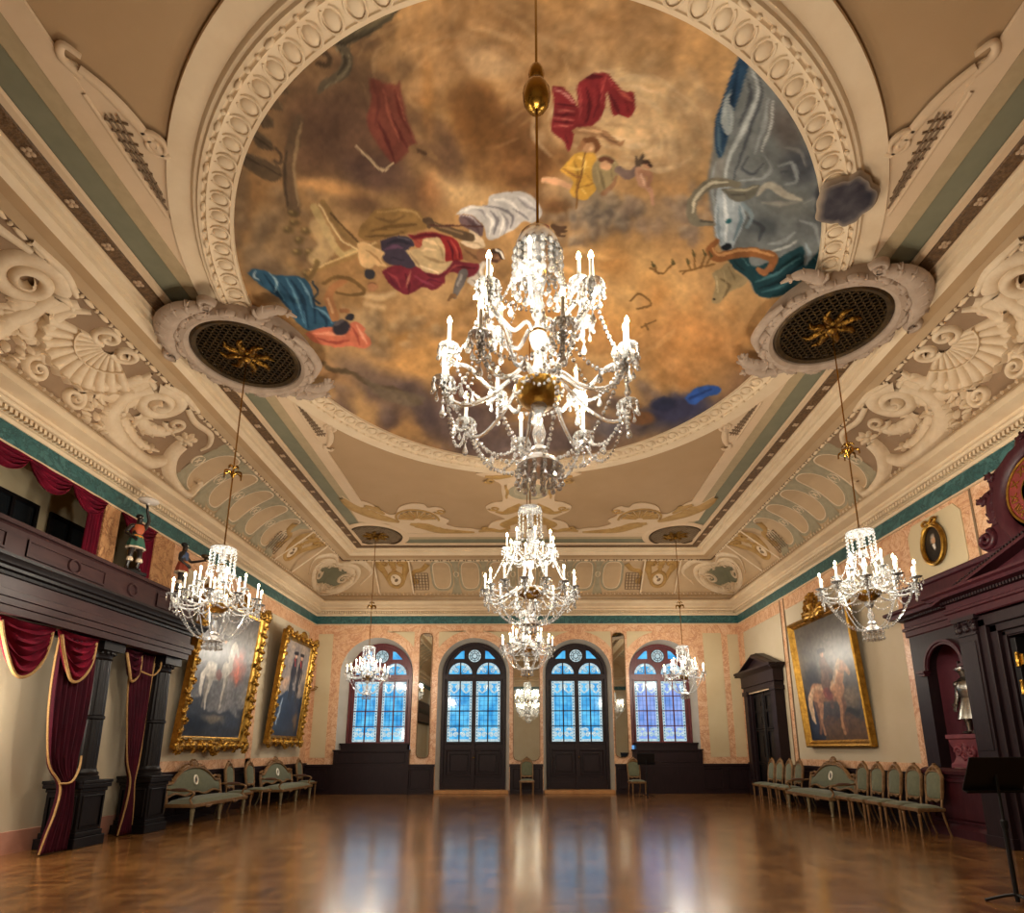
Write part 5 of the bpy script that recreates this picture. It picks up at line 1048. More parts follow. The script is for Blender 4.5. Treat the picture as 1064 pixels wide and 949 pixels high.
side = chandelier('crystal chandelier on the left, hanging before the gallery and the large gilt-framed battle painting', GS, (*VENTS[0], 2.97), [(6, .36, 1.18, .2, .78), (10, .6, .99, 0, .66)], (1.23, 1.58, .18), (0, .13, .62, .17), 8.0-2.97, False, False, (2.83, 'leaf'), 4)
index_children()
dup(side, (*VENTS[1], 2.97), .4, 'crystal chandelier on the right, hanging before the portrait of a horse and the dark portal')
dup(side, (*VENTS[2], 2.97), .9, 'crystal chandelier in the far left corner, hanging before the arched window beside the gilt frame')
dup(side, (*VENTS[3], 2.97), 1.3, 'crystal chandelier in the far right corner, hanging before the arched window by the music stand')
for v in VENTS: lamps((*v, 2.97), 1.08, .62, POW*.9)
# ================================================================= BACK WALL: DOORS, WINDOWS, MIRRORS, WAINSCOT
def glass_mat(name, c1, c2, strength, scale=3.):
    nt = NT(name); nt.set(**{'Roughness': .08, 'Specular IOR Level': .6, 'Emission Strength': strength, 'Base Color': (.02, .03, .04, 1)})
    tc = nt.n('ShaderNodeTexCoord'); no = nt.n('ShaderNodeTexNoise', Scale=scale, Detail=3.); nt.l(tc.outputs['Object'], no.inputs['Vector'])
    r = ramp(nt, [(.35, c1), (.65, c2)]); nt.l(no.outputs[0], r.inputs[0]); nt.l(r.outputs[0], nt.b.inputs['Emission Color'])
    return nt.m
BLUE = glass_mat('stained_glass_blue', '#1f84c2', '#58b4e0', .62)
VIOLET = glass_mat('stained_glass_violet', '#5a80c6', '#8298d6', .62)
PALE = glass_mat('stained_glass_pale', '#9fc2cc', '#d3e2e4', .44, 14.)
LEAD = mat('leading', '#10141a', .5)
DEEPB = glass_mat('stained_glass_deep', '#17618f', '#2a86b4', .3, 8.)
def xz(y): return frame_mtx((0, y, 0), (1, 0, 0), (0, 0, 1))     # local (x,z) -> world, extruding towards -y
def archpoly(xc, h, zs, z0, n=24): return [(xc-h, z0), (xc+h, z0)]+[(xc+h*math.cos(PI*i/n), zs+h*math.sin(PI*i/n)) for i in range(n+1)]
def bars(mb, rects, y0, y1):
    for x0, x1, z0, z1 in rects: mb.box(x0, x1, y0, y1, z0, z1)
def rectframe(mb, x0, x1, z0, z1, w, y, dep):
    mb.frame([(0, 0), (w, 0), (w*.9, dep), (w*.25, dep), (0, dep*.4)], [(x0, y, z0), (x1, y, z0), (x1, y, z1), (x0, y, z1)], up=(0, -1, 0))
def pane(par, x0, x1, z0, z1, y, violet=False):
    g = Mbox(x0, x1, y-.012, y, z0, z1).obj('pane', VIOLET if violet else BLUE, par, smooth=False)
    b = M(); e = .085                        # pale border with scroll patterns top and bottom
    for r in ((x0, x0+e, z0, z1), (x1-e, x1, z0, z1), (x0, x1, z0, z0+e), (x0, x1, z1-e, z1)): b.box(r[0], r[1], y-.016, y-.012, r[2], r[3])
    f = lambda u, v, h: (u, y-.014-h*.2, v); xm = (x0+x1)/2; q = (x1-x0)/4
    for xc in (x0+q, x1-q):
        for s in (-1, 1):
            ribbon(b, [(xc+s*p, v) for p, v in spiral(.09, z0+.24, .09, 1.5, 0, 22)], .024, .03, f, 3); ribbon(b, [(xc+s*p, v) for p, v in spiral(.07, z0+.42, .06, 1.3, 2, 18)], .02, .03, f, 3)
            ribbon(b, [(xc+s*p, v) for p, v in spline([(.15, z1-.1), (.12, z1-.3), (.0, z1-.42)], 5)], [.05, .04, .02], .03, f, 3); ribbon(b, [(xc+s*p, v) for p, v in spiral(.1, z1-.2, .06, 1.2, 1, 16)], .022, .03, f, 3)
    b.obj('pane_ornament', PALE, g)
    d = M()
    k = z0+.04
    while k < z1-.04: d.box(x0+.025, x0+.06, y-.02, y-.016, k, k+.05); d.box(x1-.06, x1-.025, y-.02, y-.016, k, k+.05); k += .1
    d.obj('border_glass', DEEPB, g, smooth=False)
    l = M(); zz = z0+.58
    for xx in (x0+q*.66, x0+q*1.34, xm+q*.66, xm+q*1.34): l.box(xx-.005, xx+.005, y-.02, y-.012, z0+.5, z1-.42)
    while zz < z1-.42: l.box(x0+e, x1-e, y-.02, y-.012, zz-.004, zz+.004); zz += .17
    l.obj('leading', LEAD, g, smooth=False)
    m = M(); m.box(xm-.022, xm+.022, y-.04, y-.012, z0, z1)
    for i in (1, 2, 3): zc = z0+(z1-z0)*i/4; m.box(x0, x1, y-.04, y-.012, zc-.016, zc+.016)
    return g, m
def lunette(par, xc, r, z, y):
    g = M().prism([(xc-r, z)]+[(xc+r, z)]+[(xc+r*math.cos(PI*i/16), z+r*math.sin(PI*i/16)) for i in range(1, 16)], 0, .012, xz(y)).obj('lunette', BLUE, par, smooth=False)
    b = M(); f = lambda u, v, h: (u, y-.014-h*.2, v)
    ribbon(b, [(xc+(r-.05)*math.cos(a), z+(r-.05)*math.sin(a)) for a in np.linspace(.1, PI-.1, 18)], .045, .03, f, 3)
    for s in (-1, 1): ribbon(b, [(xc+s*p, v) for p, v in spiral(.16, z+.13, .1, 1.5, 0, 20)], .02, .03, f, 3)
    b.obj('pane_ornament', PALE, g)
    l = M()
    for a in (.5, 1., 2.14, 2.64): l.box(0, r, y-.02, y-.012, -.005, .005, Matrix.Translation((xc, 0, z)) @ Matrix.Rotation(-a, 4, 'Y'))
    l.obj('leading', LEAD, g, smooth=False)
    return M().box(xc-.022, xc+.022, y-.04, y-.012, z, z+r)
def arch_unit(name, xf, hf, y, kind, wood, violet=False):
    zb = .12 if kind == 'd' else 1.6
    body = M().prism(archpoly(xf, hf, 4.14, zb), -.08, 0, xz(y)); o = struct(body.obj(name, wood, smooth=False))
    o['label'] = ''
    del o['label']
    p0, p1 = .075, hf-.2
    fr = M()
    rectframe(fr, 0, 0, 0, 0, 0, y, 0) if False else None
    mull = M()
    for s in (-1, 1):
        x0, x1 = sorted((xf+s*p0, xf+s*p1)); g, m = pane(o, x0, x1, 1.74, 3.86, y, violet and s > 0 or violet); m.obj('glazing_bars', wood, o, smooth=False)
        rectframe(fr, x0, x1, 1.74, 3.86, .075, y, .05)
        m2 = lunette(o, xf+s*(p0+p1)/2, (p1-p0)/2-.01, 4.12, y); m2.obj('glazing_bars', wood, o, smooth=False)
        r = (p1-p0)/2-.01; xc = xf+s*(p0+p1)/2
        fr.frame([(0, 0), (.05, 0), (.05, .04), (0, .04)], [(xc-r, y, 4.12), (xc+r, y, 4.12)]+[(xc+r*math.cos(PI*i/14), y, 4.12+r*math.sin(PI*i/14)) for i in range(1, 14)], up=(0, -1, 0))
        # triangular light
        tx = xf+s*.38
        M().prism([(tx, 4.68), (tx+s*.36, 4.68), (tx+s*.1, 4.95), (tx, 4.97)][::s], 0, .014, xz(y)).obj('corner_light', BLUE, o, smooth=False)
        if kind == 'd':
            rectframe(fr, x0+.02, x1-.02, .62, 1.42, .07, y, .04)
            lf = M().box(x0-.06 if s > 0 else x0-.12, x1+.12 if s > 0 else x1+.06, y-.03, y, .14, .36); rectframe(lf, x0+.14, x1-.14, .74, 1.3, .04, y, .05)
            lf.obj('door_panel', wood, o)
    # rose window
    M().lathe([(.0, .0), (.235, .0), (.235, .03), (0, .03)], 28, mtx=xz(y) @ Matrix.Translation((xf, 4.78, 0))).obj('rose_light', PALE, o)
    rl = M()
    for k in range(8): rl.box(.06, .22, -.008, .008, .03, .045, xz(y) @ Matrix.Translation((xf, 4.78, 0)) @ Matrix.Rotation(k*PI/4, 4, 'Z'))
    for R in (.1, .17, .235): rl.tube([(xf+R*math.cos(a), y-.035, 4.78+R*math.sin(a)) for a in np.linspace(0, 2*PI, 28, endpoint=False)], .012, 5, True)
    rl.obj('rose_tracery', LEAD if kind == 'd' else LEAD, o)
    fr.box(xf-.06, xf+.06, y-.07, y, zb, 4.0); fr.box(xf-hf+.02, xf+hf-.02, y-.075, y, 3.93, 4.1)
    n = 26; ro, ri = hf, hf-.09
    fr.prism([(xf+ro*math.cos(PI*i/n), 4.14+ro*math.sin(PI*i/n)) for i in range(n+1)]+[(xf+ri*math.cos(PI*i/n), 4.14+ri*math.sin(PI*i/n)) for i in range(n, -1, -1)], 0, .07, xz(y))
    for s in (-1, 1): fr.box(*sorted((xf+s*hf, xf+s*(hf-.09))), y-.07, y, zb, 4.14)
    fr.obj('door_frame' if kind == 'd' else 'window_frame', wood, o, smooth=False)
    if kind == 'd':
        h = M().lathe([(0, 0), (.02, 0), (.012, .02), (.012, .05), (.025, .06), (.02, .08), (0, .085)], 10, mtx=xz(y-.07) @ Matrix.Translation((xf+.03, 1.2, 0))); h.obj('door_handle', BRASS, o)
    return o
arch_unit('door_1', -1.9, 1.13, D+.3, 'd', WOOD); arch_unit('door_2', 1.76, 1.09, D+.3, 'd', WOOD)
arch_unit('window_1', -5.28, 1.12, D+.42, 'w', REDFRAME); arch_unit('window_2', 4.75, 1.08, D+.42, 'w', REDFRAME, True)
# plaster reveals and thresholds
for (x, h, kd), (xf, hf, y) in zip(OPEN, ((-5.28, 1.12, D+.42), (-1.9, 1.13, D+.3), (1.76, 1.09, D+.3), (4.75, 1.08, D+.42))):
    z0 = 0 if kd == 'd' else .98
    A = [(x-h, D-.004, z0)]+[(x-h*math.cos(PI*i/28), D-.004, ZS+h*math.sin(PI*i/28)) for i in range(29)]+[(x+h, D-.004, z0)]
    B = [(xf-hf, y+.02, z0)]+[(xf-hf*math.cos(PI*i/28), y+.02, 4.14+hf*math.sin(PI*i/28)) for i in range(29)]+[(xf+hf, y+.02, z0)]
    m = M(); m.grid(np.array([A, B])); TN[0] += 1; struct(m.obj(f'trim_{TN[0]}', REVEAL, angle=30), 'pale splayed plaster reveal of an arched opening')
    if kd == 'd': TN[0] += 1; struct(Mbox(x-h+.02, x+h-.02, D-.12, D+.32, 0, .12).obj(f'trim_{TN[0]}', mat('step_wood%d' % TN[0], '#b98752', .4, c2='#a67342', scale=5.), smooth=False, bevel=.01), 'light wooden threshold step below an arched door')
# outer moulding lines of the painted arches
for (x, h, kd) in OPEN:
    m = M(); r = h+.34; P = [(x-r, D-.006, 1.0)]+[(x-r*math.cos(PI*i/28), D-.006, ZS+(r-.05)*math.sin(PI*i/28)) for i in range(29)]+[(x+r, D-.006, 1.0)]
# cream panels painted between the arches
def panel(mb, P, y0=D-.012, y1=D): mb.prism(P, 0, y1-y0, xz(y1))
cp = M()
def rect(x0, x1, z0, z1): return [(x0, z0), (x1, z0), (x1, z1), (x0, z1)]
panel(cp, rect(-7.5, -6.98, 1.2, 5.55)); panel(cp, rect(6.32, 6.98, 1.2, 5.55)); panel(cp, rect(7.2, 7.58, 1.2, 5.5))
for (xa, ha), (xb, hb) in (((-5.35, 1.29), (-1.9, 1.27)), ((-1.9, 1.27), (1.77, 1.22)), ((1.77, 1.22), (4.8, 1.19))):
    for (x, h, s) in ((xa, ha+.3, 1), (xb, hb+.3, -1)):
        P = [(x+s*h*math.sin(t), ZS+h*math.cos(t)) for t in np.linspace(.2, .95, 8)]; xe = P[-1][0]
        P = P+[(P[-1][0], 5.62), (P[0][0], 5.62)]
        panel(cp, P if s < 0 else P[::-1])
TN[0] += 1; struct(cp.obj(f'trim_{TN[0]}', WALLC, smooth=False), 'cream painted panels on the marbled back wall')
# wainscot
def wains(name, segs, label):
    m = M()
    for x0, x1, y in segs:
        m.box(x0, x1, y, D, 0, .9); m.box(x0-.02, x1+.02, y-.04, D, .9, .98); m.box(x0-.01, x1+.01, y-.03, D, 0, .12)
        n = max(1, round((x1-x0)/.9)); w_ = (x1-x0)/n
        for i in range(n): rectframe(m, x0+i*w_+.12, x0+(i+1)*w_-.12, .2, .8, .05, y, .025)
    return struct(m.obj(name, WOOD, angle=30), label)
wains('baseboard_back', [(-W, -3.2, D-.1), (-.6, .52, D-.1), (3.02, W, D-.1)], 'dark panelled wainscot along the back wall')
for i, (x, h) in enumerate(((-5.35, 1.29), (4.8, 1.19))):
    m = M().box(x-h, x+h, D-.14, D+.42, .98, 1.46).box(x-h-.03, x+h+.03, D-.18, D+.42, 1.42, 1.47).box(x-h+.16, x+h-.1, D+.05, D+.42, 1.46, 1.68).box(x-h+.12, x+h-.06, D+.02, D+.42, 1.64, 1.69)
    rectframe(m, x-h+.15, x+h-.15, 1.06, 1.36, .04, D-.14, .02); m.box(x-h-.02, x+h+.02, D-.16, D, 0, .9)
    TN[0] += 1; struct(m.obj(f'trim_{TN[0]}', WOOD, angle=30), f'dark stepped wooden window bench under the arched window')
# wainscots of the side walls
def side_wains(name, s, segs, label):
    m = M()
    for y0, y1 in segs:
        xa, xb = sorted((s*W, s*(W-.08))); m.box(xa, xb, y0, y1, 0, .95); xa, xb = sorted((s*W, s*(W-.12))); m.box(xa, xb, y0, y1, .95, 1.03); xa, xb = sorted((s*W, s*(W-.1))); m.box(xa, xb, y0, y1, 0, .12)
        n = max(1, round((y1-y0)/1.1)); w_ = (y1-y0)/n
        for i in range(n):
            P = [(s*(W-.08), y0+i*w_+.14, .22), (s*(W-.08), y0+(i+1)*w_-.14, .22), (s*(W-.08), y0+(i+1)*w_-.14, .84), (s*(W-.08), y0+i*w_+.14, .84)]
            m.frame([(0, 0), (.05, 0), (.045, .025), (.01, .025)], P if s < 0 else P[::-1], up=(-s, 0, 0))
    return struct(m.obj(name, WOOD, angle=30), label)
side_wains('baseboard_left', -1, [(11.62, D-.1)], 'dark wainscot along the left wall behind the settees')
side_wains('baseboard_right', 1, [(11.1, 16.6), (19.5, D-.1)], 'dark wainscot along the right wall behind the chairs')
o = Mbox(-W, -W+.03, REAR, 11.0, 0, .32).obj('baseboard_gallery', STONEBASE, smooth=False); struct(o, 'pinkish painted base under the gallery')
# marble strips on the side walls
ms = M()
def strip(s, y0, y1, z0, z1): xa, xb = sorted((s*W, s*(W-.012))); ms.box(xa, xb, y0, y1, z0, z1)
strip(1, 11.0, 11.3, 1.03, 4.2); strip(1, REAR, 11.3, 4.05, 5.86); strip(1, 11.3, D, 5.5, 5.86); strip(1, 16.35, 16.6, 1.03, 5.5); strip(1, 19.65, D, 1.03, 5.5); strip(1, 11.3, 16.35, 1.03, 1.2)
strip(-1, 11.62, D, 5.5, 5.86); strip(-1, 11.62, 11.95, 1.03, 5.5); strip(-1, 19.5, D, 1.03, 5.5); strip(-1, 11.95, 19.5, 1.03, 1.25); strip(-1, 15.75, 16.05, 1.03, 5.5); strip(-1, 6.4, 7.5, .32, 3.3)
TN[0] += 1; struct(ms.obj(f'trim_{TN[0]}', PEACH, smooth=False), 'peach marbled strips painted on the side walls')
m = M().prism([(9.45, 4.5), (10.55, 4.5), (10.7, 4.7), (10.7, 5.6), (10.55, 5.78), (9.45, 5.78), (9.3, 5.6), (9.3, 4.7)], 0, .03, frame_mtx((W-.03, 0, 0), (0, 1, 0), (0, 0, 1)))
TN[0] += 1; struct(m.obj(f'trim_{TN[0]}', WALLC, smooth=False), 'cream eight-sided panel behind the oval portrait')
ln = M()
for y in (9.05, 16.6, 16.35): ln.box(W-.025, W-.01, y-.02, y+.02, 4.05 if y < 10 else 1.03, 5.86)
TN[0] += 1; struct(ln.obj(f'trim_{TN[0]}', LINE, smooth=False), 'thin brown lines edging the marbled strips')
# pier mirrors
def mirror(xc, w_, z0, z1, label):
    t = thing('pier_mirror', label, 'mirror', (xc, D-.02, z0), 0, 'tall pier mirrors between the arches')
    h = z1-z0; r = min(w_*.3, .16); y = 0
    P = [(-w_/2, r), (-w_/2+r*.3, r*.3), (-w_/2+r, 0), (w_/2-r, 0), (w_/2-r*.3, r*.3), (w_/2, r), (w_/2, h-r), (w_/2-r*.3, h-r*.3), (w_/2-r, h), (-w_/2+r, h), (-w_/2+r*.3, h-r*.3), (-w_/2, h-r)]
    M().prism(P, 0, .015, frame_mtx((0, .01, 0), (1, 0, 0), (0, 0, 1))).obj('glass', MIRROR, t, smooth=False)
    M().frame([(0, 0), (.022, 0), (.022, .03), (0, .03)], [(x, .01, z) for x, z in P], up=(0, -1, 0)).obj('frame', GILTW, t)
mirror(-.03, .9, 1.1, 5.55, 'tall wide pier mirror between the two arched doors')
mirror(-3.62, .42, 1.2, 5.55, 'narrow pier mirror between the dark door and the red framed window nearest the left wall')
mirror(3.27, .42, 1.2, 5.55, 'narrow pier mirror above the chair by the music stand at the back wall')
# ================================================================= GALLERY, COLUMNS, CURTAINS, STATUES (left)
GX = -6.92                     # front plane of the gallery
t = thing('gallery', 'dark wooden musicians gallery with dentil cornice and panelled parapet on the left wall', 'gallery', (0, 0, 3.28))
Y0, Y1 = REAR+.1, 11.42
def gal(prof, name, m, z=0., angle=30):
    """profile (out,z) extruded along the gallery and returned round its far end"""
    P = [(GX, Y0, 0), (GX, Y1, 0), (-W+.02, Y1, 0)]
    mb = M().frame([(o, zz) for o, zz in prof], P, closed=False)
    return mb.obj(name, m, t, angle=angle)
gal([(-.6, .0), (0, .0), (0, .1), (.03, .11), (.03, .2), (.06, .21), (.06, .3), (0, .32)], 'architrave', WOODG)
gal([(0, .3), (0, .48), (.02, .5)], 'frieze', WOODG)
gal([(0, .48), (.04, .49), (.05, .53), (.13, .54), (.13, .58), (.18, .6), (.2, .66), (.22, .68), (.22, .72), (.05, .75), (-.6, .75)], 'cornice', WOODB)
dn = M(); y = Y0
while y < Y1: dn.box(GX+.02, GX+.105, y, y+.03, .545, .585); y += .055
dn.obj('dentils', WOODG, t, smooth=False)
gal([(.0, .74), (.0, 1.15), (.02, 1.17), (.06, 1.18), (.06, 1.24), (.0, 1.25), (-.12, 1.25), (-.12, .74)], 'parapet', WOODG)
pp = M()
for ya in (9.66, 11.12): Mbox(-7.26, GX-.1, ya-.2, ya+.2, .75, 1.25).obj('parapet_post', WOODG, t, smooth=False)
for ya, yb in ((Y0, 3), (3.1, 5.4), (5.5, 7.2), (7.3, 9.0), (10.1, 11.1)):
    M().frame([(0, 0), (.04, 0), (.035, .02), (.008, .02)], [(GX, ya+.1, .82), (GX, ya+.1, 1.08), (GX, yb-.1, 1.08), (GX, yb-.1, .82)], up=(1, 0, 0)).obj('parapet_panel', WOODG, t)
for ya in (8.25, 9.55, 10.75):
    M().tube([(GX+.01, ya+.11*math.cos(a), .95+.1*math.sin(a)) for a in np.linspace(0, 2*PI, 18, endpoint=False)], .022, 6, True).obj('roundel', WOODG, t)
pp.obj('parapet_panels', WOODG, t) if pp.n else None
Mbox(-W, GX-.02, Y0, Y1-.02, .95, 1.02).obj('gallery_deck', WOODB, t, smooth=False)
Mbox(-W+.01, GX-.3, Y0, Y1-.05, -.0, .06).obj('soffit', WOODB, t, smooth=False)
# columns
def column(x, y, label):
    t = thing('fluted_column', label, 'column', (x, y, 0), 0, 'fluted columns under the gallery')
    m = M()
    for s, z0, z1 in ((.32, 0, .16), (.29, .16, .24), (.27, .24, .84), (.285, .84, .9), (.32, .9, .97), (.33, .97, 1.02)): m.box(-s, s, -s, s, z0, z1)
    for k in range(4):
        R = Matrix.Rotation(k*PI/2, 4, 'Z'); q = M(); q.frame([(0, 0), (.035, 0), (.03, .02), (.008, .02)], [(-.19, -.27, .32), (.19, -.27, .32), (.19, -.27, .76), (-.19, -.27, .76)], up=(0, -1, 0))
        m.add(np.concatenate(q.V), q.F, R)
    m.obj('pedestal', WOODB, t, smooth=False, bevel=.012)
    M().lathe([(.26, 1.02), (.26, 1.07), (.235, 1.09), (.245, 1.13), (.215, 1.16), (.21, 1.2)], 28).obj('base', WOODB, t)
    fl = lambda a: 1-.045*abs(math.sin(a*10))
    M().lathe([(.2, 1.19), (.2, 1.6), (.197, 2.0), (.19, 2.5), (.178, 2.98)], 120, flute=fl).obj('shaft', WOODB, t, angle=60)
    M().lathe([(.19, 1.98), (.215, 2.0), (.215, 2.04), (.19, 2.06)], 28).obj('band', WOODB, t)
    c = M().lathe([(.18, 2.97), (.2, 2.99), (.18, 3.01), (.185, 3.05), (.23, 3.12), (.24, 3.14)], 28).box(-.25, .25, -.25, .25, 3.13, 3.28)
    for a in range(16): c.ball((.215*math.cos(a*PI/8), .215*math.sin(a*PI/8), 3.09), .03, 6, 4)
    c.obj('capital', WOODB, t)
    return t
column(-7.27, 9.5, 'black fluted column on a square pedestal beside the wide two-swag crimson curtain')
column(-7.26, 11.12, 'black fluted column on a square pedestal at the end of the gallery beside the settee')
column(-7.22, 7.3, 'black fluted column under the gallery at the left edge of the photo') if False else None
# ---- draped cloth
def solid(o, th):
    m = o.modifiers.new('s', 'SOLIDIFY'); m.thickness = th; m.offset = 0; return o
def swag(mb, A, B, sag, X, nf=5, dep=.06, n=26, m=22, top=.12):
    G = []
    for j in range(m+1):
        v = j/m; row = []
        for i in range(n+1):
            u = i/n; y = A[0]*(1-u)+B[0]*u; z = A[1]*(1-u)+B[1]*u; s = (4*u*(1-u))**.75
            yy = y+(.5-u)*.16*v*(B[0]-A[0]); zz = z-sag*s*v-.05*v
            row.append((X+dep*(math.sin(v*nf*2*PI+.6*math.cos(u*PI*2)))*(.25+.75*s)+.07*v*s, yy, zz))
        G.append(row)
    mb.grid(G); return [G[m][i] for i in range(n+1)]
def drape(mb, levels, X, nf=7, dep=.05, n=60):
    """levels: list of (z, ya, yb, depth, x-offset)"""
    L = np.array(levels, float); k = len(L); fine = spline(L, 6); G = []
    for z, ya, yb, d, xo in fine:
        G.append([(X+xo+d*math.sin(i/n*nf*2*PI+.5*math.sin(z*2.)), ya+(yb-ya)*i/n, z) for i in range(n+1)])
    mb.grid(G); return [g[0] for g in G], [g[-1] for g in G]
def curtain(name, label, swags, drapes, X, vel, fringe=True, group=None, tie=None, th=.012):
    t = thing(name, label, 'curtain', (0, 0, 0), 0, group)
    for A, B, sag, nf in swags:
        m = M(); e = swag(m, A, B, sag, X, nf); o = solid(m.obj('swag', vel, t), th)
        if fringe: M().tube([(x+.012, y, z-.02) for x, y, z in e], [.019]*len(e), 6, flat=1.3).obj('fringe', FRINGE, o)
    for lv, nf, ed in drapes:
        m = M(); a, b = drape(m, lv, X-.05, nf); o = solid(m.obj('tail', VELVETD if fringe else vel, t), th)
        if fringe:
            for f, q in zip(ed, (a, b)):
                if f: M().tube([(x+.015, y, z) for x, y, z in q], .016, 6).obj('fringe', FRINGE, o)
    if tie:
        M().tube(spline(tie, 6), .016, 6).obj('tie_cord', FRINGE, t)
    return t
curtain('velvet_curtain', 'crimson velvet curtain with two gold-fringed swags and a long drape beside the nearer column', [((7.3, 3.27), (8.3, 3.27), .72, 6), ((8.32, 3.27), (9.16, 3.27), .68, 6)],
        [([(3.26, 8.42, 9.2, .04, 0), (2.6, 8.44, 9.25, .045, 0), (1.9, 8.5, 9.24, .045, 0), (1.3, 8.62, 9.18, .045, .0), (.97, 8.84, 9.14, .04, .04), (.6, 8.8, 9.16, .045, .06), (.3, 8.72, 9.17, .05, .06), (.02, 8.66, 9.17, .05, .06)], 8, (1, 0))], -7.06, VELVET, True, 'curtains under the gallery', [(-7.02, 8.8, 1.0), (-6.96, 8.95, 1.02), (-6.98, 9.08, 1.2), (-7.02, 9.14, 1.4)])
curtain('velvet_curtain', 'crimson velvet curtain with gold fringe at the left edge of the photo', [((6.3, 3.27), (7.27, 3.27), .66, 6)], [([(3.26, 5.6, 6.25, .05, 0), (1.5, 5.6, 6.2, .05, 0), (.02, 5.5, 6.2, .06, 0)], 5, (0, 1))], -6.98, VELVET, True, 'curtains under the gallery')
curtain('velvet_curtain', 'narrow crimson velvet curtain hanging between the two black columns', [((9.98, 3.27), (10.45, 3.27), .5, 5)],
        [([(3.26, 10.2, 10.88, .04, 0), (2.6, 10.28, 10.88, .045, 0), (1.9, 10.4, 10.86, .045, 0), (1.3, 10.5, 10.82, .045, 0), (.93, 10.62, 10.74, .035, .02), (.5, 10.58, 10.78, .045, .03), (.02, 10.5, 10.84, .05, .03)], 6, (1, 1))], -7.2, VELVETD, True, 'curtains under the gallery', [(-7.1, 10.32, 2.9), (-7.05, 10.6, 2.86), (-7.05, 10.78, 3.0), (-7.1, 10.88, 3.15)])
XU = -W+.05
curtain('valance', 'crimson swagged valance with a side tail in the wide opening above the gallery parapet', [((7.0, 5.86), (7.95, 5.86), .3, 4), ((7.86, 5.86), (8.78, 5.86), .32, 4), ((8.72, 5.86), (9.56, 5.86), .31, 4)], [([(5.84, 9.24, 9.56, .03, 0), (5.2, 9.22, 9.55, .03, 0), (4.56, 9.2, 9.55, .035, 0)], 5, (0, 0))], XU, VELVET, False, 'crimson valances of the gallery openings')
curtain('valance', 'crimson swagged valance with a side tail in the narrow opening behind the lamp bearer', [((9.93, 5.86), (10.98, 5.86), .33, 4)], [([(5.84, 10.62, 10.97, .03, 0), (5.2, 10.64, 10.97, .03, 0), (4.56, 10.62, 10.97, .035, 0)], 5, (0, 0))], XU, VELVET, False, 'crimson valances of the gallery openings')
curtain('valance', 'crimson swagged valance in the gallery opening at the left edge', [((4.5, 5.86), (5.5, 5.86), .3, 4), ((5.45, 5.86), (6.55, 5.86), .3, 4)], [], XU, VELVET, False, 'crimson valances of the gallery openings') if False else None

# ---- statues
def skin(name, J, E, m, parent, sub=2):
    """one continuous body grown round a skeleton; J: name -> (x,y,z,r)"""
    keys = list(J); me = bpy.data.meshes.new(name); me.from_pydata([J[k][:3] for k in keys], [(keys.index(a), keys.index(b)) for a, b in E], [])
    o = bpy.data.objects.new(name, me); COL.objects.link(o); md = o.modifiers.new('skin', 'SKIN'); md.use_smooth_shade = True
    for i, k in enumerate(keys):
        r = J[k][3]; me.skin_vertices[0].data[i].radius = (r, r); me.skin_vertices[0].data[i].use_root = (i == 0)
    s = o.modifiers.new('sub', 'SUBSURF'); s.levels = sub; s.render_levels = sub
    me.materials.append(m); o.parent = parent; return o
def hand(J, E, w, base, d, side, r=.009, L=.06):
    """five bent fingers rooted in the palm; d = palm direction, side = across the palm"""
    b, d, s = Vector(base), Vector(d).normalized(), Vector(side).normalized(); n = d.cross(s)
    J[w+'palm'] = (*(b+d*.035), .022)
    for i in range(4):
        k = (i-1.5)*.016; l = L*(1, 1.12, 1.05, .85)[i]
        a1 = b+d*.05+s*k; a2 = a1+d*l*.5-n*.004; a3 = a2+d*l*.35-n*l*.3
        for q, p, rr in ((0, a1, r*1.1), (1, a2, r), (2, a3, r*.8)): J[f'{w}f{i}{q}'] = (*p, rr)
        E += [(w+'palm', f'{w}f{i}0'), (f'{w}f{i}0', f'{w}f{i}1'), (f'{w}f{i}1', f'{w}f{i}2')]
    a1 = b+d*.02+s*.028; a2 = a1+d*.026+s*.012-n*.01
    J[w+'t0'] = (*a1, r*1.1); J[w+'t1'] = (*a2, r*.9); E += [(w+'palm', w+'t0'), (w+'t0', w+'t1')]
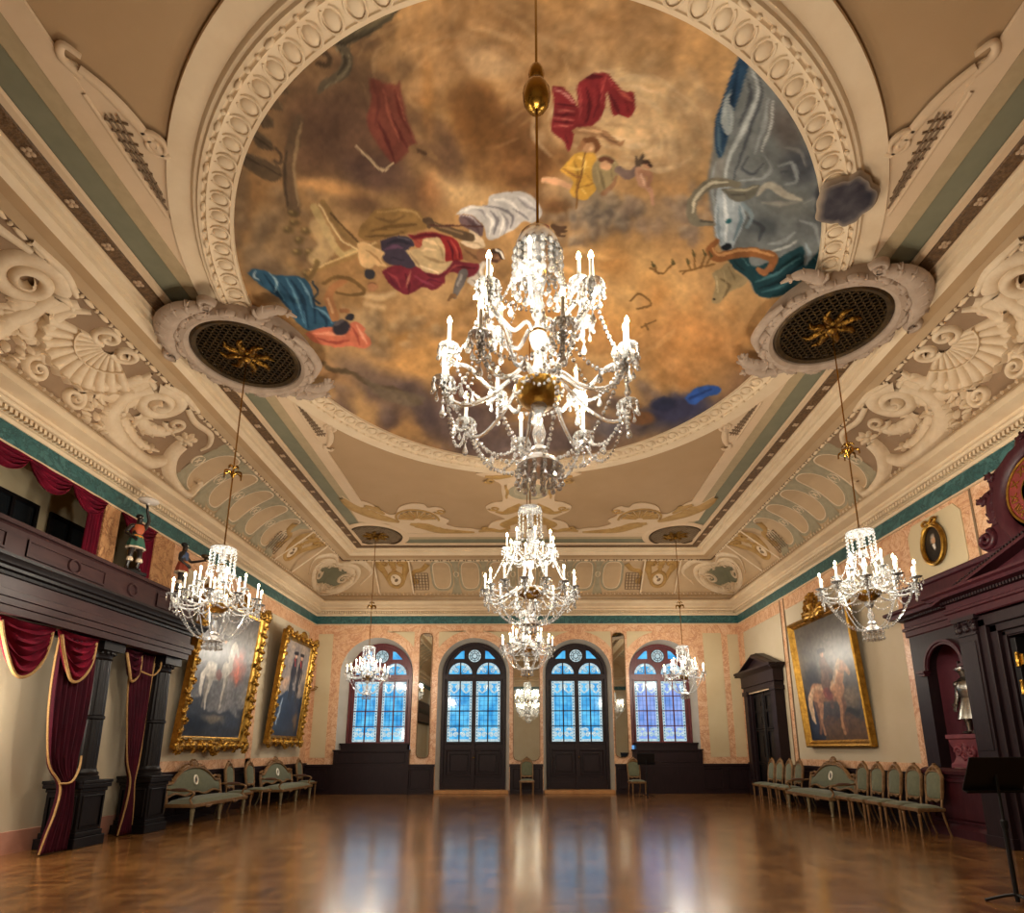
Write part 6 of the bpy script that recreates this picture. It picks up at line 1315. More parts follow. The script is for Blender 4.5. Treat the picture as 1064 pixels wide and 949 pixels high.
def statue(label, loc, rz, raised):
    t = thing('statue', label, 'statue', loc, rz, 'lamp bearing figures on the gallery')
    M().box(-.17, .17, -.17, .17, 0, .06).lathe([(.15, .06), (.14, .1), (.12, .1)], 16).obj('plinth', WOODB, t, bevel=.008)
    z = .1
    J = dict(hip=(0, 0, z+.52, .085), waist=(0, 0, z+.64, .072), chest=(0, .0, z+.76, .088), neck=(0, 0, z+.87, .036), head0=(0, -.005, z+.93, .05), head1=(0, -.01, z+.985, .056), head2=(0, 0, z+1.03, .042),
             shl=(.11, 0, z+.83, .04), shr=(-.11, 0, z+.83, .04), hl=(.055, 0, z+.48, .06), hr=(-.055, 0, z+.48, .06), kl=(.07, -.045, z+.26, .042), kr=(-.07, .0, z+.27, .042), al=(.075, .01, z+.04, .026), ar=(-.08, .04, z+.04, .026), tl=(.085, -.09, z+.015, .022), tr=(-.1, -.06, z+.015, .022), nose=(0, -.062, z+.98, .013))
    E = [('hip', 'waist'), ('waist', 'chest'), ('chest', 'neck'), ('neck', 'head0'), ('head0', 'head1'), ('head1', 'head2'), ('head1', 'nose'), ('chest', 'shl'), ('chest', 'shr'), ('hip', 'hl'), ('hip', 'hr'), ('hl', 'kl'), ('kl', 'al'), ('al', 'tl'), ('hr', 'kr'), ('kr', 'ar'), ('ar', 'tr')]
    if raised:
        J.update(el=(.15, -.03, z+.98, .032), wl=(.07, -.06, z+1.16, .023), er=(-.19, .02, z+.66, .032), wr=(-.12, -.1, z+.58, .023)); hd = (J['wl'][:3], (-.1, -.1, 1), (0, -1, 0))
    else:
        J.update(el=(.17, -.1, z+.7, .032), wl=(.13, -.3, z+.74, .023), er=(-.18, .03, z+.65, .032), wr=(-.13, -.1, z+.56, .023)); hd = (J['wl'][:3], (0, -1, .25), (1, 0, 0))
    E += [('shl', 'el'), ('el', 'wl'), ('shr', 'er'), ('er', 'wr')]
    hand(J, E, 'L', *hd); E.append(('wl', 'Lpalm')); hand(J, E, 'R', J['wr'][:3], (.3, -.6, -.5), (0, -.5, .5)); E.append(('wr', 'Rpalm'))
    skin('body', J, E, SKIN, t)
    M().ball((0, .012, z+1.02), .062, 12, 8, (1, 1.02, .8)).obj('hair', BLACK, t)
    e = M()
    for s in (-1, 1): e.ball((s*.022, -.056, z+.995), .009, 6, 4)
    e.obj('eyes', CANDLE, t)
    sk = lambda a: 1+.06*math.sin(a*9)
    M().lathe([(.088, z+.66), (.1, z+.62), (.125, z+.54), (.15, z+.42), (.14, z+.415)], 54, flute=sk, sy=.85).obj('skirt', mat('statue_skirt' + ('_a' if raised else '_b'), '#2f5a4a' if raised else '#8a3a26', .6), t)
    M().lathe([(.085, z+.655), (.098, z+.64), (.1, z+.61), (.086, z+.6)], 24, sy=.9).obj('sash', mat('statue_sash' + ('_a' if raised else '_b'), '#c27a34', .5), t)
    M().lathe([(.075, z+.67), (.096, z+.74), (.1, z+.8), (.085, z+.845)], 24, sy=.95).obj('tunic', mat('statue_tunic' + ('_a' if raised else '_b'), '#a8512a' if raised else '#394a6a', .6), t)
    M().lathe([(.151, z+.425), (.156, z+.41), (.15, z+.395), (.14, z+.4)], 54, flute=sk, sy=.85).obj('hem', mat('statue_hem' + ('_a' if raised else '_b'), '#c9b49a', .6), t)
    b = M()
    for s, k in ((1, 'kl'), (-1, 'kr')): x, y, zz, r = J[k]; b.lathe([(.045, -.05), (.056, -.03), (.052, .0), (.046, .02)], 14, (x, y, zz-.06))
    b.obj('boot_cuffs', MATS['statue_hem_a'], t)
    if raised:
        p = Vector(J['wl'][:3])+Vector((-.01, -.02, .1))
        M().lathe([(.02, 0), (.03, .02), (.15, .05), (.17, .07), (.165, .09), (.1, .12), (.0, .13)], 24, tuple(p)).obj('lamp_disc', LAMPGLASS, t)
    else:
        p = Vector(J['wl'][:3])+Vector((0, -.07, .03))
        M().lathe([(.015, -.02), (.03, 0), (.02, .03), (.07, .05), (.09, .09), (.085, .1), (.06, .07), (.015, .05)], 18, tuple(p)).obj('lamp_bowl', BRONZE, t)
    return t
statue('painted statue with green skirt on the gallery parapet raising a round lamp overhead', (-7.06, 9.66, 4.53), 1.1, True)
statue('painted statue with blue tunic and red skirt holding out a bowl on the gallery', (-7.1, 11.12, 4.53), 1.9, False)
# ================================================================= RIGHT WALL: PORTAL, ARMOUR, CLOCK, DOOR
PY = 7.45
XWG, XB = 7.42, 7.28          # wing plane, centre bay plane
pt = thing('portal', 'large dark mahogany portal with arched niche, pediment and panelled base on the right wall', 'portal', (0, 0, 0))
def yz(x): return frame_mtx((x, 0, 0), (0, 1, 0), (0, 0, 1))     # local (y,z) -> world, extruding towards +x
def both(fn):
    for s in (1, -1): fn(lambda y: PY+s*(y-PY), s)
def hprof(mb, prof, x, ya, yb, ret=True):
    """moulding facing -x: profile (out,z) from yb down to ya with returns"""
    P = [(W-.01, yb, 0), (x, yb, 0), (x, ya, 0), (W-.01, ya, 0)]
    mb.frame([(o, z) for o, z in prof], P[::-1] if False else P, closed=False)
# direction check: (x,yb)->(x,ya) runs towards -y, a x up = (-1,0,0): outwards is the room
w = M()
hprof(w, [(.0, 0), (.06, 0), (.06, .14), (.03, .17), (.0, .2)], XWG, PY-3.45, 10.9)
for ya, yb in ((9.38, 10.9), (4.0, 5.52)):
    w.box(XWG, W, ya, yb, 0, 1.05); hprof(w, [(.0, 1.02), (.05, 1.04), (.06, 1.1), (.03, 1.13), (0, 1.15)], XWG, ya, yb)
    P = [(XWG, ya+.16, .3), (XWG, ya+.16, .9), (XWG, yb-.16, .9), (XWG, yb-.16, .3)]
    w.frame([(0, 0), (.06, 0), (.05, .03), (.012, .03)], P, up=(-1, 0, 0))
w.obj('plinth', WOODR, pt, angle=30)
for s in (1, -1):
    m = lambda y: PY+s*(y-PY)
    a = M(); yc = m(9.97); r = .49
    y0, y1 = sorted((m(10.8), m(10.46))); a.box(XWG, W, y0, y1, 1.15, 2.9); y0, y1 = sorted((m(9.38), m(9.48))); a.box(XWG, W, y0, y1, 1.15, 2.9)
    y0, y1 = sorted((m(9.38), m(10.8)))
    A = [(y0, 3.6), (y0, 2.9)]+[(yc-r*math.cos(PI*i/24), 2.9+r*math.sin(PI*i/24)) for i in range(25)]+[(y1, 2.9), (y1, 3.6)]
    a.prism(A[::-1], 0, W-XWG, yz(XWG))
    a.obj('niche_front', WOODB if False else WOOD, pt, smooth=False)
    b = M(); b.frame([(0, 0), (.09, 0), (.085, .03), (.05, .03), (.04, .05), (.0, .05)], [(XWG, yc+(r)*math.cos(PI*i/24), 2.9+r*math.sin(PI*i/24)) for i in range(25)], closed=False, up=(-1, 0, 0))
    for q in (10.52, 9.46): b.cbox((XWG-.02, m(q), 2.87), (.14, .2, .05)); b.cbox((XWG-.01, m(q), 2.82), (.1, .16, .05))
    b.obj('niche_arch', WOODR, pt, angle=30)
    n = M(); G = []
    for z in (1.12, 2.9): G.append([(W-.04+.54*math.sin(PI*i/20), yc-r*math.cos(PI*i/20), z) for i in range(21)])
    for k in range(1, 9): G.append([(W-.04+.54*math.sin(PI*i/20)*math.cos(k*PI/16), yc-r*math.cos(PI*i/20)*math.cos(k*PI/16), 2.9+r*math.sin(k*PI/16)) for i in range(21)])
    n.grid(G); n.box(XWG+.02, W+.5, yc-r, yc+r, 1.08, 1.14); n.obj('niche_shell', NICHE, pt, angle=30)
    # pilaster with capital and the door architrave
    p = M(); y0, y1 = sorted((m(9.38), m(8.98)))
    p.box(XB, W, y0, y1, 1.3, 3.3); p.box(XB-.04, W, y0-.04, y1+.04, 0, 1.25); p.box(XB-.06, W, y0-.06, y1+.06, 1.22, 1.32); p.box(XB-.06, W, y0-.06, y1+.06, 0, .16)
    p.box(XB-.012, XB, y0+.05, y1-.05, 1.45, 3.2)
    p.obj('pilaster', WOOD, pt, smooth=False, bevel=.008)
    c = M(); yy = (y0+y1)/2; c.box(XB-.05, W, y0-.05, y1+.05, 3.55, 3.62); c.box(XB-.02, W, y0-.01, y1+.01, 3.3, 3.34)
    f = lambda u, v, h: (XB-.0-h, u, v)
    for e in (-.15, 0, .15): leaf(c, [(yy+e, 3.34), (yy+e*1.1, 3.44), (yy+e*1.25, 3.52)], .07, .05, f, 3)
    for e in (-1, 1): ribbon(c, [(yy+e*.15+p_, q) for p_, q in spiral(0, 3.5, .06, 1.4, 0, 20)], .018, .05, f)
    c.box(XB, W, y0, y1, 3.3, 3.56); c.obj('capital', WOOD, pt)
    d = M()
    for q0, q1, x in ((8.98, 8.84, XB+.04), (8.84, 8.7, XB+.1), (8.7, 8.62, XB+.16)):
        ya, yb = sorted((m(q0), m(q1))); d.box(x, W, ya, yb, 0, 3.2+(q0-8.62)*.9)
    d.obj('door_jamb', WOOD, pt, smooth=False, bevel=.01)
l = M().box(XB+.18, W-.03, 2*PY-9.0, 9.0, 3.18, 3.6)
for s in (1, -1): ya, yb = sorted((PY+s*(8.99-PY), PY+s*(8.64-PY))); l.box(XB+.17, W-.03, ya, yb, 0, 3.5)
for q0, z0, z1, x in ((8.98, 3.4, 3.58, XB+.04), (8.84, 3.28, 3.42, XB+.1), (8.7, 3.2, 3.3, XB+.16)): l.box(x, W, 2*PY-q0, q0, z0, z1)
l.obj('door_lintel', WOOD, pt, smooth=False, bevel=.01)
e = M()
hprof(e, [(0, 3.58), (.02, 3.6), (.02, 3.7), (.05, 3.71), (.05, 3.76), (.02, 3.78), (.02, 3.88), (.05, 3.89), (.1, 3.93), (.2, 3.96), (.22, 4.02), (.26, 4.05), (.26, 4.1), (.0, 4.14)], XWG, PY-3.38, 10.84)
hprof(e, [(0, 3.6), (.02, 3.62), (.02, 3.72), (.05, 3.74), (.05, 3.78), (.02, 3.8), (.02, 3.9), (.05, 3.91), (.1, 3.95), (.2, 3.98), (.22, 4.03), (.27, 4.06), (.27, 4.1), (.0, 4.15)], XB, 2*PY-9.5, 9.5)
e.obj('entablature', WOODR, pt, angle=30)
dn = M()
for ya, yb, x in ((9.5, 10.84, XWG), (2*PY-9.5, 9.5, XB), (PY-3.38, 2*PY-9.5, XWG)):
    y = ya; dn = M()
    while y < yb: dn.box(x-.12, x-.03, y, y+.035, 3.9, 3.945); y += .06
    dn.obj('dentils', WOOD, pt, smooth=False)
at = M(); at.box(XWG, W, PY-3.38, 10.84, 4.1, 4.5); hprof(at, [(0, 4.44), (.04, 4.46), (.06, 4.5), (.06, 4.54), (0, 4.55)], XWG, PY-3.38, 10.84); at.obj('attic', WOODR, pt, angle=30)
# pediment
q = M(); q.prism([(2*PY-9.45, 4.12), (9.45, 4.12), (PY, 4.68)][::-1], 0, .2, yz(XB+.04))
q.obj('tympanum', WOODR, pt, smooth=False)
rk = M(); rk.frame([(0, 0), (.02, .05), (.06, .08), (.08, .2), (.13, .24), (.16, .3), (.2, .3), (.2, 0)], [(XB+.1, 2*PY-9.68, 4.1), (XB+.1, PY, 4.68), (XB+.1, 9.68, 4.1)][::-1], closed=False, up=(-1, 0, 0)); rk.obj('raking_cornice', WOODR, pt, angle=30)
for s in (1, -1):
    rd = M()
    for k in range(34):
        u = .03+k/35; y = PY+s*(9.55-PY)*(1-u); z = 4.1+.56*u-.06; rd.cbox((XB-.06, y, z+.03), (.06, .032, .045))
    rd.obj('raking_dentils', WOOD, pt, smooth=False)
# open doorway: a black sheet on the wall stands for its dark inside
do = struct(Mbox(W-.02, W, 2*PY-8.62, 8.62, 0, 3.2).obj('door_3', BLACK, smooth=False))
lf = Mbox(W-.2, W-.03, 8.5, 8.6, .05, 3.15).obj('door_leaf', WOODB, do, smooth=False, bevel=.01)
for z in (2.38, 2.8): M().lathe([(.035, -.11), (.038, -.1), (.035, -.09), (.035, .09), (.038, .1), (.035, .11)], 14, (W-.22, 8.49, z)).box(W-.21, W-.19, 8.4, 8.5, z-.08, z+.08).obj('hinge', BRASS, do)
# red carved pedestal in the niche
ps = thing('pedestal', 'red carved stone pedestal under the suit of armour in the niche', 'pedestal', (7.72, 9.9, 1.155))
pr = [(.0, 0), (.34, 0), (.34, .06), (.3, .1), (.27, .18), (.28, .3), (.32, .42), (.33, .48), (.36, .5), (.36, .56), (0, .56)]
b = M()
sq = [(r, z) for r, z in pr if r > 0]
G = [[(sx*r*.8, sy*r, z) for sx, sy in ((-1, -1), (-1, 1), (1, 1), (1, -1), (-1, -1))] for r, z in sq]
b.grid(G); b.box(-.28, .28, -.35, .35, .54, .565); b.obj('block', REDSTONE, ps, angle=30)
f = lambda u, v, h: (-.235-h-.03*max(0, (v-.2)), u, v); c = M()
for s in (-1, 1):
    ribbon(c, [(s*(.14)+p, q) for p, q in spiral(0, .27, .09, 1.5, 0, 24, s)], [.03, .016], .04, f); leaf(c, [(0, .16), (s*.08, .2), (s*.2, .4)], .06, .03, f, 3)
leaf(c, [(0, .42), (0, .3), (0, .16)], .07, .045, f, 4); c.obj('carving', REDSTONE, ps, angle=60)
# suit of armour, facing the room (-x)
ar = thing('suit_of_armour', 'polished steel suit of armour standing in the arched niche of the portal', 'armour', (7.72, 9.93, 1.724), -PI/2)
# local: faces -y, stands on z=0
M().lathe([(.0, 1.26), (.05, 1.25), (.085, 1.2), (.095, 1.14), (.09, 1.07), (.075, 1.02), (.07, .99)], 20, sy=1.15).box(-.004, .004, -.11, .1, 1.18, 1.27).obj('helmet', STEEL, ar)
v = M(); v.lathe([(.1, 1.08), (.112, 1.11), (.108, 1.15), (.098, 1.16)], 14, a0=PI+.2, a1=2*PI-.2, sy=1.35); v.box(-.06, .06, -.152, -.14, 1.12, 1.13); v.obj('visor', STEEL, ar)
M().lathe([(.07, .99), (.11, .97), (.14, .93), (.1, .95)], 20).obj('gorget', STEEL, ar)
M().lathe([(.11, .95), (.17, .9), (.19, .82), (.185, .74), (.15, .66), (.13, .62)], 24, sy=.78).obj('breastplate', STEEL, ar)
ts = M()
for k in range(6): z = .62-.06*k; ts.lathe([(.13+.02*k, z), (.155+.018*k, z-.06), (.15+.018*k, z-.065)], 24, sy=.8)
ts.obj('tasset_skirt', STEEL, ar)
for s in (-1, 1):
    a = M(); a.ball((s*.21, 0, .88), .075, 12, 8, (1, 1, .9)); a.tube(spline([(s*.22, 0, .86), (s*.25, .0, .68), (s*.23, -.08, .52)], 5), [.055, .05, .05, .048, .05, .056, .045, .042, .04, .038, .036], 12); a.ball((s*.25, 0, .68), .058, 10, 6); a.obj('arm_plate', STEEL, ar)
    g = M(); g.lathe([(.036, 0), (.055, .06), (.04, .07)], 12, (s*.23, -.085, .47))
    for i in range(4): g.tube([(s*.23+(i-1.5)*.016, -.09, .47), (s*.23+(i-1.5)*.017, -.11, .43), (s*.23+(i-1.5)*.016, -.1, .395)], [.011, .01, .008], 6)
    g.tube([(s*.23-s*.03, -.09, .47), (s*.23-s*.05, -.12, .45)], .01, 6); g.obj('gauntlet', STEEL, ar)
    l = M().tube([(s*.09, 0, .36), (s*.1, -.01, .27), (s*.1, 0, .2), (s*.1, .0, .06)], [.075, .06, .055, .04], 12); l.ball((s*.1, -.02, .25), .058, 10, 6); l.obj('leg_plate', STEEL, ar)
    M().ball((s*.1, -.05, .03), .05, 10, 6, (.8, 1.7, .6)).obj('sabaton', STEEL, ar)
# clock in a carved case
ck = thing('carved_clock', 'ornate mahogany clock with gold numerals on a red dial above the portal', 'clock', (7.34, PY, 4.7))
hf = [(0, -.1), (1.12, -.16), (1.22, -.08), (1.24, .06), (1.14, .16), (1.0, .17), (.92, .26), (.9, .4), (.98, .5), (1.0, .62), (1.16, .7), (.98, .78), (.86, .8), (.86, .92), (.9, 1.02), (.76, 1.02), (.62, 1.08), (.42, 1.2), (.3, 1.22), (.22, 1.34), (.1, 1.38), (0, 1.44)]
P = hf[1:]+[(-y, z) for y, z in hf[::-1][1:-1]]
M().prism([(y, z) for y, z in P][::1], 0, .3, yz(0)).obj('case', WOODR, ck, smooth=False, bevel=.015)
f = lambda u, v, h: (-.0-h, u, v); c = M()
for s in (-1, 1):
    ribbon(c, [(s*(1.06)+s*p, q) for p, q in spiral(0, .02, .16, 1.8, 2, 32)], [.05, .025], .07, f); leaf(c, [(s*.86, .2), (s*.9, .5), (s*.8, .8)], .12, .05, f, 4); leaf(c, [(s*.95, .6), (s*1.05, .68), (s*1.14, .7)], .08, .05, f, 3); leaf(c, [(s*.75, .9), (s*.82, 1.0), (s*.9, 1.02)], .08, .05, f, 3)
    c.obj('side_scroll', WOODR, ck, angle=60); c = M()
leaf(c, [(0, 1.08), (0, 1.25), (0, 1.42)], .12, .06, f, 4)
for s in (-1, 1): leaf(c, [(s*.15, 1.1), (s*.2, 1.25), (s*.1, 1.36)], .1, .05, f, 4)
c.obj('top_leaf', WOODR, ck, angle=60)
cm = frame_mtx((0, 0, .43), (0, 1, 0), (0, 0, 1))
mz = lambda: frame_mtx((0, 0, .43), (0, -1, 0), (0, 0, 1))   # local z -> -x (towards the room)
M().lathe([(.0, .0), (.6, .0), (.62, .03), (.72, .06), (.8, .05), (.84, .0)], 48, mtx=mz()).obj('hood_ring', WOODR, ck)
dl = mat('clock_dial_red', '#7a2a20', .5, c2='#5e1c16', scale=6.)
M().lathe([(0, .045), (.5, .045), (.5, .02), (0, .02)], 40, mtx=mz()).obj('dial', dl, ck)
M().lathe([(.5, .03), (.5, .06), (.53, .065), (.55, .03)], 48, mtx=mz()).obj('dial_rim', GOLD, ck)
M().lathe([(.27, .045), (.27, .052), (.285, .052), (.285, .045)], 40, mtx=mz()).obj('minute_ring', GOLD, ck)
for i, tx in enumerate(('XII', 'I', 'II', 'III', 'IIII', 'V', 'VI', 'VII', 'VIII', 'IX', 'X', 'XI')):
    cu = bpy.data.curves.new('numeral', 'FONT'); cu.body = tx; cu.size = .15; cu.align_x = 'CENTER'; cu.align_y = 'CENTER'; cu.extrude = .004; cu.offset = .003
    tmp = bpy.data.objects.new('tmp', cu); COL.objects.link(tmp); bpy.context.view_layer.update()
    me = bpy.data.meshes.new_from_object(tmp.evaluated_get(bpy.context.evaluated_depsgraph_get())); bpy.data.objects.remove(tmp); bpy.data.curves.remove(cu)
    o = bpy.data.objects.new('numeral', me); COL.objects.link(o); me.materials.clear(); me.materials.append(GOLD); o.parent = ck
    a = 2*PI*i/12
    o.matrix_local = mz() @ Matrix.Rotation(-a, 4, 'Z') @ Matrix.Translation((0, .4, .05))
for L_, a, nm, wd in ((.24, -1.0, 'hour_hand', .03), (.4, 1.9, 'minute_hand', .022)):
    M().prism([(-wd, -.05), (wd, -.05), (wd*.9, L_*.7), (0, L_), (-wd*.9, L_*.7)], .058, .066, mz() @ Matrix.Rotation(-a, 4, 'Z')).obj(nm, GOLD, ck, smooth=False)
# ---- pedimented side door
sd = struct(Mbox(W-.05, W+.01, 17.2, 19.0, 0, 3.3).obj('door_4', WOOD, smooth=False))
SX = 7.36; c0 = 18.1
su = M()
for s in (-1, 1):
    y0, y1 = sorted((c0+s*1.22, c0+s*.94)); su.box(SX, W, y0, y1, 0, 3.3); y0, y1 = sorted((c0+s*1.28, c0+s*.9)); su.box(SX-.04, W, y0, y1, 0, .5); su.box(SX-.03, W, y0, y1, 3.2, 3.34)
    y0, y1 = sorted((c0+s*.94, c0+s*.86)); su.box(SX+.08, W, y0, y1, 0, 3.3)
su.box(SX, W, c0-1.22, c0+1.22, 3.3, 3.46)
su.obj('door_surround', WOOD, sd, smooth=False, bevel=.012)
e = M(); hprof(e, [(0, 3.46), (.03, 3.48), (.03, 3.82), (.06, 3.85), (.14, 3.9), (.2, 3.93), (.2, 4.0), (0, 4.03)], SX, c0-1.26, c0+1.26)
e.box(SX+.02, W, c0-1.26, c0+1.26, 3.46, 3.95); e.obj('door_entablature', WOOD, sd, angle=30)
g = M(); g.prism([(c0-1.36, 4.0), (c0+1.36, 4.0), (c0, 4.5)][::-1], 0, W-SX, yz(SX+.02))
g.frame([(0, 0), (.03, .05), (.05, .16), (.1, .2), (.13, .2), (.13, 0)], [(SX+.03, c0-1.5, 3.98), (SX+.03, c0, 4.5), (SX+.03, c0+1.5, 3.98)][::-1], closed=False, up=(-1, 0, 0)); g.obj('door_pediment', WOOD, sd, angle=30)
for s in (-1, 1):
    y0, y1 = sorted((c0+s*.02, c0+s*.86)); lf = Mbox(W-.12, W-.05, y0, y1, .02, 3.26).obj('door_leaf', WOODB, sd, smooth=False)
    pp = M()
    for z0, z1 in ((.2, .95), (1.1, 2.0), (2.15, 2.6), (2.7, 3.1)):
        pp.frame([(0, 0), (.07, 0), (.055, .035), (.012, .035)], [(W-.12, y0+.14, z0), (W-.12, y0+.14, z1), (W-.12, y1-.14, z1), (W-.12, y1-.14, z0)], up=(-1, 0, 0)); pp.box(W-.135, W-.12, y0+.27, y1-.27, z0+.12, z1-.12)
    pp.obj('door_panel', WOODB, lf, angle=30)
M().box(W-.14, W-.12, c0-.05, c0-.02, 1.0, 1.2).lathe([(0, 0), (.03, 0), (.03, .03), (0, .035)], 12, mtx=frame_mtx((W-.14, c0-.1, 1.12), (0, -1, 0), (0, 0, 1))).obj('door_handle', BRASS, sd)
lt = M().box(SX+.06, SX+.08, c0-.95, c0+.95, 3.25, 3.29).obj('door_bead', CREAMP, sd, smooth=False)
# ================================================================= PAINTINGS, FURNITURE, STANDS
def ornate_frame(par, w, h, wd, rich, m, seed=1, dep=.12):
    """local: x across, z up, faces -y; returns nothing"""
    P = [(-w/2, 0, -h/2), (w/2, 0, -h/2), (w/2, 0, h/2), (-w/2, 0, h/2)]
    q = M().frame([(0, 0), (.03, .03), (wd*.3, .05), (wd*.4, .04), (wd*.55, .09), (wd*.8, dep), (wd, dep*.8), (wd, -.04), (0, -.04)], P, up=(0, -1, 0)); q.obj('frame', m, par, angle=35)
    if rich:
        o = M(); rd = random.Random(seed); f = lambda u, v, hh: (u, -dep*.7-hh, v)
        def edge(a, b, n):
            for i in range(n):
                t = (i+.5)/n; cx, cy = a[0]*(1-t)+b[0]*t, a[1]*(1-t)+b[1]*t; d = math.atan2(b[1]-a[1], b[0]-a[0]); s = 1 if i % 2 else -1
                L = rich*(.8+.5*rd.random()); g = d+s*.9
                leaf(o, [(cx-L*.5*math.cos(d), cy-L*.5*math.sin(d)), (cx, cy), (cx+L*.45*math.cos(g), cy+L*.45*math.sin(g)), (cx+L*.7*math.cos(g+s*.8), cy+L*.7*math.sin(g+s*.8))], rich*.42, .07, f, 3)
                if i % 2: ribbon(o, spiral(cx+.03, cy, rich*.28, 1.3, d+s, 16, s), [.03, .015], .08, f, 4)
        W2, H2 = w/2+wd*.75, h/2+wd*.75; c = [(-W2, -H2), (W2, -H2), (W2, H2), (-W2, H2)]
        for k in range(4): a, b = c[k], c[(k+1) % 4]; edge(a, b, int(math.hypot(b[0]-a[0], b[1]-a[1])/(rich*1.05)))
        for k, (x, z) in enumerate(c):
            for g in range(5): a = math.atan2(z, x)+(g-2)*.5; leaf(o, [(x, z), (x+rich*.5*math.cos(a), z+rich*.5*math.sin(a)), (x+rich*.85*math.cos(a+.3), z+rich*.85*math.sin(a+.3))], rich*.45, .09, f, 3)
        for z, sg in ((H2, 1), (-H2, -1)):
            for g in range(7): a = PI/2*sg+(g-3)*.42; leaf(o, [(0, z), (rich*.6*math.cos(a), z+rich*.6*math.sin(a)), (rich*1.15*math.cos(a+.2), z+rich*1.15*math.sin(a+.2))], rich*.5, .1, f, 3)
        o.obj('gilt_carving', m, par, angle=60)
def hung(name, label, cv, s, yc, x, z0, w, h, wd, rich, tilt, m, cat='painting', crest=None, seed=1):
    """painting on a side wall, bottom edge at (x, z0), leaning tilt radians into the room"""
    t = thing(name, label, cat, (x, yc, z0)); t.rotation_euler = (tilt, 0, -s*PI/2)
    p = bpy.data.objects.new('pic', None)
    k = lambda o: o
    n0 = len(bpy.data.objects)
    class Par: pass
    objs0 = set(o.name for o in bpy.data.objects)
    canvas_obj(cv, w-2*wd, h-2*wd, t); ornate_frame(t, w-2*wd, h-2*wd, wd, rich, m, seed)
    if crest:
        o = M(); f = lambda u, v, hh: (u, -.06-hh, v)
        for g in range(9): a = PI/2+(g-4)*.36; leaf(o, [(0, h/2-.05), (.3*math.cos(a), h/2-.05+.38*math.sin(a)), (.5*math.cos(a+.25), h/2-.05+.62*math.sin(a+.1))], .17, .1, f, 3)
        for e in (-1, 1):
            leaf(o, [(0, h/2), (e*.3, h/2+.1), (e*.62, h/2+.06)], .16, .09, f, 4); ribbon(o, [(e*.22+p_, h/2+.2+q) for p_, q in spiral(0, 0, .13, 1.5, 1, 20, e)], [.04, .02], .12, f)
        blob(o, 0, h/2+.25, .16, .2, .14, f); o.box(-.3, .3, -.08, 0, h/2-.02, h/2+.1); o.obj('crest', m, t, angle=60)
    for o in bpy.data.objects:
        if o.parent is t: o.location.z += h/2
    bpy.data.objects.remove(p)
    return t
hung('framed_painting', 'large painting of a rider on a rearing white horse in a carved gilt frame', pic_left_large(), -1, 13.68, -W+.16, 1.52, 3.0, 3.6, .27, .2, .085, GOLD)
hung('framed_painting', 'painting of two dark dressed figures on a hillside in a carved gilt frame', pic_left_small(), -1, 17.68, -W+.16, 1.66, 2.42, 3.36, .24, .18, .085, GOLD, seed=4)
hung('framed_painting', 'tilted portrait of a pale horse and rider in a plain gold frame with carved crest', pic_right(), 1, 14.08, W-.06, 1.52, 2.95, 3.34, .17, 0, .06, GOLD, crest=True)
ov = thing('oval_portrait', 'small oval portrait in a gilt frame with a ribbon bow above the portal', 'portrait', (W-.07, 9.98, 5.2), -PI/2)
canvas_obj(pic_oval(), .5, .7, ov, oval=True)
M().tube([(.27*math.cos(a), -.02, .37*math.sin(a)) for a in np.linspace(0, 2*PI, 40, endpoint=False)], .045, 8, True).obj('frame', GOLD, ov)
b = M(); f = lambda u, v, h: (u, -.03-h, v)
for s in (-1, 1): ribbon(b, spline([(0, .4), (s*.1, .48), (s*.17, .44), (s*.1, .38), (0, .4)], 6), .03, .04, f); ribbon(b, spline([(0, .4), (s*.14, .36), (s*.22, .28)], 6), [.03, .02], .03, f)
blob(b, 0, .41, .04, .04, .06, f); b.obj('ribbon_bow', GOLD, ov, angle=60)
# gilded wall sconces near the corner
sc = thing('wall_sconce', 'small gilt branch sconce on the left wall beside the smaller gilt frame', 'sconce', (-W, 19.72, 3.55), PI/2)
M().lathe([(0, 0), (.09, 0), (.1, .02), (.06, .035), (0, .04)], 16, mtx=frame_mtx((0, -.001, 0), (1, 0, 0), (0, 0, 1))).obj('backplate', GOLD, sc)
for s in (-1, 1):
    M().tube(spline([(0, -.03, 0), (s*.05, -.14, -.06), (s*.1, -.26, -.02), (s*.1, -.3, .06)], 6), .014, 6).lathe([(.012, .05), (.05, .07), (.045, .08), (.012, .07)], 12, (s*.1, -.3, 0)).obj('branch', GOLD, sc)
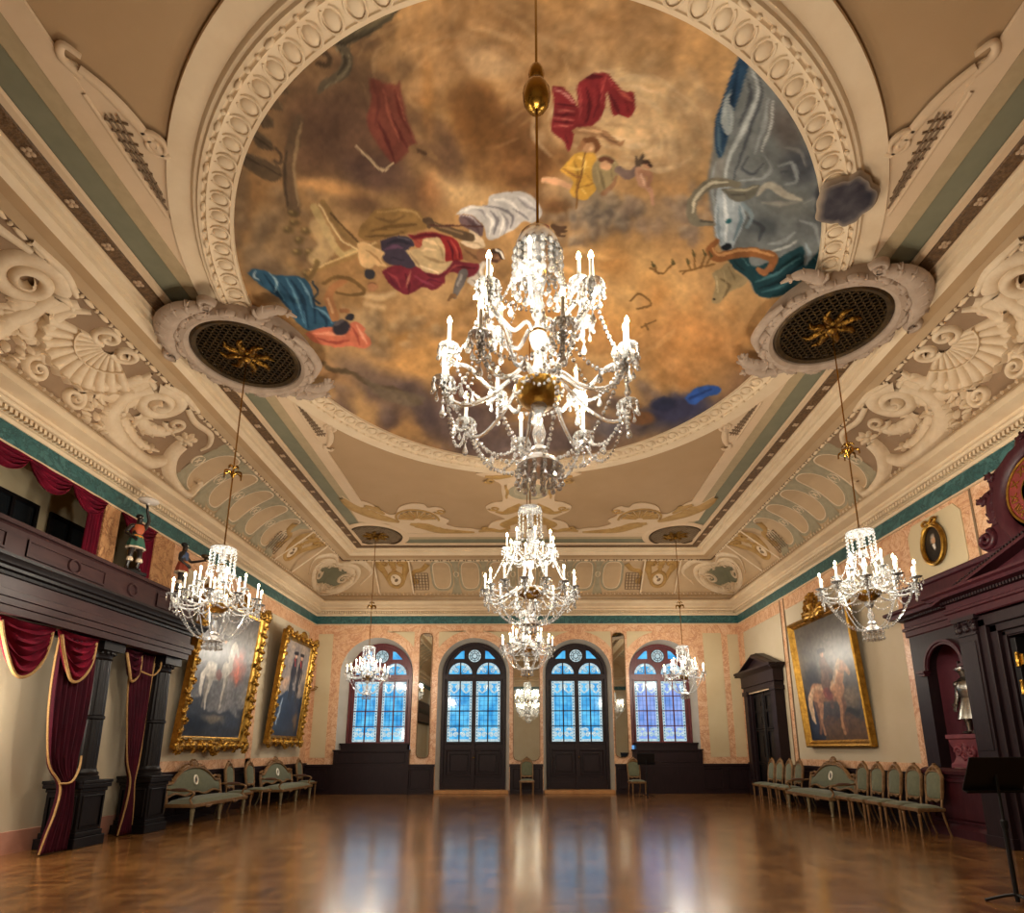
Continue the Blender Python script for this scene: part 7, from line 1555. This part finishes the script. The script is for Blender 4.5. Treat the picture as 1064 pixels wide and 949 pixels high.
# ---- chairs and settees; local: faces -y, back at +y
def cushion(mb, x0, x1, y0, y1, z0, z1, dome=.02, n=10):
    G = []
    for j in range(n+1):
        v = j/n; row = []
        for i in range(n+1):
            u = i/n; e = (1-(2*u-1)**6)*(1-(2*v-1)**6); row.append((x0+(x1-x0)*u, y0+(y1-y0)*v, z0+(z1-z0)*(e**.4)+dome*(1-(2*u-1)**2)*(1-(2*v-1)**2)))
        G.append(row)
    mb.grid(G)
LEGP = [(.018, 0), (.024, .02), (.016, .05), (.02, .12), (.026, .3), (.03, .36), (.018, .375), (.03, .39), (.032, .42)]
def backpanel(mb, out, y, lean, th, front=True):
    """upholstered panel from an outline (x,z), padded in the middle, leaning back"""
    P = np.array(out); c = P.mean(0); G = []
    for k, (s, d) in enumerate(((1, 0), (.96, .5), (.85, .85), (.5, 1), (.02, 1))):
        G.append([(c[0]+(x-c[0])*s, y+lean*((c[1]+(z-c[1])*s)-.5)-th*d, c[1]+(z-c[1])*s) for x, z in list(P)+[tuple(P[0])]])
    mb.grid(G); mb.grid([[(x, y+lean*(z-.5)+.015, z) for x, z in list(P)+[tuple(P[0])]], [(c[0], y+lean*(c[1]-.5)+.015, c[1]) for _ in range(len(P)+1)]])
def chair(label, loc, rz, group):
    t = thing('dining_chair', label, 'chair', loc, rz, group); w = .23
    s = M(); cushion(s, -w, w, -.24, .2, .46, .5, .02); s.obj('seat', SAGE, t)
    fr = M(); fr.frame([(0, 0), (.012, 0), (.02, .03), (.012, .06), (0, .06)], [(-w, -.25, .41), (w, -.25, .41), (w*.9, .22, .41), (-w*.9, .22, .41)]); fr.box(-w*.95, w*.95, -.24, .21, .42, .46); fr.obj('seat_frame', GILTW, t)
    for sx in (-1, 1):
        M().lathe(LEGP, 12, (sx*(w-.02), -.225, 0)).obj('leg', GILTW, t)
        M().tube(spline([(sx*(w-.05), .3, 0), (sx*(w-.04), .24, .2), (sx*(w-.04), .2, .44), (sx*(w-.03), .23, .7), (sx*(w-.03), .285, 1.0)], 5), [.016]*6+[.02]*15, 8).obj('leg', GILTW, t)
    o = [(-.17, .6), (.17, .6), (.2, .75), (.2, .95)]+[(.2*math.cos(a), .97+.12*math.sin(a)) for a in np.linspace(.2, PI-.2, 9)]+[(-.2, .95), (-.2, .75)]
    b = M(); backpanel(b, o, .215, .14, .035); b.obj('backrest', SAGE, t)
    f = lambda u, v, h: (u, .215+.14*(v-.5)-h, v); bf = M()
    ribbon(bf, spline(o[:1]+o[::-1], 3), .022, .045, f); ribbon(bf, spline([(-.17, .6), (-.08, .565), (0, .6), (.08, .565), (.17, .6)], 6), .018, .045, f)
    bf.grid([[(x, .215+.14*(z-.5)+d, z) for x, z in o+[o[0]]] for d in (-.01, .03)])
    bf.obj('back_frame', GILTW, t)
    cr = M(); ribbon(cr, spline([(-.18, 1.04), (-.1, 1.12), (0, 1.17), (.1, 1.12), (.18, 1.04)], 5), [.02, .035, .03, .035, .02], .05, f); leaf(cr, [(0, 1.1), (0, 1.16), (0, 1.225)], .06, .05, f, 3)
    for e in (-1, 1): ribbon(cr, [(e*.09+p, 1.12+q) for p, q in spiral(0, 0, .035, 1.3, 0, 14, e)], .012, .05, f)
    cr.obj('crest', GILTW, t, angle=60)
    return t
def settee(label, loc, rz, group, L=2.2):
    t = thing('settee', label, 'sofa', loc, rz, group); w = L/2
    s = M(); cushion(s, -w+.03, w-.03, -.35, .26, .41, .5, .025, 14); s.obj('seat', SAGE, t)
    fr = M(); fr.frame([(0, 0), (.015, 0), (.025, .03), (.015, .07), (0, .07)], [(-w, -.36, .35), (w, -.36, .35), (w, .28, .35), (-w, .28, .35)]); fr.box(-w+.01, w-.01, -.35, .27, .36, .42)
    f0 = lambda u, v, h: (u, -.375-h, v)
    for e in (-.5, .5): leaf(fr, [(e*w-.15, .37), (e*w, .34), (e*w+.15, .37)], .04, .02, f0, 3)
    fr.obj('seat_frame', GILTW, t)
    for x in (-w+.05, 0, w-.05): M().lathe([(r*1.6, z*.86) for r, z in LEGP], 12, (x, -.32, 0)).obj('leg', CHAIRW, t)
    for x in (-w+.05, w-.05): M().tube(spline([(x*1.02, .36, 0), (x, .29, .18), (x, .25, .4)], 5), [.02]*11, 8).obj('leg', CHAIRW, t)
    hump = lambda x: .8+.31*max(0., 1-min(1., abs(x)/(w*.74))**2.4)
    xs = np.linspace(-w+.07, w-.07, 37)
    o = [(x, hump(x)) for x in xs[::-1]]; low = [(x, .56+.03*math.cos(x/w*3*PI)) for x in xs]
    b = M(); G = []
    for k in range(7):
        q = k/6; pad = .045*math.sin(PI*q)**.5
        G.append([(x, .27+.16*((zl*(1-q)+zh*q)-.5)-pad*(1-(x/w)**8), zl*(1-q)+zh*q) for (x, zl), (_, zh) in zip(low, o[::-1])])
    b.grid(G); b.grid([[(x, .29+.16*(z-.5), z) for x, z in r_] for r_ in (low, o[::-1])]); b.obj('backrest', SAGE, t)
    f = lambda u, v, h: (u, .275+.16*(v-.5)-h, v); bf = M()
    ribbon(bf, o[::-1], .035, .06, f); ribbon(bf, low, .028, .06, f)
    for e in (-1, 1): ribbon(bf, spline([(e*(w-.07), .42), (e*(w-.06), .6), (e*(w-.07), .8)], 5), .035, .06, f)
    bf.grid([[(x, .275+.16*(z-.5)+d, z) for x, z in o] for d in (-.03, .045)]); bf.obj('back_frame', GILTW, t)
    cr = M()
    for g in range(5): a = PI/2+(g-2)*.5; leaf(cr, [(0, 1.1), (.1*math.cos(a), 1.12+.1*math.sin(a)), (.17*math.cos(a), 1.12+.17*math.sin(a))], .07, .06, f, 3)
    for e in (-1, 1):
        leaf(cr, [(e*.1, 1.14), (e*.35, 1.12), (e*.6, .98)], .06, .06, f, 4); ribbon(cr, [(e*(w-.1)+p, .86+q) for p, q in spiral(0, 0, .05, 1.3, 0, 14, e)], .018, .06, f); leaf(cr, [(e*(w-.35), .86), (e*(w-.22), .9), (e*(w-.08), .86)], .04, .05, f, 3)
    cr.obj('crest', GILTW, t, angle=60)
    em = M(); f2 = lambda u, v, h: (u, .225+.16*(v-.5)-h, v); ringrel(em, 0, .84, .065, .095, .018, .025, f2, 18); em.obj('emblem', CANDLE, t)
    e2 = M(); blob(e2, 0, .84, .05, .08, .008, f2, 0, 14, 2); blob(e2, .005, .85, .032, .045, .02, f2, .3, 10, 2); e2.obj('emblem_field', BLACK, t)
    for e in (-1, 1):
        a = M(); a.tube(spline([(e*(w-.04), .24, .7), (e*(w-.02), 0, .68), (e*(w-.02), -.24, .67), (e*(w-.02), -.33, .62), (e*(w-.03), -.3, .57)], 5), [.028]*21, 8, flat=.8)
        a.tube(spline([(e*(w-.03), -.3, .58), (e*(w-.03), -.26, .5), (e*(w-.03), -.32, .4)], 5), .022, 8); ar = a.obj('armrest', GILTW, t)
        p = M(); cushion(p, e*(w-.02)-.035, e*(w-.02)+.035, -.2, .16, .69, .72, .01, 6); p.obj('arm_pad', mat('arm_pad_brown%d' % (TN[0]), '#5c3c2e', .7) if 'ARMPAD' not in globals() else ARMPAD, ar)
    return t
ARMPAD = mat('arm_pad_brown', '#5c3c2e', .7)
GR, GL = 'green upholstered chairs along the right wall', 'green upholstered chairs along the left wall'
ch0 = chair('green upholstered chair beside the portal, first in the row along the right wall', (7.03, 10.52, 0), -PI/2, GR)
se0 = settee('long green upholstered settee under the tilted horse portrait on the right wall', (7.08, 14.2, 0), -PI/2, 'green upholstered settees')
index_children()
names = ['second green chair from the portal in the row along the right wall', 'third green chair from the portal in the row along the right wall', 'fourth green chair from the portal, next to the fifth by the right settee', 'green chair touching the near end of the right settee']
for y, nm, r in zip((11.1, 11.68, 12.24, 12.78), names, (.02, -.03, .02, .0)): dup(ch0, (7.06, y, 0), -PI/2+r, nm, GR)
names = ['green chair touching the far end of the right settee', 'second green chair beyond the right settee', 'third green chair beyond the right settee, before the pedimented door', 'last green chair of the right row, farthest from the camera']
for y, nm, r in zip((15.62, 16.2, 16.78, 17.35), names, (.02, -.03, .04, 0)): dup(ch0, (7.0, y, 0), -PI/2+r, nm, GR)
dup(se0, (-7.08, 13.0, 0), PI/2, 'green upholstered settee under the large gilt-framed rider painting on the left wall', 'green upholstered settees')
dup(se0, (-7.08, 17.2, 0), PI/2, 'green upholstered settee near the back corner of the left wall', 'green upholstered settees')
for y, nm, r in zip((14.48, 15.5, 18.85), ('green chair at the far end of the nearer left settee', 'green chair standing before the farther left settee', 'green chair in the back left corner beyond the farther settee'), (.05, -.05, .0)): dup(ch0, (-7.12, y, 0), PI/2+r, nm, GL)
GB = 'green upholstered chairs along the back wall'
dup(ch0, (-.02, 19.45, 0), 0, 'green chair standing alone before the tall mirror between the arched doors', GB)
dup(ch0, (3.5, 18.8, 0), .15, 'green chair beside the small black music stand at the back wall', GB)
# ---- music stands; local: desk faces +y (reader side), tilted
def music_stand(label, loc, rz, h, w_=.27):
    t = thing('music_stand', label, 'music stand', loc, rz, 'black music stands')
    M().tube([(0, 0, .02), (0, 0, h*.55)], .022, 10).obj('lower_tube', BLACK, t); M().tube([(0, 0, h*.5), (0, .0, h-.12)], .014, 8).obj('upper_tube', BLACK, t)
    M().lathe([(.03, h*.52), (.032, h*.54), (.032, h*.57), (.02, h*.58)], 12).obj('collar', BLACK, t)
    for k in range(3):
        a = PI/2+k*2*PI/3; M().tube(spline([(0, 0, .09), (.12*math.cos(a), .12*math.sin(a), .06), (.26*math.cos(a), .26*math.sin(a), .012)], 5), .015, 8).obj('foot', BLACK, t)
    rot = Matrix.Translation((0, 0, h-.14)) @ Matrix.Rotation(-.42, 4, 'X')
    M().box(-w_, w_, -.006, .006, -.16, .2, rot).obj('desk', BLACK, t, smooth=False, bevel=.004)
    M().box(-w_, w_, 0, .06, -.165, -.155, rot).box(-w_, w_, .055, .06, -.165, -.14, rot).obj('lip', BLACK, t, smooth=False)
    return t
music_stand('large black music stand near the camera in the lower right corner', (4.8, 6.0, 0), PI+.1, 1.36, .34)
music_stand('small black music stand at the back wall beside the green chair', (3.74, 18.35, 0), PI-.2, 1.3)
# ================================================================= LIGHT
lamps((-7.2, 6.85, 0), 2.35, .1, 58., 2)
wd = bpy.data.worlds.new('dusk'); SC.world = wd; wd.use_nodes = True
bg = wd.node_tree.nodes['Background']; bg.inputs[0].default_value = (*srgb('#5f93c8'), 1); bg.inputs[1].default_value = .6
SC.cycles.max_bounces = 8; SC.cycles.diffuse_bounces = 4; SC.cycles.glossy_bounces = 4; SC.cycles.transmission_bounces = 6; SC.cycles.caustics_reflective = False; SC.cycles.caustics_refractive = False; SC.cycles.sample_clamp_indirect = 4.; SC.cycles.sample_clamp_direct = 0.
SC.view_settings.exposure = EXPO
